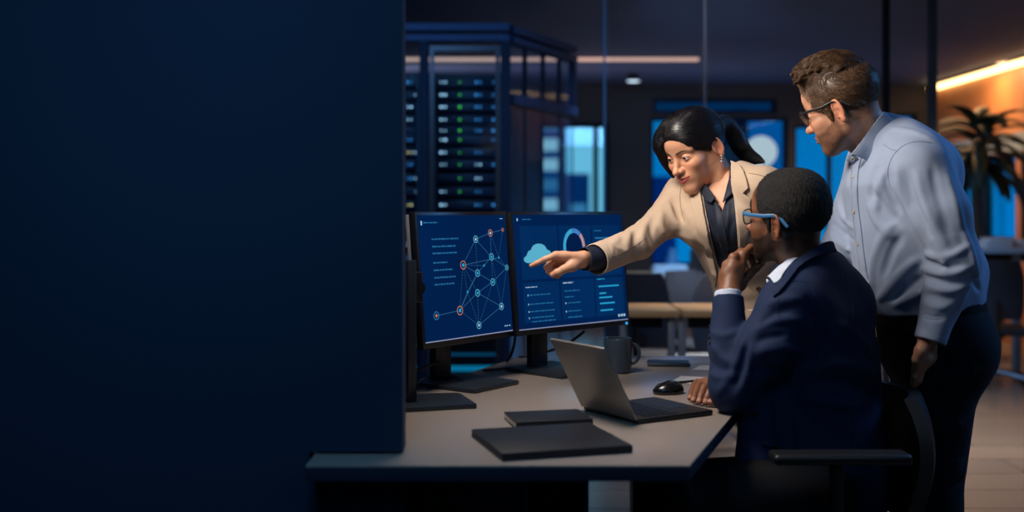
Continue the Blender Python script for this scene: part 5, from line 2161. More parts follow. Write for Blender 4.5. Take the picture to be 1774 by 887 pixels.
def std_man():
    u = (0, -1, 0)
    D = 2.93
    secs = [(A((1553, 258, D)), 0.165, 0.070), (A((1556, 318, D)), 0.195, 0.122), (A((1574, 400, D)), 0.185, 0.132),
            (A((1591, 470, D)), 0.178, 0.142), (A((1606, 535, D)), 0.172, 0.138)]
    sh_l, el_l, wr_l = A((1596, 290, 2.755)), A((1653, 455, 2.70)), A((1611, 590, 2.685))
    sh_r, el_r, wr_r = A((1508, 292, 3.09)), A((1460, 425, 3.08)), A((1452, 520, 3.10))
    # -------- shirt
    g = torso_sdf(secs, u, 0.06)
    g.add(cap(A((1522, 236, D)), A((1596, 272, 2.80)), 0.055, 0.060), 0.05)
    g.add(cap(A((1512, 240, D)), A((1512, 275, 3.06)), 0.055, 0.055), 0.05)
    g.add(cap(A((1540, 250, 2.9)), A((1622, 290, 2.86)), 0.055, 0.065), 0.05)
    mid = A((1632, 370, 2.715))
    g.add(cap(sh_l, mid, 0.072, 0.066), 0.035)
    g.add(cap(mid, el_l, 0.066, 0.060), 0.02)
    g.add(sleeve(el_l, wr_l, 0.060, 0.037), 0.022)
    g.add(cap(sh_r, el_r, 0.068, 0.055), 0.03)
    g.add(sleeve(el_r, wr_r, 0.055, 0.04), 0.02)
    # back blouses out over the belt
    g.add(cap(A((1672, 470, 2.90)), A((1664, 490, 3.02)), 0.05, 0.05), 0.05)
    up = np.array([-0.15, 0, 1.0])
    waist = A((1606, 531, D))
    cut_l = np.minimum(waist, waist) - 0.35
    # hem only cuts the trunk: the sleeve hangs in front of it
    hem = Prim(lambda P: np.where(P[:, 1] > 2.765, -((P - waist) @ (up / np.linalg.norm(up))), -1.0).astype(F32), cut_l, waist + 0.35)
    g.ops.append(('c', hem, 0.006))
    base = g
    FO = [
        # upper sleeve: long pulls from the shoulder to the elbow
        ([(1553, 290), (1560, 330), (1580, 375), (1600, 420)], 0.010, 0.006), ([(1568, 300), (1585, 350), (1606, 395)], 0.010, -0.005),
        ([(1588, 300), (1600, 350), (1622, 400), (1640, 430)], 0.012, 0.005), ([(1615, 290), (1625, 340), (1645, 400)], 0.012, -0.004),
        ([(1640, 300), (1655, 350), (1668, 400)], 0.012, 0.004),
        ([(1537, 300), (1540, 330), (1556, 365)], 0.010, -0.009),
        # elbow bunching
        ([(1602, 440), (1625, 446), (1655, 440), (1680, 425)], 0.008, 0.006), ([(1603, 452), (1630, 462), (1665, 458)], 0.007, -0.006),
        ([(1601, 466), (1625, 474), (1655, 474), (1685, 462)], 0.008, 0.006), ([(1603, 480), (1630, 488), (1660, 488)], 0.007, -0.006),
        ([(1604, 494), (1628, 502), (1655, 504), (1680, 492)], 0.008, 0.006), ([(1603, 510), (1625, 516), (1650, 518)], 0.007, -0.005),
        ([(1600, 524), (1620, 532), (1645, 532)], 0.008, 0.005), ([(1598, 545), (1615, 551), (1635, 550)], 0.007, -0.004),
        ([(1612, 410), (1625, 432), (1640, 470)], 0.009, 0.005),
        # trunk: drags towards the waist
        ([(1545, 390), (1525, 420), (1512, 460), (1510, 500)], 0.012, 0.006), ([(1560, 410), (1543, 440), (1530, 480)], 0.011, -0.006),
        ([(1590, 450), (1565, 470), (1540, 500), (1522, 520)], 0.011, 0.007), ([(1597, 480), (1570, 500), (1545, 522)], 0.010, -0.006),
        ([(1600, 505), (1575, 517), (1550, 528)], 0.010, 0.006),
        ([(1512, 330), (1530, 360), (1555, 385)], 0.014, -0.005), ([(1505, 350), (1520, 385), (1545, 410)], 0.012, 0.005),
        ([(1530, 300), (1520, 330), (1518, 370)], 0.012, 0.004),
        ([(1670, 400), (1684, 440), (1694, 480)], 0.010, 0.005), ([(1678, 470), (1690, 490), (1697, 502)], 0.009, -0.005),
        # far sleeve
        ([(1452, 355), (1460, 375), (1478, 395)], 0.008, 0.004), ([(1442, 385), (1455, 400), (1478, 415)], 0.008, -0.004), ([(1437, 405), (1450, 420), (1475, 435)], 0.008, 0.004),
        # shoulder yoke
        ([(1546, 222), (1580, 228), (1620, 244)], 0.008, 0.003), ([(1520, 285), (1512, 310), (1508, 345)], 0.010, -0.003),
    ]
    FO = [(a_, w_ * 0.92, h_ * 1.5) for a_, w_, h_ in FO]
    folds(g, FO, 2.2, 3.6)
    ripple(g, 0.0020, 42, (0.7, 2.5, 0.85), (1.5, 3.4, 1.5), 3)
    # hollow cuff
    ax = (wr_l - el_l) / np.linalg.norm(wr_l - el_l)
    g.sub(cap(wr_l - ax * 0.03, wr_l + ax * 0.02, 0.031, 0.032), 0.003)
    np_mesh('shirt', [g.mesh(0.0038)], M_shirt, SM)
    # cuff band, placket, seams
    a = wr_l - ax * 0.062
    c = Sdf().add(sleeve(a, wr_l + ax * 0.002, 0.0405, 0.0385, True, True), 0)
    c.sub(cap(a - ax * 0.01, wr_l + ax * 0.02, 0.0335, 0.0335), 0.002)
    np_mesh('cuff', [c.mesh(0.0028)], M_shirt, SM)
    seam('armhole_seam', g, [(1545, 330), (1538, 300), (1546, 272), (1566, 252), (1590, 245), (1612, 247)], 0.0010, M_shirt_seam, SM, 0.0)
    seam('yoke_seam', g, [(1530, 250), (1543, 258), (1556, 262)], 0.0008, M_shirt_seam, SM, 0.0)
    patch('placket', g, [tuple(p) for p in smooth_poly([(1484, 262), (1476, 300), (1476, 350), (1482, 400), (1488, 450), (1494, 490), (1510, 533)], False, 4)] +
          [tuple(p) for p in smooth_poly([(1520, 532), (1506, 490), (1499, 450), (1493, 400), (1487, 350), (1487, 300), (1495, 268)], False, 4)], M_shirt, SM, 0.0015, 0.0025, 3)
    for (x, y) in ((1480, 306), (1481, 366), (1488, 422), (1496, 482)):
        button(g, x, y, 0.0055, M_btn, SM, 0.003)
    # -------- head
    P_S = dict(skin=lin(206, 150, 120), brow=lin(74, 50, 36), jaw=0.043, fade=(lin(58, 40, 30), 0.75), fz=(-0.045, -0.010), beardk=0.35, beard=(lin(74, 44, 30), 0.95), ear=0.93, nose=1.0, nosew=0.88, lips=1.1, lipx=0.0032, lipcol=lin(176, 104, 92), lipamt=0.75, lid_up=0.003)
    R, t = fit_head(dict(nose=(1403, 229), chin=(1438, 268), earL=(1454, 190, 2), mouth=(1418, 241), brow=(1397, 187, .6)), 2.90, (-.80, .50, -.28), 0.98)
    print('SM', R.round(2).tolist(), t)
    H = Head(P_S, R, t, 1.0)
    (Vh, Qh), ch = H.skin(0.0016, A((1522, 262, 2.93)), (0.053, 0.060))
    parts, cols = [(Vh, Qh)], [ch]
    # -------- left hand, going into the pocket
    hb = np.array(P_S['skin'])
    wr = wr_l + np.array([0.0, 0.014, 0.0]) - ax * 0.03
    mc = [A((1590, 630, 2.715)), A((1598, 636, 2.728)), A((1606, 638, 2.745)), A((1615, 634, 2.758))]
    dn = np.array([-0.10, 0.42, -1.0])
    dn /= np.linalg.norm(dn)
    chs = [[m + dn * 0.035, m + dn * 0.055 + np.array([0.006, 0.01, 0]), m + dn * 0.072 + np.array([0.014, 0.02, 0])] for m in mc]
    th = [A((1596, 606, 2.68)), A((1588, 622, 2.69)), A((1587, 642, 2.725)), A((1590, 656, 2.755))]
    gh = hand_sdf(Sdf(), wr + ax * 0.02, wr - ax * 0.05, mc, chs, th)
    Vx = gh.mesh(0.002)
    parts.append(Vx)
    cols.append(hand_colors(Vx[0], hb, chs, th, hb * 1.1))
    # right hand (behind the seated man), relaxed
    axr = (wr_r - el_r) / np.linalg.norm(wr_r - el_r)
    w2 = wr_r + axr * 0.01
    mc2 = [w2 + axr * 0.085 + np.array([-0.03 + 0.018 * i, 0.01 * i - 0.02, 0]) for i in range(4)]
    ch2 = [[m + axr * 0.04, m + axr * 0.06 + np.array([0, 0.012, 0]), m + axr * 0.07 + np.array([0, 0.03, 0])] for m in mc2]
    th2 = [w2 + axr * 0.03 + np.array([-0.03, -0.01, 0]), w2 + axr * 0.06 + np.array([-0.045, -0.015, 0]), w2 + axr * 0.09 + np.array([-0.045, -0.01, 0]), w2 + axr * 0.11 + np.array([-0.04, 0, 0])]
    gh = hand_sdf(Sdf(), w2, w2 - axr * 0.05, mc2, ch2, th2)
    Vx = gh.mesh(0.0026)
    parts.append(Vx)
    cols.append(hand_colors(Vx[0], hb, ch2, th2, hb))
    # inner body joining it all under the clothes
    b = torso_sdf(secs, u, 0.06, -0.02)
    b.add(cap(A((1525, 262, 2.93)), A((1550, 300, 2.93)), 0.052, 0.07), 0.03)
    b.add(cap(sh_l, el_l, 0.045, 0.038), 0.03).add(cap(el_l, wr_l - ax * 0.02, 0.038, 0.026), 0.02)
    b.add(cap(sh_r, el_r, 0.045, 0.038), 0.03).add(cap(el_r, wr_r, 0.038, 0.026), 0.02)
    hipl, hipr = A((1632, 608, 2.84)), A((1608, 608, 3.03))
    knl, knr = A((1612, 880, 2.80)), A((1596, 866, 3.02))
    anl, anr = np.array([knl[0] + 0.06, knl[1], 0.085], dtype=F32), np.array([knr[0] + 0.02, knr[1] + 0.02, 0.085], dtype=F32)
    for h_, k_, a_ in ((hipl, knl, anl), (hipr, knr, anr)):
        b.add(cap(h_, k_, 0.07, 0.05), 0.03).add(cap(k_, a_, 0.045, 0.032), 0.02)
    Vx = b.mesh(0.009)
    parts.append(Vx)
    cols.append(np.tile(hb, (len(Vx[0]), 1)))
    np_mesh('body', parts, SKIN_PALE, SM, np.concatenate(cols))
    for s in (-1, 1):
        eyeball('eye', H.W(EYE_C * np.array([1, s, 1])), H.R @ np.array([1, 0.1, -0.25]), 0.0126, SM, (0.05, 0.07, 0.09))
    # -------- trousers + belt
    tr = Sdf()
    tr.add(esec(A((1608, 536, D)), A((1622, 600, D)), (0.172, 0.134), (0.180, 0.146), u), 0)
    tr.add(cap(A((1640, 600, 2.86)), A((1636, 600, 3.0)), 0.112, 0.112), 0.05)
    tr.add(cap(hipl, knl, 0.098, 0.072), 0.05).add(cap(hipr, knr, 0.098, 0.074), 0.04)
    tr.add(sleeve(knl, anl, 0.072, 0.062), 0.03).add(sleeve(knr, anr, 0.074, 0.062), 0.03)
    tr.add(cap(A((1600, 652, 2.775)), A((1606, 690, 2.79)), 0.040, 0.030), 0.04)
    nrm = up / np.linalg.norm(up)
    tr.clip(A((1606, 527, D)), nrm, 0.004)
    folds(tr, [([(1588, 590), (1600, 625), (1606, 648)], 0.010, 0.010), ([(1640, 590), (1625, 622), (1608, 650)], 0.012, 0.010),
               ([(1690, 640), (1660, 655), (1625, 660)], 0.012, 0.008), ([(1675, 665), (1650, 680), (1615, 690)], 0.012, -0.007),
               ([(1668, 730), (1645, 745), (1610, 750)], 0.012, 0.006), ([(1664, 800), (1640, 820), (1610, 830)], 0.012, 0.008), ([(1672, 830), (1645, 845), (1610, 850)], 0.010, -0.008),
               ([(1590, 700), (1592, 760), (1600, 860)], 0.010, 0.004)], 2.2, 3.6)
    np_mesh('trousers', [tr.mesh(0.0045)], M_trs, SM)
    seam('pocket_edge', tr, [(1574, 560), (1584, 600), (1602, 640), (1612, 646)], 0.002, M_trs, SM, 0.001, 2.3, 3.3)
    seam('side_seam', tr, [(1640, 560), (1632, 640), (1618, 720), (1612, 800), (1610, 880)], 0.0012, M_trs, SM, 0.0002, 2.3, 3.3)
    be = Sdf().add(esec(A((1605, 528, D)), A((1610, 550, D)), (0.1785, 0.1400), (0.1795, 0.142), u), 0)
    be.clip(A((1606, 526, D)) + nrm * 0.004, nrm, 0.002).clip(A((1606, 526, D)) - nrm * 0.032, -nrm, 0.002)
    np_mesh('belt', [be.mesh(0.0035)], M_belt, SM)
    for an, kn in ((anl, knl), (anr, knr)):
        s_ = Sdf()
        c_ = np.array([an[0], an[1], 0.0], dtype=F32)
        s_.add(ell(c_ + np.array([-0.005, 0, 0.05]), (0.05, 0.042, 0.05)), 0)
        s_.add(ell(c_ + np.array([-0.10, 0, 0.035]), (0.10, 0.046, 0.04)), 0.03)
        s_.add(ell(c_ + np.array([-0.08, 0, 0.012]), (0.135, 0.049, 0.014)), 0.008)
        s_.clip(c_ + np.array([0, 0, 0.001]), (0, 0, -1), 0.002)
        np_mesh('shoe', [s_.mesh(0.005)], M_shoe, SM)
    # -------- collar on a cone round the neck
    cone = Sdf().add(cap(A((1524, 268, 2.93)), A((1500, 190, 2.90)), 0.078, 0.064), 0)
    cone.add(cap(A((1524, 270, 2.93)), A((1480, 258, 2.90)), 0.07, 0.050), 0.03)
    patch('collar', cone, [tuple(p) for p in smooth_poly([(1530, 192), (1538, 200), (1547, 210)], False, 4)] + [tuple(p) for p in smooth_poly([(1547, 211), (1526, 244), (1502, 279)], False, 5)] +
          [tuple(p) for p in smooth_poly([(1501, 279), (1487, 272), (1472, 268)], False, 4)] + [tuple(p) for p in smooth_poly([(1473, 266), (1494, 240), (1512, 214), (1529, 192)], False, 6)],
          M_shirt, SM, 0.004, 0.0035, 2.5, 2.5, 3.3, relax=2)
    patch('collar_stand', cone, [(1470, 262), (1480, 268), (1488, 276), (1478, 284), (1466, 276)], M_shirt, SM, 0.001, 0.003, 2.5, 2.5, 3.3)
    button(cone, 1478, 274, 0.005, M_btn, SM, 0.004)
    # -------- hair
    h = Sdf()
    h.add(ell((0.000, 0, 0.050), (0.0985, 0.0775, 0.0845)), 0)
    h.add(ell((-0.024, 0, 0.046), (0.080, 0.0805, 0.076)), 0.02)
    h.add(ell((0.008, 0, 0.112), (0.078, 0.060, 0.046)), 0.025)
    h.add(ell((0.058, 0.004, 0.122), (0.028, 0.044, 0.024)), 0.02)
    h.sub(ell((0.122, 0, 0.012), (0.071, 0.094, 0.083)), 0.006)
    h.sub(ell((0.064, 0, -0.020), (0.050, 0.12, 0.042)), 0.006)
    for s in (-1, 1):
        h.sub(ell((-0.004, s * 0.086, 0.000), (0.019, 0.022, 0.036)), 0.004)
        h.add(cap((0.024, s * 0.0695, 0.03), (0.019, s * 0.0695, -0.012), 0.009, 0.005), 0.008)
        h.sub(ell((0.0, s * 0.06, -0.068), (0.075, 0.045, 0.050)), 0.006)
    h.clip((-0.06, 0, -0.042), (0.25, 0, -1), 0.008)
    r = np.random.RandomState(7)
    for i in range(150):         # soft locks over the top
        x0, y0 = r.uniform(-0.06, 0.058), r.uniform(-0.052, 0.056)
        zz = 0.150 - 5.0 * (x0 - 0.012) ** 2 - 9.5 * y0 ** 2
        if zz < 0.085:
            continue
        fr_ = np.clip((x0 + 0.06) / 0.15, 0, 1)
        q0 = np.array([x0, y0, zz + r.uniform(-0.002, 0.006)])
        L_ = 0.016 + 0.016 * fr_
        dr = np.array([0.75, 0.45 + r.normal(0, 0.25), 0.10 + 0.20 * fr_ + r.normal(0, 0.10)])
        dr /= np.linalg.norm(dr)
        q1 = q0 + dr * L_ * 0.6
        q2 = q1 + (dr + np.array([0.1, 0.15, -0.6])) * L_ * 0.4
        rr_ = r.uniform(0.004, 0.0065)
        h.add(cap(q0, q1, rr_ * 1.2, rr_), 0.006).add(cap(q1, q2, rr_, rr_ * 0.5), 0.004)
    for i in range(26):          # quiff over the brow
        y0 = r.uniform(-0.046, 0.048)
        q0 = np.array([0.062 + r.uniform(-0.012, 0.006), y0, 0.130 + r.uniform(-0.008, 0.006)])
        q1 = q0 + np.array([0.012, 0.006 + r.normal(0, 0.004), 0.003 + r.normal(0, 0.003)])
        q2 = q1 + np.array([0.006, 0.005, -0.014 + r.normal(0, 0.003)])
        rr_ = r.uniform(0.0045, 0.0068)
        h.add(cap(q0, q1, rr_ * 1.2, rr_), 0.006).add(cap(q1, q2, rr_, rr_ * 0.5), 0.004)
    V, Q = h.mesh(0.0020)
    N = normals_of(h, V)

    def flow(P):
        top = sstep(P[:, 2], 0.075, 0.105)[:, None]
        side = np.stack([-0.55 * np.ones(len(P)), 0 * P[:, 0], -0.75 * np.ones(len(P))], 1)
        tp = np.stack([0.8 - 13 * np.clip(P[:, 0] - 0.025, 0, 0.07), 0.40 + 3 * P[:, 1], 0.05 + 5 * np.clip(P[:, 0] - 0.025, 0, 0.04) - 40 * np.maximum(P[:, 0] - 0.075, 0)], 1)
        return side * (1 - top) + tp * top
    Vs, Qs, cs = strands(V, N, flow, 15000, lambda P: 0.008 + 0.016 * sstep(P[:, 2], 0.06, 0.11), 0.00050, 5, 0.10, 0.25, None, 6, 0.001, h, 0.0018, (75, 0.55))
    fl = np.arctan2(V[:, 1], V[:, 2] + 0.02) * 6 + 0.3 * rnd3(V, 40, 2)
    c0 = np.stack([fl, V[:, 0] * 3, 0 * fl], 1)
    M_h = hair_mat('brown_hair', lin(24, 16, 12), lin(128, 94, 66), 0.42, 9, 0.12)
    np_mesh('hair', [(H.W(V), Q), (H.W(Vs), Qs)], M_h, SM, np.concatenate([c0, cs]))
    M_f = MAT('black_glasses_frame', lin(22, 24, 30), 0.45)
    glasses(H, SM, M_f, M_f, 0.0235, 0.0205, 0.106, 0.016, 2.3)
    rebase(SM)
    return H


H_SM = std_man()
# ================================================================== PERSON 2: SEATED MAN IN THE NAVY JACKET
SKIN_DARK = skin_mat('skin_brown', 0.5, 0.08)
M_navycloth = CLOTH('navy_jacket_wool', lin(18, 37, 72), 0.8, bump=0.2)
M_blktrs = CLOTH('black_trouser_wool', lin(12, 13, 18), 0.85)
M_whshirt = CLOTH('white_shirt_cotton', lin(196, 206, 226), 0.7, bump=0.1)
M_navybtn = MAT('dark_button', lin(14, 16, 24), 0.3)

TM = empty('person', (0.74, 2.74, 0), 0, 'seated person in navy jacket and blue-framed glasses, fist at the chin', 'person')


def seated_man():
    f = np.array([-0.88, 0.47, 0])
    f /= np.linalg.norm(f)
    u = (-f[1], f[0], 0)
    D = 2.76
    secs = [(A((1404, 490, D)), 0.165, 0.070), (A((1416, 550, D)), 0.195, 0.112), (A((1424, 630, D)), 0.185, 0.125),
            (A((1424, 730, D)), 0.180, 0.135), (A((1424, 820, D)), 0.190, 0.150), (A((1422, 872, D)), 0.185, 0.150)]
    sh_l, el_l, wr_l = A((1368, 532, 2.62)), A((1270, 674, 2.61)), A((1261, 516, 2.69))
    sh_r, el_r, wr_r = A((1432, 500, 2.92)), A((1376, 650, 2.98)), A((1268, 662, 2.92))
    g = torso_sdf(secs, u, 0.06)
    nb = A((1398, 470, 2.722))
    g.add(cap(nb + np.array([0, 0, -0.035]), sh_l + np.array([0.01, 0.02, 0.0]), 0.062, 0.066), 0.05)
    g.add(cap(nb + np.array([0, 0, -0.03]), sh_r, 0.062, 0.06), 0.05)
    g.add(cap(A((1432, 478, 2.76)), A((1455, 520, 2.78)), 0.06, 0.08), 0.05)
    g.add(cap(nb + np.array([0.004, 0, -0.075]), nb + np.array([0.002, 0, -0.012]), 0.085, 0.074), 0.04)
    mid = A((1328, 600, 2.60))
    g.add(cap(sh_l, mid, 0.074, 0.066), 0.035)
    g.add(cap(mid, el_l, 0.066, 0.056), 0.02)
    g.add(cap(el_l, A((1262, 600, 2.645)), 0.054, 0.047), 0.018)
    g.add(sleeve(A((1262, 600, 2.645)), wr_l, 0.047, 0.036), 0.012)
    g.add(cap(sh_r, el_r, 0.07, 0.056), 0.03)
    g.add(sleeve(el_r, wr_r, 0.052, 0.038), 0.02)
    # jacket front panel hanging from the chest to the lap
    g.add(cap(A((1318, 700, 2.64)), A((1316, 800, 2.62)), 0.05, 0.06), 0.05)
    FO = [
        # elbow and forearm
        ([(1232, 600), (1250, 618), (1270, 628)], 0.010, 0.004), ([(1228, 625), (1248, 640), (1275, 640)], 0.009, -0.004), ([(1230, 648), (1250, 655), (1282, 650)], 0.009, 0.005),
        ([(1286, 590), (1278, 620), (1262, 655), (1246, 680)], 0.010, 0.006), ([(1293, 600), (1288, 630), (1276, 662)], 0.009, -0.007), ([(1300, 600), (1298, 630), (1290, 662), (1276, 690)], 0.010, 0.005),
        ([(1232, 575), (1255, 582), (1280, 572)], 0.009, 0.003),
        # upper arm
        ([(1308, 575), (1325, 565), (1350, 555), (1385, 555)], 0.010, 0.006), ([(1312, 592), (1330, 585), (1360, 580)], 0.009, -0.005), ([(1318, 560), (1340, 545), (1372, 535)], 0.010, -0.004),
        ([(1330, 530), (1350, 520), (1385, 518)], 0.010, 0.004), ([(1310, 612), (1335, 606), (1370, 605), (1395, 615)], 0.012, 0.005), ([(1300, 640), (1325, 640), (1355, 645)], 0.012, -0.004),
        # armpit and back drags
        ([(1400, 520), (1418, 560), (1425, 600), (1415, 640)], 0.012, -0.007), ([(1412, 640), (1440, 630), (1480, 635), (1515, 650)], 0.014, 0.006), ([(1405, 665), (1440, 662), (1490, 672), (1525, 690)], 0.014, -0.005),
        ([(1395, 690), (1430, 695), (1480, 705)], 0.014, 0.005), ([(1450, 560), (1480, 580), (1510, 610)], 0.015, 0.004), ([(1380, 720), (1390, 770), (1388, 830)], 0.014, 0.006), ([(1345, 700), (1350, 760), (1345, 830)], 0.014, -0.005),
    ]
    FO = [(a_, w_ * 0.9, h_ * 1.5) for a_, w_, h_ in FO]
    folds(g, FO, 2.1, 3.4)
    ripple(g, 0.0014, 40, (0.4, 2.3, 0.4), (1.1, 3.2, 1.2), 5)
    ax = (wr_l - el_l) / np.linalg.norm(wr_l - el_l)
    # neck opening and sleeve end
    g.sub(cap(nb + f * 0.030 + np.array([0, 0, -0.03]), nb + f * 0.020 + np.array([0, 0, 0.10]), 0.050, 0.066), 0.006)
    g.sub(cap(wr_l - ax * 0.02, wr_l + ax * 0.03, 0.031, 0.032), 0.003)
    np_mesh('jacket', [g.mesh(0.0042)], M_navycloth, TM)
    sc = Sdf().add(sleeve(wr_l - ax * 0.035, wr_l + ax * 0.001, 0.0395, 0.0378, True, True), 0).sub(cap(wr_l - ax * 0.07, wr_l + ax * 0.03, 0.034, 0.0335), 0.0015)
    np_mesh('sleeve_end', [sc.mesh(0.0022)], M_navycloth, TM)
    # shirt cuff
    c0, c1 = wr_l - ax * 0.02, wr_l + ax * 0.016
    c = Sdf().add(sleeve(c0, c1, 0.0335, 0.0325, True, True), 0).sub(cap(c0 - ax * 0.02, c1 + ax * 0.03, 0.0285, 0.0285), 0.002)
    np_mesh('shirt_cuff', [c.mesh(0.0025)], M_whshirt, TM)
    for k in range(4):
        button(g, 1229.5, 566 + 9 * k, 0.0045, M_navybtn, TM, 0.001)
    for (x, y) in ((1308, 716),):
        button(g, x, y, 0.007, M_navybtn, TM, 0.001)
    seam('armhole_seam', g, [(1352, 560), (1347, 525), (1356, 500), (1378, 487), (1402, 492), (1414, 515)], 0.0011, M_navycloth, TM, -0.0003)
    seam('back_seam', g, [(1462, 470), (1478, 540), (1482, 620), (1480, 700), (1478, 800)], 0.0010, M_navycloth, TM, -0.0004)
    seam('side_seam', g, [(1408, 640), (1412, 700), (1416, 790), (1415, 850)], 0.0010, M_navycloth, TM, -0.0004)
    seam('front_edge', g, [(1300, 690), (1296, 740), (1300, 800), (1315, 850)], 0.0014, M_navycloth, TM, -0.0003)
    patch('pocket_flap', g, [(1322, 752), (1378, 762), (1376, 782), (1320, 772)], M_navycloth, TM, 0.003, 0.004, 3)
    # head
    P_T = dict(skin=lin(122, 78, 54), brow=lin(16, 11, 9), jaw=0.043, fade=(lin(16, 12, 11), 0.92), beardk=0.12, beard=(lin(11, 8, 8), 1.0), ear=0.88, nose=0.98, nosew=1.35, lips=1.3, lipcol=lin(112, 62, 52), lipamt=0.7, blush=0.25)
    R, t = fit_head(dict(nose=(1299, 389), chin=(1317, 450), earL=(1346, 392, 2), mouth=(1303, 420), brow=(1307, 352, .6)), 2.70, (-.76, .62, .05), 0.96)
    print('TM', R.round(2).tolist(), t)
    H = Head(P_T, R, t, 0.96)
    (Vh, Qh), ch = H.skin(0.0016, nb + np.array([-0.008, 0.006, -0.05]), (0.053, 0.050))
    parts, cols = [(Vh, Qh)], [ch]
    hb = np.array(P_T['skin'])
    # -------- left hand, fist under the chin, back of the hand towards us
    DD = 2.735
    w = A((1263, 511, 2.70))
    mc = [A((1287, 441, DD + 0.010)), A((1271, 447, DD - 0.006)), A((1259, 460, DD)), A((1253, 476, DD + 0.012))]
    chs = [[A((1300, 429, DD + 0.035)), A((1311, 438, DD + 0.055)), A((1318, 447, DD + 0.062))],
           [A((1284, 436, DD + 0.040)), A((1302, 447, DD + 0.060)), A((1306, 462, DD + 0.056))],
           [A((1272, 449, DD + 0.048)), A((1290, 461, DD + 0.062)), A((1296, 474, DD + 0.052))],
           [A((1266, 466, DD + 0.052)), A((1281, 477, DD + 0.062)), A((1286, 487, DD + 0.050))]]
    th = [A((1281, 494, DD + 0.012)), A((1297, 476, DD + 0.020)), A((1310, 464, DD + 0.034)), A((1321, 455, DD + 0.052))]
    gh = hand_sdf(Sdf(), w, w - ax * 0.06, mc, chs, th, rw=0.0285, palm_r=0.0135, fr=(0.0104, 0.0096, 0.0088, 0.0076))
    # tendons and knuckle bumps on the back of the hand
    for m in mc:
        gh.add(cap(m + np.array([0, -0.004, 0.002]), m + np.array([0, -0.003, -0.004]), 0.0095), 0.006)
        gh.add(cap(m + np.array([0, -0.0075, 0]), w * 0.55 + m * 0.45 + np.array([0, -0.012, 0]), 0.0042, 0.003), 0.006)
    Vx = gh.mesh(0.0018)
    parts.append(Vx)
    cols.append(hand_colors(Vx[0], hb, chs, th, hb * 1.5))
    # -------- right hand resting on the desk
    zt = 0.74
    zz = 0.011

    def od(x, y, h_=0.0):
        p = on_z(x, y, zt + zz + h_)
        return V3(p)
    w2 = od(1252, 668, 0.028)
    mc2 = [od(1236, 676, 0.026), od(1226, 668, 0.030), od(1216, 664, 0.028), od(1208, 663, 0.022)]
    tips = [od(1222, 697, 0.001), od(1211, 696, 0.0), od(1201, 694, 0.0), od(1195, 690, 0.0)]
    ch2 = []
    for m, tp in zip(mc2, tips):
        p1 = m * 0.58 + tp * 0.42 + np.array([0, 0, 0.011])
        p2 = m * 0.24 + tp * 0.76 + np.array([0, 0, 0.006])
        ch2.append([p1, p2, tp])
    th2 = [od(1252, 682, 0.016), od(1248, 690, 0.010), od(1240, 695, 0.005), od(1232, 697, 0.002)]
    w2b = w2 + np.array([0.06, 0.02, 0.01])
    gh = hand_sdf(Sdf(), w2, w2b, mc2, ch2, th2, rw=0.028, palm_r=0.0125, fr=(0.0102, 0.0094, 0.0086, 0.0074))
    gh.clip((0, 0, zt + 0.001), (0, 0, -1), 0.003)
    Vx = gh.mesh(0.0018)
    parts.append(Vx)
    cols.append(hand_colors(Vx[0], hb, ch2, th2, lin(168, 118, 98), np.array([0, -0.2, 1.0])))
    # inner body
    b = torso_sdf(secs, u, 0.06, -0.022)
    b.add(cap(nb + np.array([0, 0, -0.06]), A((1412, 530, D)), 0.046, 0.06), 0.03)
    b.add(cap(sh_l, el_l, 0.045, 0.038), 0.03).add(cap(el_l, w, 0.038, 0.026), 0.02)
    b.add(cap(sh_r, el_r, 0.045, 0.038), 0.03).add(cap(el_r, w2b, 0.036, 0.026), 0.02)
    hip_l, kn_l = A((1410, 848, 2.62)), A((1170, 872, 2.50))
    hip_r, kn_r = A((1405, 846, 2.86)), A((1196, 846, 2.84))
    an_l, an_r = np.array([kn_l[0] + 0.04, kn_l[1] - 0.01, 0.085], dtype=F32), np.array([kn_r[0] + 0.02, kn_r[1], 0.085], dtype=F32)
    for h_, k_, a_ in ((hip_l, kn_l, an_l), (hip_r, kn_r, an_r)):
        b.add(cap(h_, k_, 0.062, 0.048), 0.03).add(cap(k_, a_, 0.042, 0.030), 0.02)
    Vx = b.mesh(0.009)
    parts.append(Vx)
    cols.append(np.tile(hb, (len(Vx[0]), 1)))
    np_mesh('body', parts, SKIN_DARK, TM, np.concatenate(cols))
    for s in (-1, 1):
        eyeball('eye', H.W(EYE_C * np.array([1, s, 1])), H.R @ np.array([1, 0.05, -0.1]), 0.0124, TM)
    # -------- trousers and shoes
    tr = Sdf()
    tr.add(cap(A((1412, 868, 2.66)), A((1408, 868, 2.84)), 0.105, 0.105), 0)
    tr.add(cap(hip_l, kn_l, 0.092, 0.074), 0.04).add(cap(hip_r, kn_r, 0.092, 0.074), 0.04)
    tr.add(sleeve(kn_l, an_l, 0.072, 0.06), 0.02).add(sleeve(kn_r, an_r, 0.072, 0.06), 0.02)
    folds(tr, [([(1180, 830), (1190, 850), (1195, 875)], 0.012, 0.005), ([(1250, 800), (1262, 830), (1262, 870)], 0.014, 0.005), ([(1290, 790), (1300, 830), (1300, 870)], 0.012, -0.005)], 2.1, 3.2)
    np_mesh('trousers', [tr.mesh(0.005)], M_blktrs, TM)
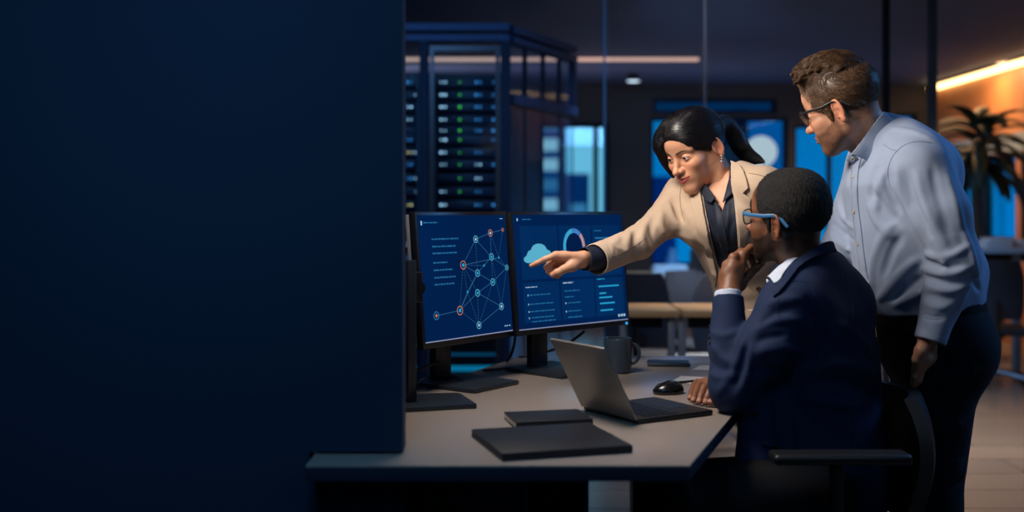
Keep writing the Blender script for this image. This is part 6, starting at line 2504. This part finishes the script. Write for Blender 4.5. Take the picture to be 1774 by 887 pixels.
    for an in (an_l, an_r):
        s_ = Sdf()
        c_ = np.array([an[0], an[1], 0.0], dtype=F32)
        s_.add(ell(c_ + np.array([-0.005, 0, 0.05]), (0.05, 0.042, 0.05)), 0)
        s_.add(ell(c_ + np.array([-0.10, 0, 0.035]), (0.10, 0.046, 0.04)), 0.03)
        s_.add(ell(c_ + np.array([-0.08, 0, 0.012]), (0.135, 0.049, 0.014)), 0.008)
        s_.clip(c_ + np.array([0, 0, 0.001]), (0, 0, -1), 0.002)
        np_mesh('shoe', [s_.mesh(0.005)], M_shoe, TM)
    # -------- collars
    cone = Sdf().add(cap(nb + np.array([0.0, 0, -0.04]), nb + np.array([-0.012, 0.006, 0.035]), 0.080, 0.070), 0)
    cone.add(cap(nb + np.array([-0.03, 0.015, -0.05]), nb + np.array([-0.055, 0.03, -0.01]), 0.062, 0.048), 0.03)
    wrap = Sdf()
    wrap.ops = [o for o in g.ops if o[0] == 'a'] + [('a', p_, 0.02) for _, p_, _ in cone.ops]
    patch('shirt_collar', wrap, [tuple(p) for p in smooth_poly([(1330, 479), (1338, 473), (1360, 453), (1390, 433), (1410, 424), (1426, 419)], False, 5)] +
          [tuple(p) for p in smooth_poly([(1428, 422), (1400, 436), (1376, 455), (1360, 475), (1352, 488), (1342, 494)], False, 5)], M_whshirt, TM, 0.003, 0.003, 2.5, 2.3, 3.1, relax=2)
    ca = np.array([-0.030, 0.014, 0.075])
    ca /= np.linalg.norm(ca)
    bd = Sdf().add(sleeve(nb - ca * 0.035, nb + ca * 0.004, 0.074, 0.0715, True, True), 0).sub(cap(nb - ca * 0.06, nb + ca * 0.06, 0.067, 0.0635), 0.002)
    np_mesh('collar_band', [bd.mesh(0.0028)], M_whshirt, TM)
    sf = torso_sdf(secs[:4], u, 0.06, -0.010)
    sf.add(cap(nb + np.array([-0.01, 0.006, -0.07]), nb + np.array([-0.01, 0.006, -0.03]), 0.058, 0.056), 0.04)
    sf.sub(cap(nb - ca * 0.05, nb + ca * 0.09, 0.058, 0.058), 0.003)
    sf.clip(nb + f * 0.012, -f, 0.003)
    np_mesh('shirt', [sf.mesh(0.005)], M_whshirt, TM)
    patch('shirt_collar_stand', cone, [(1329, 483), (1338, 494), (1337, 501), (1333, 499), (1329, 490)], M_whshirt, TM, 0.001, 0.003, 2.5, 2.3, 3.1)
    cone2 = Sdf().add(cap(nb + np.array([0.006, 0, -0.05]), nb + np.array([0.0, 0.004, 0.02]), 0.094, 0.079), 0)
    cone2.ops += g.ops[:0]
    both = Sdf()
    both.ops = [o for o in g.ops if o[0] == 'a'] + [('a', cone2.ops[0][1], 0.03)]
    patch('jacket_collar', both, [tuple(p) for p in smooth_poly([(1336, 499), (1343, 495), (1353, 487), (1361, 474), (1377, 454), (1398, 437), (1426, 421), (1440, 419)], False, 5)] +
          [tuple(p) for p in smooth_poly([(1443, 423), (1448, 440), (1438, 441), (1407, 451), (1386, 468), (1372, 486), (1354, 508), (1341, 520)], False, 5)],
          M_navycloth, TM, 0.006, 0.004, 2.5, 2.3, 3.1, relax=4)
    # -------- hair: short tight curls
    h = Sdf()
    h.add(ell((0.000, 0, 0.050), (0.0985, 0.0785, 0.0860)), 0)
    h.add(ell((-0.026, 0, 0.046), (0.082, 0.0825, 0.080)), 0.02)
    h.add(ell((-0.006, 0, 0.092), (0.073, 0.063, 0.047)), 0.02)
    h.add(ell((-0.034, 0, 0.080), (0.060, 0.064, 0.056)), 0.02)
    h.sub(ell((0.128, 0, 0.026), (0.090, 0.105, 0.087)), 0.005)
    h.sub(ell((0.068, 0, -0.018), (0.050, 0.12, 0.050)), 0.005)
    for s in (-1, 1):
        h.sub(ell((-0.004, s * 0.086, 0.000), (0.019, 0.022, 0.035)), 0.004)
        h.add(cap((0.022, s * 0.0705, 0.03), (0.017, s * 0.0705, -0.012), 0.007, 0.004), 0.008)
        h.sub(ell((0.0, s * 0.06, -0.068), (0.075, 0.045, 0.052)), 0.006)
    h.clip((-0.06, 0, -0.062), (0.25, 0, -1), 0.01)
    h.disp(lambda P: (0.0014 * rnd3(P, 420, 3) + 0.0014 * rnd3(P, 240, 4)).astype(F32), (-.2, -.2, -.2), (.2, .2, .3))
    V, Q = h.mesh(0.0019)
    N = normals_of(h, V)

    def flow(P):
        return np.stack([np.sin(P[:, 1] * 900 + P[:, 2] * 700), np.sin(P[:, 2] * 800 + P[:, 0] * 900), np.sin(P[:, 0] * 850 + P[:, 1] * 640)], 1)
    Vs, Qs, cs = strands(V, N, flow, 16000, 0.0040, 0.00034, 6, 0.9, 0.5, None, 4)
    c0 = np.stack([30 * rnd3(V, 300, 9), V[:, 0] * 20, 0 * V[:, 0]], 1)
    M_h = hair_mat('black_curly_hair', lin(4, 3, 4), lin(18, 14, 16), 0.85, 6, 0.5)
    np_mesh('hair', [(H.W(V), Q), (H.W(Vs), Qs)], M_h, TM, np.concatenate([c0, cs]))
    glasses(H, TM, MAT('dark_glasses_rim', lin(18, 22, 30), 0.4), MAT('blue_glasses_temple', lin(52, 110, 160), 0.4), 0.0245, 0.0180, 0.105, 0.014, 3.2, temple_h=0.0034)
    rebase(TM)
    return H


H_TM = seated_man()
# ================================================================== PERSON 3: WOMAN IN THE BEIGE BLAZER, POINTING
SKIN_WARM = skin_mat('skin_warm', 0.5, 0.15)
M_beige = CLOTH('beige_blazer_wool', lin(188, 164, 142), 0.85, bump=0.15)
M_beigetr = CLOTH('beige_trouser_wool', lin(170, 148, 124), 0.85, bump=0.15)
M_navyblouse = CLOTH('navy_blouse_cotton', lin(22, 30, 48), 0.6, bump=0.08)
M_hornbtn = MAT('horn_button', lin(96, 76, 58), 0.3)

M_beige_seam = CLOTH('blazer_stitching', lin(128, 104, 84), 0.85)
WM = empty('person', (0.76, 3.28, 0), 0, 'person in beige blazer over navy blouse, leaning in and pointing at the screen', 'person')


def woman():
    f = np.array([-0.78, -0.63, 0])
    u = (0.63, -0.78, 0)
    secs = [(A((1250, 322, 3.17)), 0.120, 0.060), (A((1268, 372, 3.16)), 0.152, 0.100), (A((1284, 432, 3.20)), 0.132, 0.092),
            (A((1302, 490, 3.25)), 0.118, 0.086), (A((1318, 550, 3.29)), 0.140, 0.102), (A((1328, 610, 3.32)), 0.160, 0.115)]
    sh_r, el_r, wr_r = A((1184, 338, 3.27)), A((1106, 420, 3.10)), A((1031, 450, 2.965))
    sh_l, el_l, wr_l = A((1322, 326, 3.04)), A((1378, 438, 3.10)), A((1392, 556, 3.17))
    g = torso_sdf(secs, u, 0.05)
    nb = A((1254, 312, 3.165))
    g.add(cap(nb + np.array([0, 0, -0.02]), sh_r + np.array([0.01, -0.01, 0.0]), 0.046, 0.056), 0.04)
    g.add(cap(nb + np.array([0.02, 0.0, -0.005]), sh_l, 0.050, 0.056), 0.04)
    mid = A((1146, 386, 3.19))
    g.add(cap(sh_r, mid, 0.060, 0.049), 0.03)
    g.add(cap(mid, el_r, 0.049, 0.046), 0.015)
    g.add(sleeve(el_r, wr_r - (wr_r - el_r) * 0.06, 0.046, 0.0425), 0.015)
    g.add(cap(sh_l, el_l, 0.058, 0.048), 0.03)
    g.add(sleeve(el_l, wr_l, 0.048, 0.040), 0.015)
    # bust
    for s in (-1, 1):
        c = A((1262, 392, 3.16)) + f * 0.058 + np.array(u) * 0.062 * s
        g.add(ell(c, (0.056, 0.056, 0.058)), 0.045)
    g.clip(A((1330, 636, 3.3)), (0.1, 0, -1), 0.004)
    FO = [
        # sleeve
        ([(1092, 402), (1085, 425), (1090, 446)], 0.010, 0.005), ([(1104, 396), (1098, 420), (1104, 445)], 0.009, -0.005), ([(1118, 388), (1112, 412), (1120, 436)], 0.010, 0.006),
        ([(1132, 378), (1128, 402), (1138, 426)], 0.009, -0.005), ([(1146, 366), (1146, 392), (1156, 412)], 0.011, 0.005),
        ([(1075, 410), (1060, 425), (1062, 440)], 0.008, 0.003), ([(1050, 420), (1070, 430), (1085, 436)], 0.007, 0.003),
        ([(1165, 340), (1172, 365), (1184, 380)], 0.010, -0.006), ([(1178, 330), (1188, 355), (1196, 385)], 0.010, 0.005), ([(1160, 352), (1165, 372), (1176, 392)], 0.010, 0.004),
        # body
        ([(1200, 400), (1216, 420), (1236, 430)], 0.010, 0.004), ([(1205, 420), (1222, 440), (1240, 446)], 0.010, -0.004),
        ([(1232, 470), (1255, 480), (1280, 500)], 0.010, 0.004),
    ]
    folds(g, FO, 2.6, 3.7)
    ripple(g, 0.0012, 42, (0.2, 2.8, 0.6), (1.0, 3.6, 1.5), 8)
    ax = (wr_r - el_r) / np.linalg.norm(wr_r - el_r)
    tracer = Sdf()
    tracer.ops = list(g.ops)
    # V opening of the blazer
    Vop = [(1226, 268), (1219, 300), (1217, 326), (1222, 360), (1230, 400), (1242, 452), (1252, 490), (1264, 512), (1276, 500), (1280, 460), (1277, 400), (1271, 340), (1266, 300), (1264, 268)]
    g.sub(poly_prism(Vop, 2.85, 3.155), 0.003)
    g.sub(cap(nb + np.array([-0.01, -0.01, -0.02]), nb + np.array([-0.02, -0.015, 0.09]), 0.052, 0.062), 0.006)
    # hollow sleeve end
    g.sub(cap(wr_r - ax * 0.05, wr_r + ax * 0.03, 0.0345, 0.0375), 0.002)
    np_mesh('blazer', [g.mesh(0.0034)], M_beige, WM)
    # blouse
    bl = torso_sdf(secs[:5], u, 0.05, -0.007)
    bl.add(cap(nb + np.array([0, 0, -0.03]), sh_r + np.array([0.03, -0.02, 0]), 0.040, 0.040), 0.03)
    bl.add(cap(nb + np.array([0, 0, -0.03]), sh_l - np.array([0.03, -0.02, 0]), 0.040, 0.040), 0.03)
    for s in (-1, 1):
        c = A((1262, 392, 3.16)) + f * 0.050 + np.array(u) * 0.058 * s
        bl.add(ell(c, (0.054, 0.054, 0.056)), 0.045)
    bl.add(cap(nb + np.array([0.0, 0, -0.03]), nb + np.array([-0.008, -0.006, 0.022]), 0.056, 0.053), 0.03)
    folds(bl, [([(1238, 350), (1244, 390), (1252, 440)], 0.006, 0.003), ([(1262, 350), (1260, 390), (1262, 440)], 0.006, 0.003), ([(1270, 380), (1262, 410), (1264, 450)], 0.007, -0.003), ([(1228, 380), (1240, 410), (1250, 430)], 0.007, -0.003)], 2.6, 3.7)
    vtrace = Sdf()
    vtrace.ops = list(bl.ops)
    skinV = [(1212, 262), (1219, 318), (1234, 338), (1246, 356), (1251, 369), (1255, 352), (1262, 332), (1268, 300), (1272, 262)]
    bl.sub(poly_prism(skinV, 2.85, 3.16), 0.002)
    bl.sub(cap(nb + np.array([-0.005, 0, -0.04]), nb + np.array([-0.02, -0.015, 0.09]), 0.046, 0.056), 0.004)
    np_mesh('blouse', [bl.mesh(0.003)], M_navyblouse, WM)
    seam('blouse_placket', vtrace, [(1251, 370), (1256, 395), (1262, 425), (1268, 455), (1272, 480)], 0.0012, M_navyblouse, WM, 0.001)
    for (x, y) in ((1256, 396), (1260, 414), (1264, 436)):
        button(vtrace, x, y, 0.0035, M_navybtn, WM, 0.0015)
    # blouse collar leaves
    patch('blouse_collar', tracer, [(1216, 318), (1222, 318), (1231, 330), (1240, 343), (1233, 353), (1224, 349), (1218, 338)], M_navyblouse, WM, 0.003, 0.003, 2.2, 2.7, 3.4)
    patch('blouse_collar', tracer, [(1266, 290), (1270, 312), (1272, 334), (1262, 343), (1253, 352), (1258, 334), (1264, 312)], M_navyblouse, WM, 0.003, 0.003, 2.2, 2.7, 3.4)
    sc = Sdf().add(sleeve(wr_r - ax * 0.05, wr_r, 0.0438, 0.0445, True, True), 0).sub(cap(wr_r - ax * 0.10, wr_r + ax * 0.04, 0.0385, 0.0415), 0.0015)
    np_mesh('sleeve_end', [sc.mesh(0.0021)], M_beige, WM)
    # blouse cuff
    c0, c1 = wr_r - ax * 0.03, A((1011, 449, 2.940))
    c = Sdf().add(sleeve(c0, c1, 0.0345, 0.0315, True, True), 0).sub(cap(c0 - ax * 0.03, c1 + (c1 - c0) * 0.5, 0.0275, 0.0285), 0.002)
    np_mesh('blouse_cuff', [c.mesh(0.0022)], M_navyblouse, WM)
    seam('sleeve_seam', tracer, [(1033, 458), (1060, 446), (1090, 432), (1120, 412)], 0.0009, M_beige_seam, WM, -0.0002)
    seam('armhole_seam', tracer, [(1186, 384), (1180, 362), (1178, 338), (1182, 318), (1192, 306)], 0.0010, M_beige_seam, WM, -0.0002)
    # lapels: her right (picture left) and her left (picture right)
    L1 = [(1201, 306), (1209, 312), (1216, 322), (1218, 340), (1224, 372), (1234, 420), (1246, 474), (1243, 498), (1234, 470), (1222, 432), (1208, 392), (1199, 356), (1196, 347), (1205, 343), (1209, 338), (1203, 330)]
    L2 = [(1266, 281), (1282, 287), (1292, 298), (1297, 312), (1300, 327), (1291, 334), (1304, 343), (1303, 366), (1296, 400), (1288, 440), (1281, 470), (1280, 440), (1278, 400), (1274, 350), (1268, 310)]
    patch('lapel', tracer, L1, M_beige, WM, 0.0065, 0.006, 2.0, 2.7, 3.5, relax=2)
    patch('lapel', tracer, L2, M_beige, WM, 0.0065, 0.006, 2.0, 2.7, 3.5, relax=2)
    seam('collar_notch_seam', tracer, [(1268, 312), (1280, 322), (1291, 333)], 0.0011, M_beige, WM, 0.006, 2.7, 3.5)
    seam('shoulder_seam', tracer, [(1297, 300), (1315, 303), (1330, 308)], 0.0010, M_beige_seam, WM, -0.0002)
    seam('front_edge', tracer, [(1281, 472), (1290, 488), (1303, 502), (1318, 520)], 0.0016, M_beige, WM, 0.0003)
    button(tracer, 1314, 500, 0.0075, M_hornbtn, WM, 0.001)
    patch('pocket_flap', tracer, [(1296, 536), (1330, 534), (1332, 552), (1298, 554)], M_beige, WM, 0.002, 0.003, 3, 2.7, 3.6)
    # -------- head
    P_W = dict(female=True, skin=lin(208, 152, 120), brow=lin(20, 13, 11), jaw=0.0355, ear=0.95, lips=1.0, smile=0.0055, lipcol=lin(186, 66, 64), lipamt=0.9, mw=1.14, lipx=0.002, teeth=0.85,
               lash=1.0, lid_up=0.0033, lid_lo=-0.0042, nose=0.94, nosew=0.98, blush=0.55, open=0.0014, browk=0.85, browamt=1.0)
    R, t = fit_head(dict(eyeR=(1160, 277), eyeL=(1184, 275), nose=(1168, 300, 1.5), mouth=(1185, 313), mL=(1197, 308), mR=(1179, 311), chin=(1194, 331), earL=(1241, 257)), 3.16, (-.75, -.50, -.45), 0.945)
    H = Head(P_W, R, t, 0.945)
    (Vh, Qh), ch = H.skin(0.0015, nb + np.array([0.01, 0, -0.03]), (0.046, 0.050))
    parts, cols = [(Vh, Qh)], [ch]
    hb = np.array(P_W['skin'])
    # -------- pointing hand
    d0 = 2.935
    w = A((1010, 449, d0 + 0.005))
    fo = w + (wr_r - w) * 1.6
    mc = [A((963, 442, d0 - 0.020)), A((961, 448, d0 + 0.004)), A((964, 456, d0 + 0.024)), A((969, 464, d0 + 0.038))]
    chs = [[A((944, 449, d0 - 0.018)), A((931, 455.5, d0 - 0.014)), A((920, 460.3, d0 - 0.010))],
           [A((947, 463, d0 + 0.000)), A((952, 471, d0 + 0.006)), A((964, 468, d0 + 0.004))],
           [A((950, 470, d0 + 0.022)), A((958, 477, d0 + 0.022)), A((968, 471, d0 + 0.016))],
           [A((957, 475, d0 + 0.038)), A((966, 479, d0 + 0.034)), A((974, 473, d0 + 0.026))]]
    th = [A((992, 460, d0 - 0.016)), A((977, 466.5, d0 - 0.026)), A((966, 472, d0 - 0.026)), A((957.5, 476, d0 - 0.020))]
    gh = hand_sdf(Sdf(), w, fo, mc, chs, th, rw=0.0245, palm_r=0.0115, fr=(0.0096, 0.0080, 0.0070, 0.0056))
    Vx = gh.mesh(0.0015)
    parts.append(Vx)
    cols.append(hand_colors(Vx[0], hb, chs, th, lin(222, 150, 132), None))
    # left hand hanging behind the seated man
    axl = (wr_l - el_l) / np.linalg.norm(wr_l - el_l)
    w2 = wr_l + axl * 0.01
    mc2 = [w2 + axl * 0.078 + np.array([-0.026 + 0.017 * i, 0.006 * i, 0]) for i in range(4)]
    ch2 = [[m + axl * 0.036, m + axl * 0.054 + np.array([0, -0.01, 0]), m + axl * 0.066 + np.array([0, -0.022, 0])] for m in mc2]
    th2 = [w2 + axl * 0.03 + np.array([-0.03, -0.01, 0]), w2 + axl * 0.055 + np.array([-0.042, -0.015, 0]), w2 + axl * 0.08 + np.array([-0.042, -0.012, 0]), w2 + axl * 0.10 + np.array([-0.038, -0.008, 0])]
    gh = hand_sdf(Sdf(), w2, w2 - axl * 0.05, mc2, ch2, th2, rw=0.023)
    Vx = gh.mesh(0.0026)
    parts.append(Vx)
    cols.append(hand_colors(Vx[0], hb, ch2, th2, hb))
    # inner body, with the chest that shows in the neckline
    b = torso_sdf(secs, u, 0.05, -0.022)
    b.add(cap(nb + np.array([0, 0, -0.05]), A((1264, 360, 3.16)), 0.050, 0.07), 0.03)
    b.add(ell(A((1256, 352, 3.17)) + f * 0.018, (0.050, 0.050, 0.055)), 0.04)
    for p0, p1, p2, w_ in ((sh_r, el_r, fo, 0.03), (sh_l, el_l, wr_l, 0.03)):
        b.add(cap(p0, p1, 0.036, 0.032), 0.03).add(cap(p1, p2, 0.032, 0.023), 0.02)
    hip_r, hip_l = A((1316, 620, 3.40)), A((1350, 620, 3.26))
    kn_r, kn_l = np.array([hip_r[0] + 0.02, hip_r[1], 0.46], dtype=F32), np.array([hip_l[0] + 0.02, hip_l[1], 0.46], dtype=F32)
    an_r, an_l = np.array([kn_r[0] + 0.02, kn_r[1] + 0.02, 0.085], dtype=F32), np.array([kn_l[0] + 0.03, kn_l[1], 0.085], dtype=F32)
    for h_, k_, a_ in ((hip_r, kn_r, an_r), (hip_l, kn_l, an_l)):
        b.add(cap(h_, k_, 0.06, 0.045), 0.03).add(cap(k_, a_, 0.04, 0.028), 0.02)
    Vx = b.mesh(0.008)
    parts.append(Vx)
    cols.append(np.tile(hb, (len(Vx[0]), 1)))
    np_mesh('body', parts, SKIN_WARM, WM, np.concatenate(cols))
    for s in (-1, 1):
        eyeball('eye', H.W(EYE_C * np.array([1, s, 1])), H.R @ np.array([1.0, -0.10, -0.16]), 0.0126 * 0.945, WM, (0.010, 0.006, 0.004))
    # -------- trousers, shoes
    tr = Sdf()
    tr.add(esec(A((1320, 560, 3.29)), A((1332, 625, 3.33)), (0.128, 0.096), (0.150, 0.108), u), 0)
    tr.add(cap(hip_r, kn_r, 0.082, 0.062), 0.04).add(cap(hip_l, kn_l, 0.082, 0.062), 0.04)
    tr.add(sleeve(kn_r, an_r, 0.062, 0.052), 0.02).add(sleeve(kn_l, an_l, 0.062, 0.052), 0.02)
    np_mesh('trousers', [tr.mesh(0.006)], M_beigetr, WM)
    for an in (an_r, an_l):
        s_ = Sdf()
        c_ = np.array([an[0], an[1], 0.0], dtype=F32)
        s_.add(ell(c_ + np.array([0, 0, 0.045]), (0.042, 0.038, 0.05)), 0)
        s_.add(ell(c_ + np.array([-0.06, -0.05, 0.03]), (0.075, 0.06, 0.034)), 0.03)
        s_.clip(c_ + np.array([0, 0, 0.001]), (0, 0, -1), 0.002)
        np_mesh('shoe', [s_.mesh(0.005)], M_shoe, WM)
    # -------- hair: swept from a side part to a low ponytail
    h = Sdf()
    h.add(ell((0.000, 0, 0.050), (0.0985, 0.0800, 0.0865)), 0)
    h.add(ell((-0.026, 0, 0.046), (0.082, 0.0840, 0.079)), 0.02)
    h.add(ell((0.030, 0.0, 0.078), (0.066, 0.068, 0.056)), 0.02)
    h.sub(ell((0.128, 0.006, 0.000), (0.070, 0.085, 0.088)), 0.008)
    h.sub(ell((0.064, 0.054, -0.040), (0.046, 0.060, 0.050)), 0.030)
    for s in (-1, 1):
        h.sub(ell((-0.002, s * 0.088, -0.006), (0.020, 0.024, 0.032)), 0.004)
        h.sub(ell((0.004, s * 0.06, -0.072), (0.080, 0.05, 0.054)), 0.006)
    h.clip((-0.06, 0, -0.040), (0.25, 0, -1), 0.008)
    # face-framing sweep on her right side, down past the cheek
    sw = smooth_poly([(0.050, -0.006, 0.116), (0.074, -0.034, 0.094), (0.084, -0.052, 0.064), (0.083, -0.0625, 0.030), (0.078, -0.067, 0.000), (0.073, -0.068, -0.025), (0.071, -0.066, -0.048)], False, 3)
    for i in range(len(sw) - 1):
        ra, rb = [float(np.interp(j / (len(sw) - 1), [0, 0.35, 0.6, 0.8, 1], [0.016, 0.0145, 0.0105, 0.0065, 0.0016])) for j in (i, i + 1)]
        h.add(cap(sw[i], sw[i + 1], ra, rb), 0.018 if i < 8 else 0.006)
    sw2 = [(0.048, -0.040, 0.098), (0.058, -0.062, 0.060), (0.062, -0.0765, 0.020), (0.045, -0.079, 0.0)]
    for i in range(3):
        h.add(cap(sw2[i], sw2[i + 1], 0.012, 0.012), 0.014)
    # parting groove
    part_l = [H.L(q) for q in []]
    pr = [(0.084, 0.034, 0.092), (0.066, 0.036, 0.114), (0.042, 0.034, 0.130), (0.018, 0.030, 0.138)]
    root = np.array([-0.104, 0.010, 0.040])
    h.add(ell(root + np.array([0.006, 0, 0]), (0.018, 0.020, 0.020)), 0.012)
    V, Q = h.mesh(0.0019)
    N = normals_of(h, V)
    part_y = 0.034

    def flow(P):
        to = root - P
        to /= np.linalg.norm(to, axis=1, keepdims=True)
        # near the parting the hair first falls sideways
        near = np.exp(-((P[:, 1] - part_y) / 0.030) ** 2)[:, None] * sstep(P[:, 2], 0.07, 0.11)[:, None] * sstep(P[:, 0], -0.03, 0.02)[:, None]
        sd = np.sign(P[:, 1] - part_y)[:, None] * np.array([[0.0, 1.0, 0.0]]) + np.array([[-0.2, 0, -0.2]])
        # the loose sweep on her right falls down
        m = (sstep(-P[:, 1], 0.030, 0.055) * sstep(P[:, 0], 0.055, 0.075))[:, None]
        return (to * (1 - near) + sd * near) * (1 - m) + np.array([[-0.15, -0.2, -1.0]]) * m
    Vs, Qs, cs = strands(V, N, flow, 15000, 0.034, 0.00042, 8, 0.0, 0.05, None, 6, 0.0006, h, 0.0009)
    q = V - root
    phi = np.arctan2(q[:, 1], q[:, 2]) * 14
    c0 = np.stack([phi, np.linalg.norm(q, axis=1) * 3, 0 * phi], 1)
    # ponytail falling over the shoulder blade
    Rw = root
    pt = [H.W(root + np.array([0.004, 0, 0.004])), A((1256, 212, 3.235)), A((1272, 232, 3.25)), A((1284, 256, 3.245)), A((1298, 271, 3.215)), A((1312, 276, 3.18)), A((1323, 280.5, 3.15))]
    pt = smooth_poly(pt, False, 4)
    t_ = Sdf()
    n = len(pt)
    for i in range(n - 1):
        s0, s1 = i / (n - 1), (i + 1) / (n - 1)
        rad = lambda s: float(np.interp(s, [0, 0.12, 0.4, 0.7, 0.9, 1], [0.012, 0.019, 0.026, 0.019, 0.007, 0.001]))
        t_.add(cap(pt[i], pt[i + 1], rad(s0), rad(s1)), 0.004)
    Vt, Qt = t_.mesh(0.0026)
    Nt = normals_of(t_, Vt)
    ptd = np.array(pt)

    def flow_t(P):
        j = np.argmin(((P[:, None, :] - ptd[None, :-1]) ** 2).sum(2), axis=1)
        d = ptd[1:][j] - ptd[:-1][j]
        return d / np.linalg.norm(d, axis=1, keepdims=True)
    Vu, Qu, cu = strands(Vt, Nt, flow_t, 4500, 0.055, 0.00042, 9, 0.02, 0.05, (np.linalg.norm(Vt - ptd[-1], axis=1) > 0.045).astype(float), 6, 0.0006, t_, 0.0012)
    ang = np.arctan2(Nt[:, 2], Nt[:, 0] * 0.6 + Nt[:, 1]) * 9
    ct = np.stack([ang, 0 * ang, 0 * ang], 1)
    M_h = hair_mat('black_hair', lin(9, 8, 11), lin(26, 24, 30), 0.38, 8, 0.10)
    np_mesh('hair', [(H.W(V), Q), (H.W(Vs), Qs)], M_h, WM, np.concatenate([c0, cs]))
    np_mesh('ponytail', [(Vt, Qt), (Vu, Qu)], M_h, WM, np.concatenate([ct, cu]))
    # loose wisps by the temple
    # earring
    M_gem = MAT('earring_metal', lin(220, 210, 205), 0.15, metal=0.9)
    e = H.W((-0.006, 0.0835, -0.0270))
    mb = MB()
    for k, (dz, r_) in enumerate(((0, 0.0035), (-0.008, 0.0024), (-0.0155, 0.0038))):
        bmesh.ops.create_icosphere(mb.bm, subdivisions=2, radius=r_, matrix=Matrix.Translation(Vector((float(e[0]), float(e[1]) - 0.002, float(e[2]) + dz))))
    mb.tube([Vector((float(e[0]), float(e[1]) - 0.002, float(e[2]))), Vector((float(e[0]), float(e[1]) - 0.002, float(e[2]) - 0.0155))], 0.0008, 6)
    mb.build('earring', M_gem, WM)
    rebase(WM)
    return H


H_WM = woman()
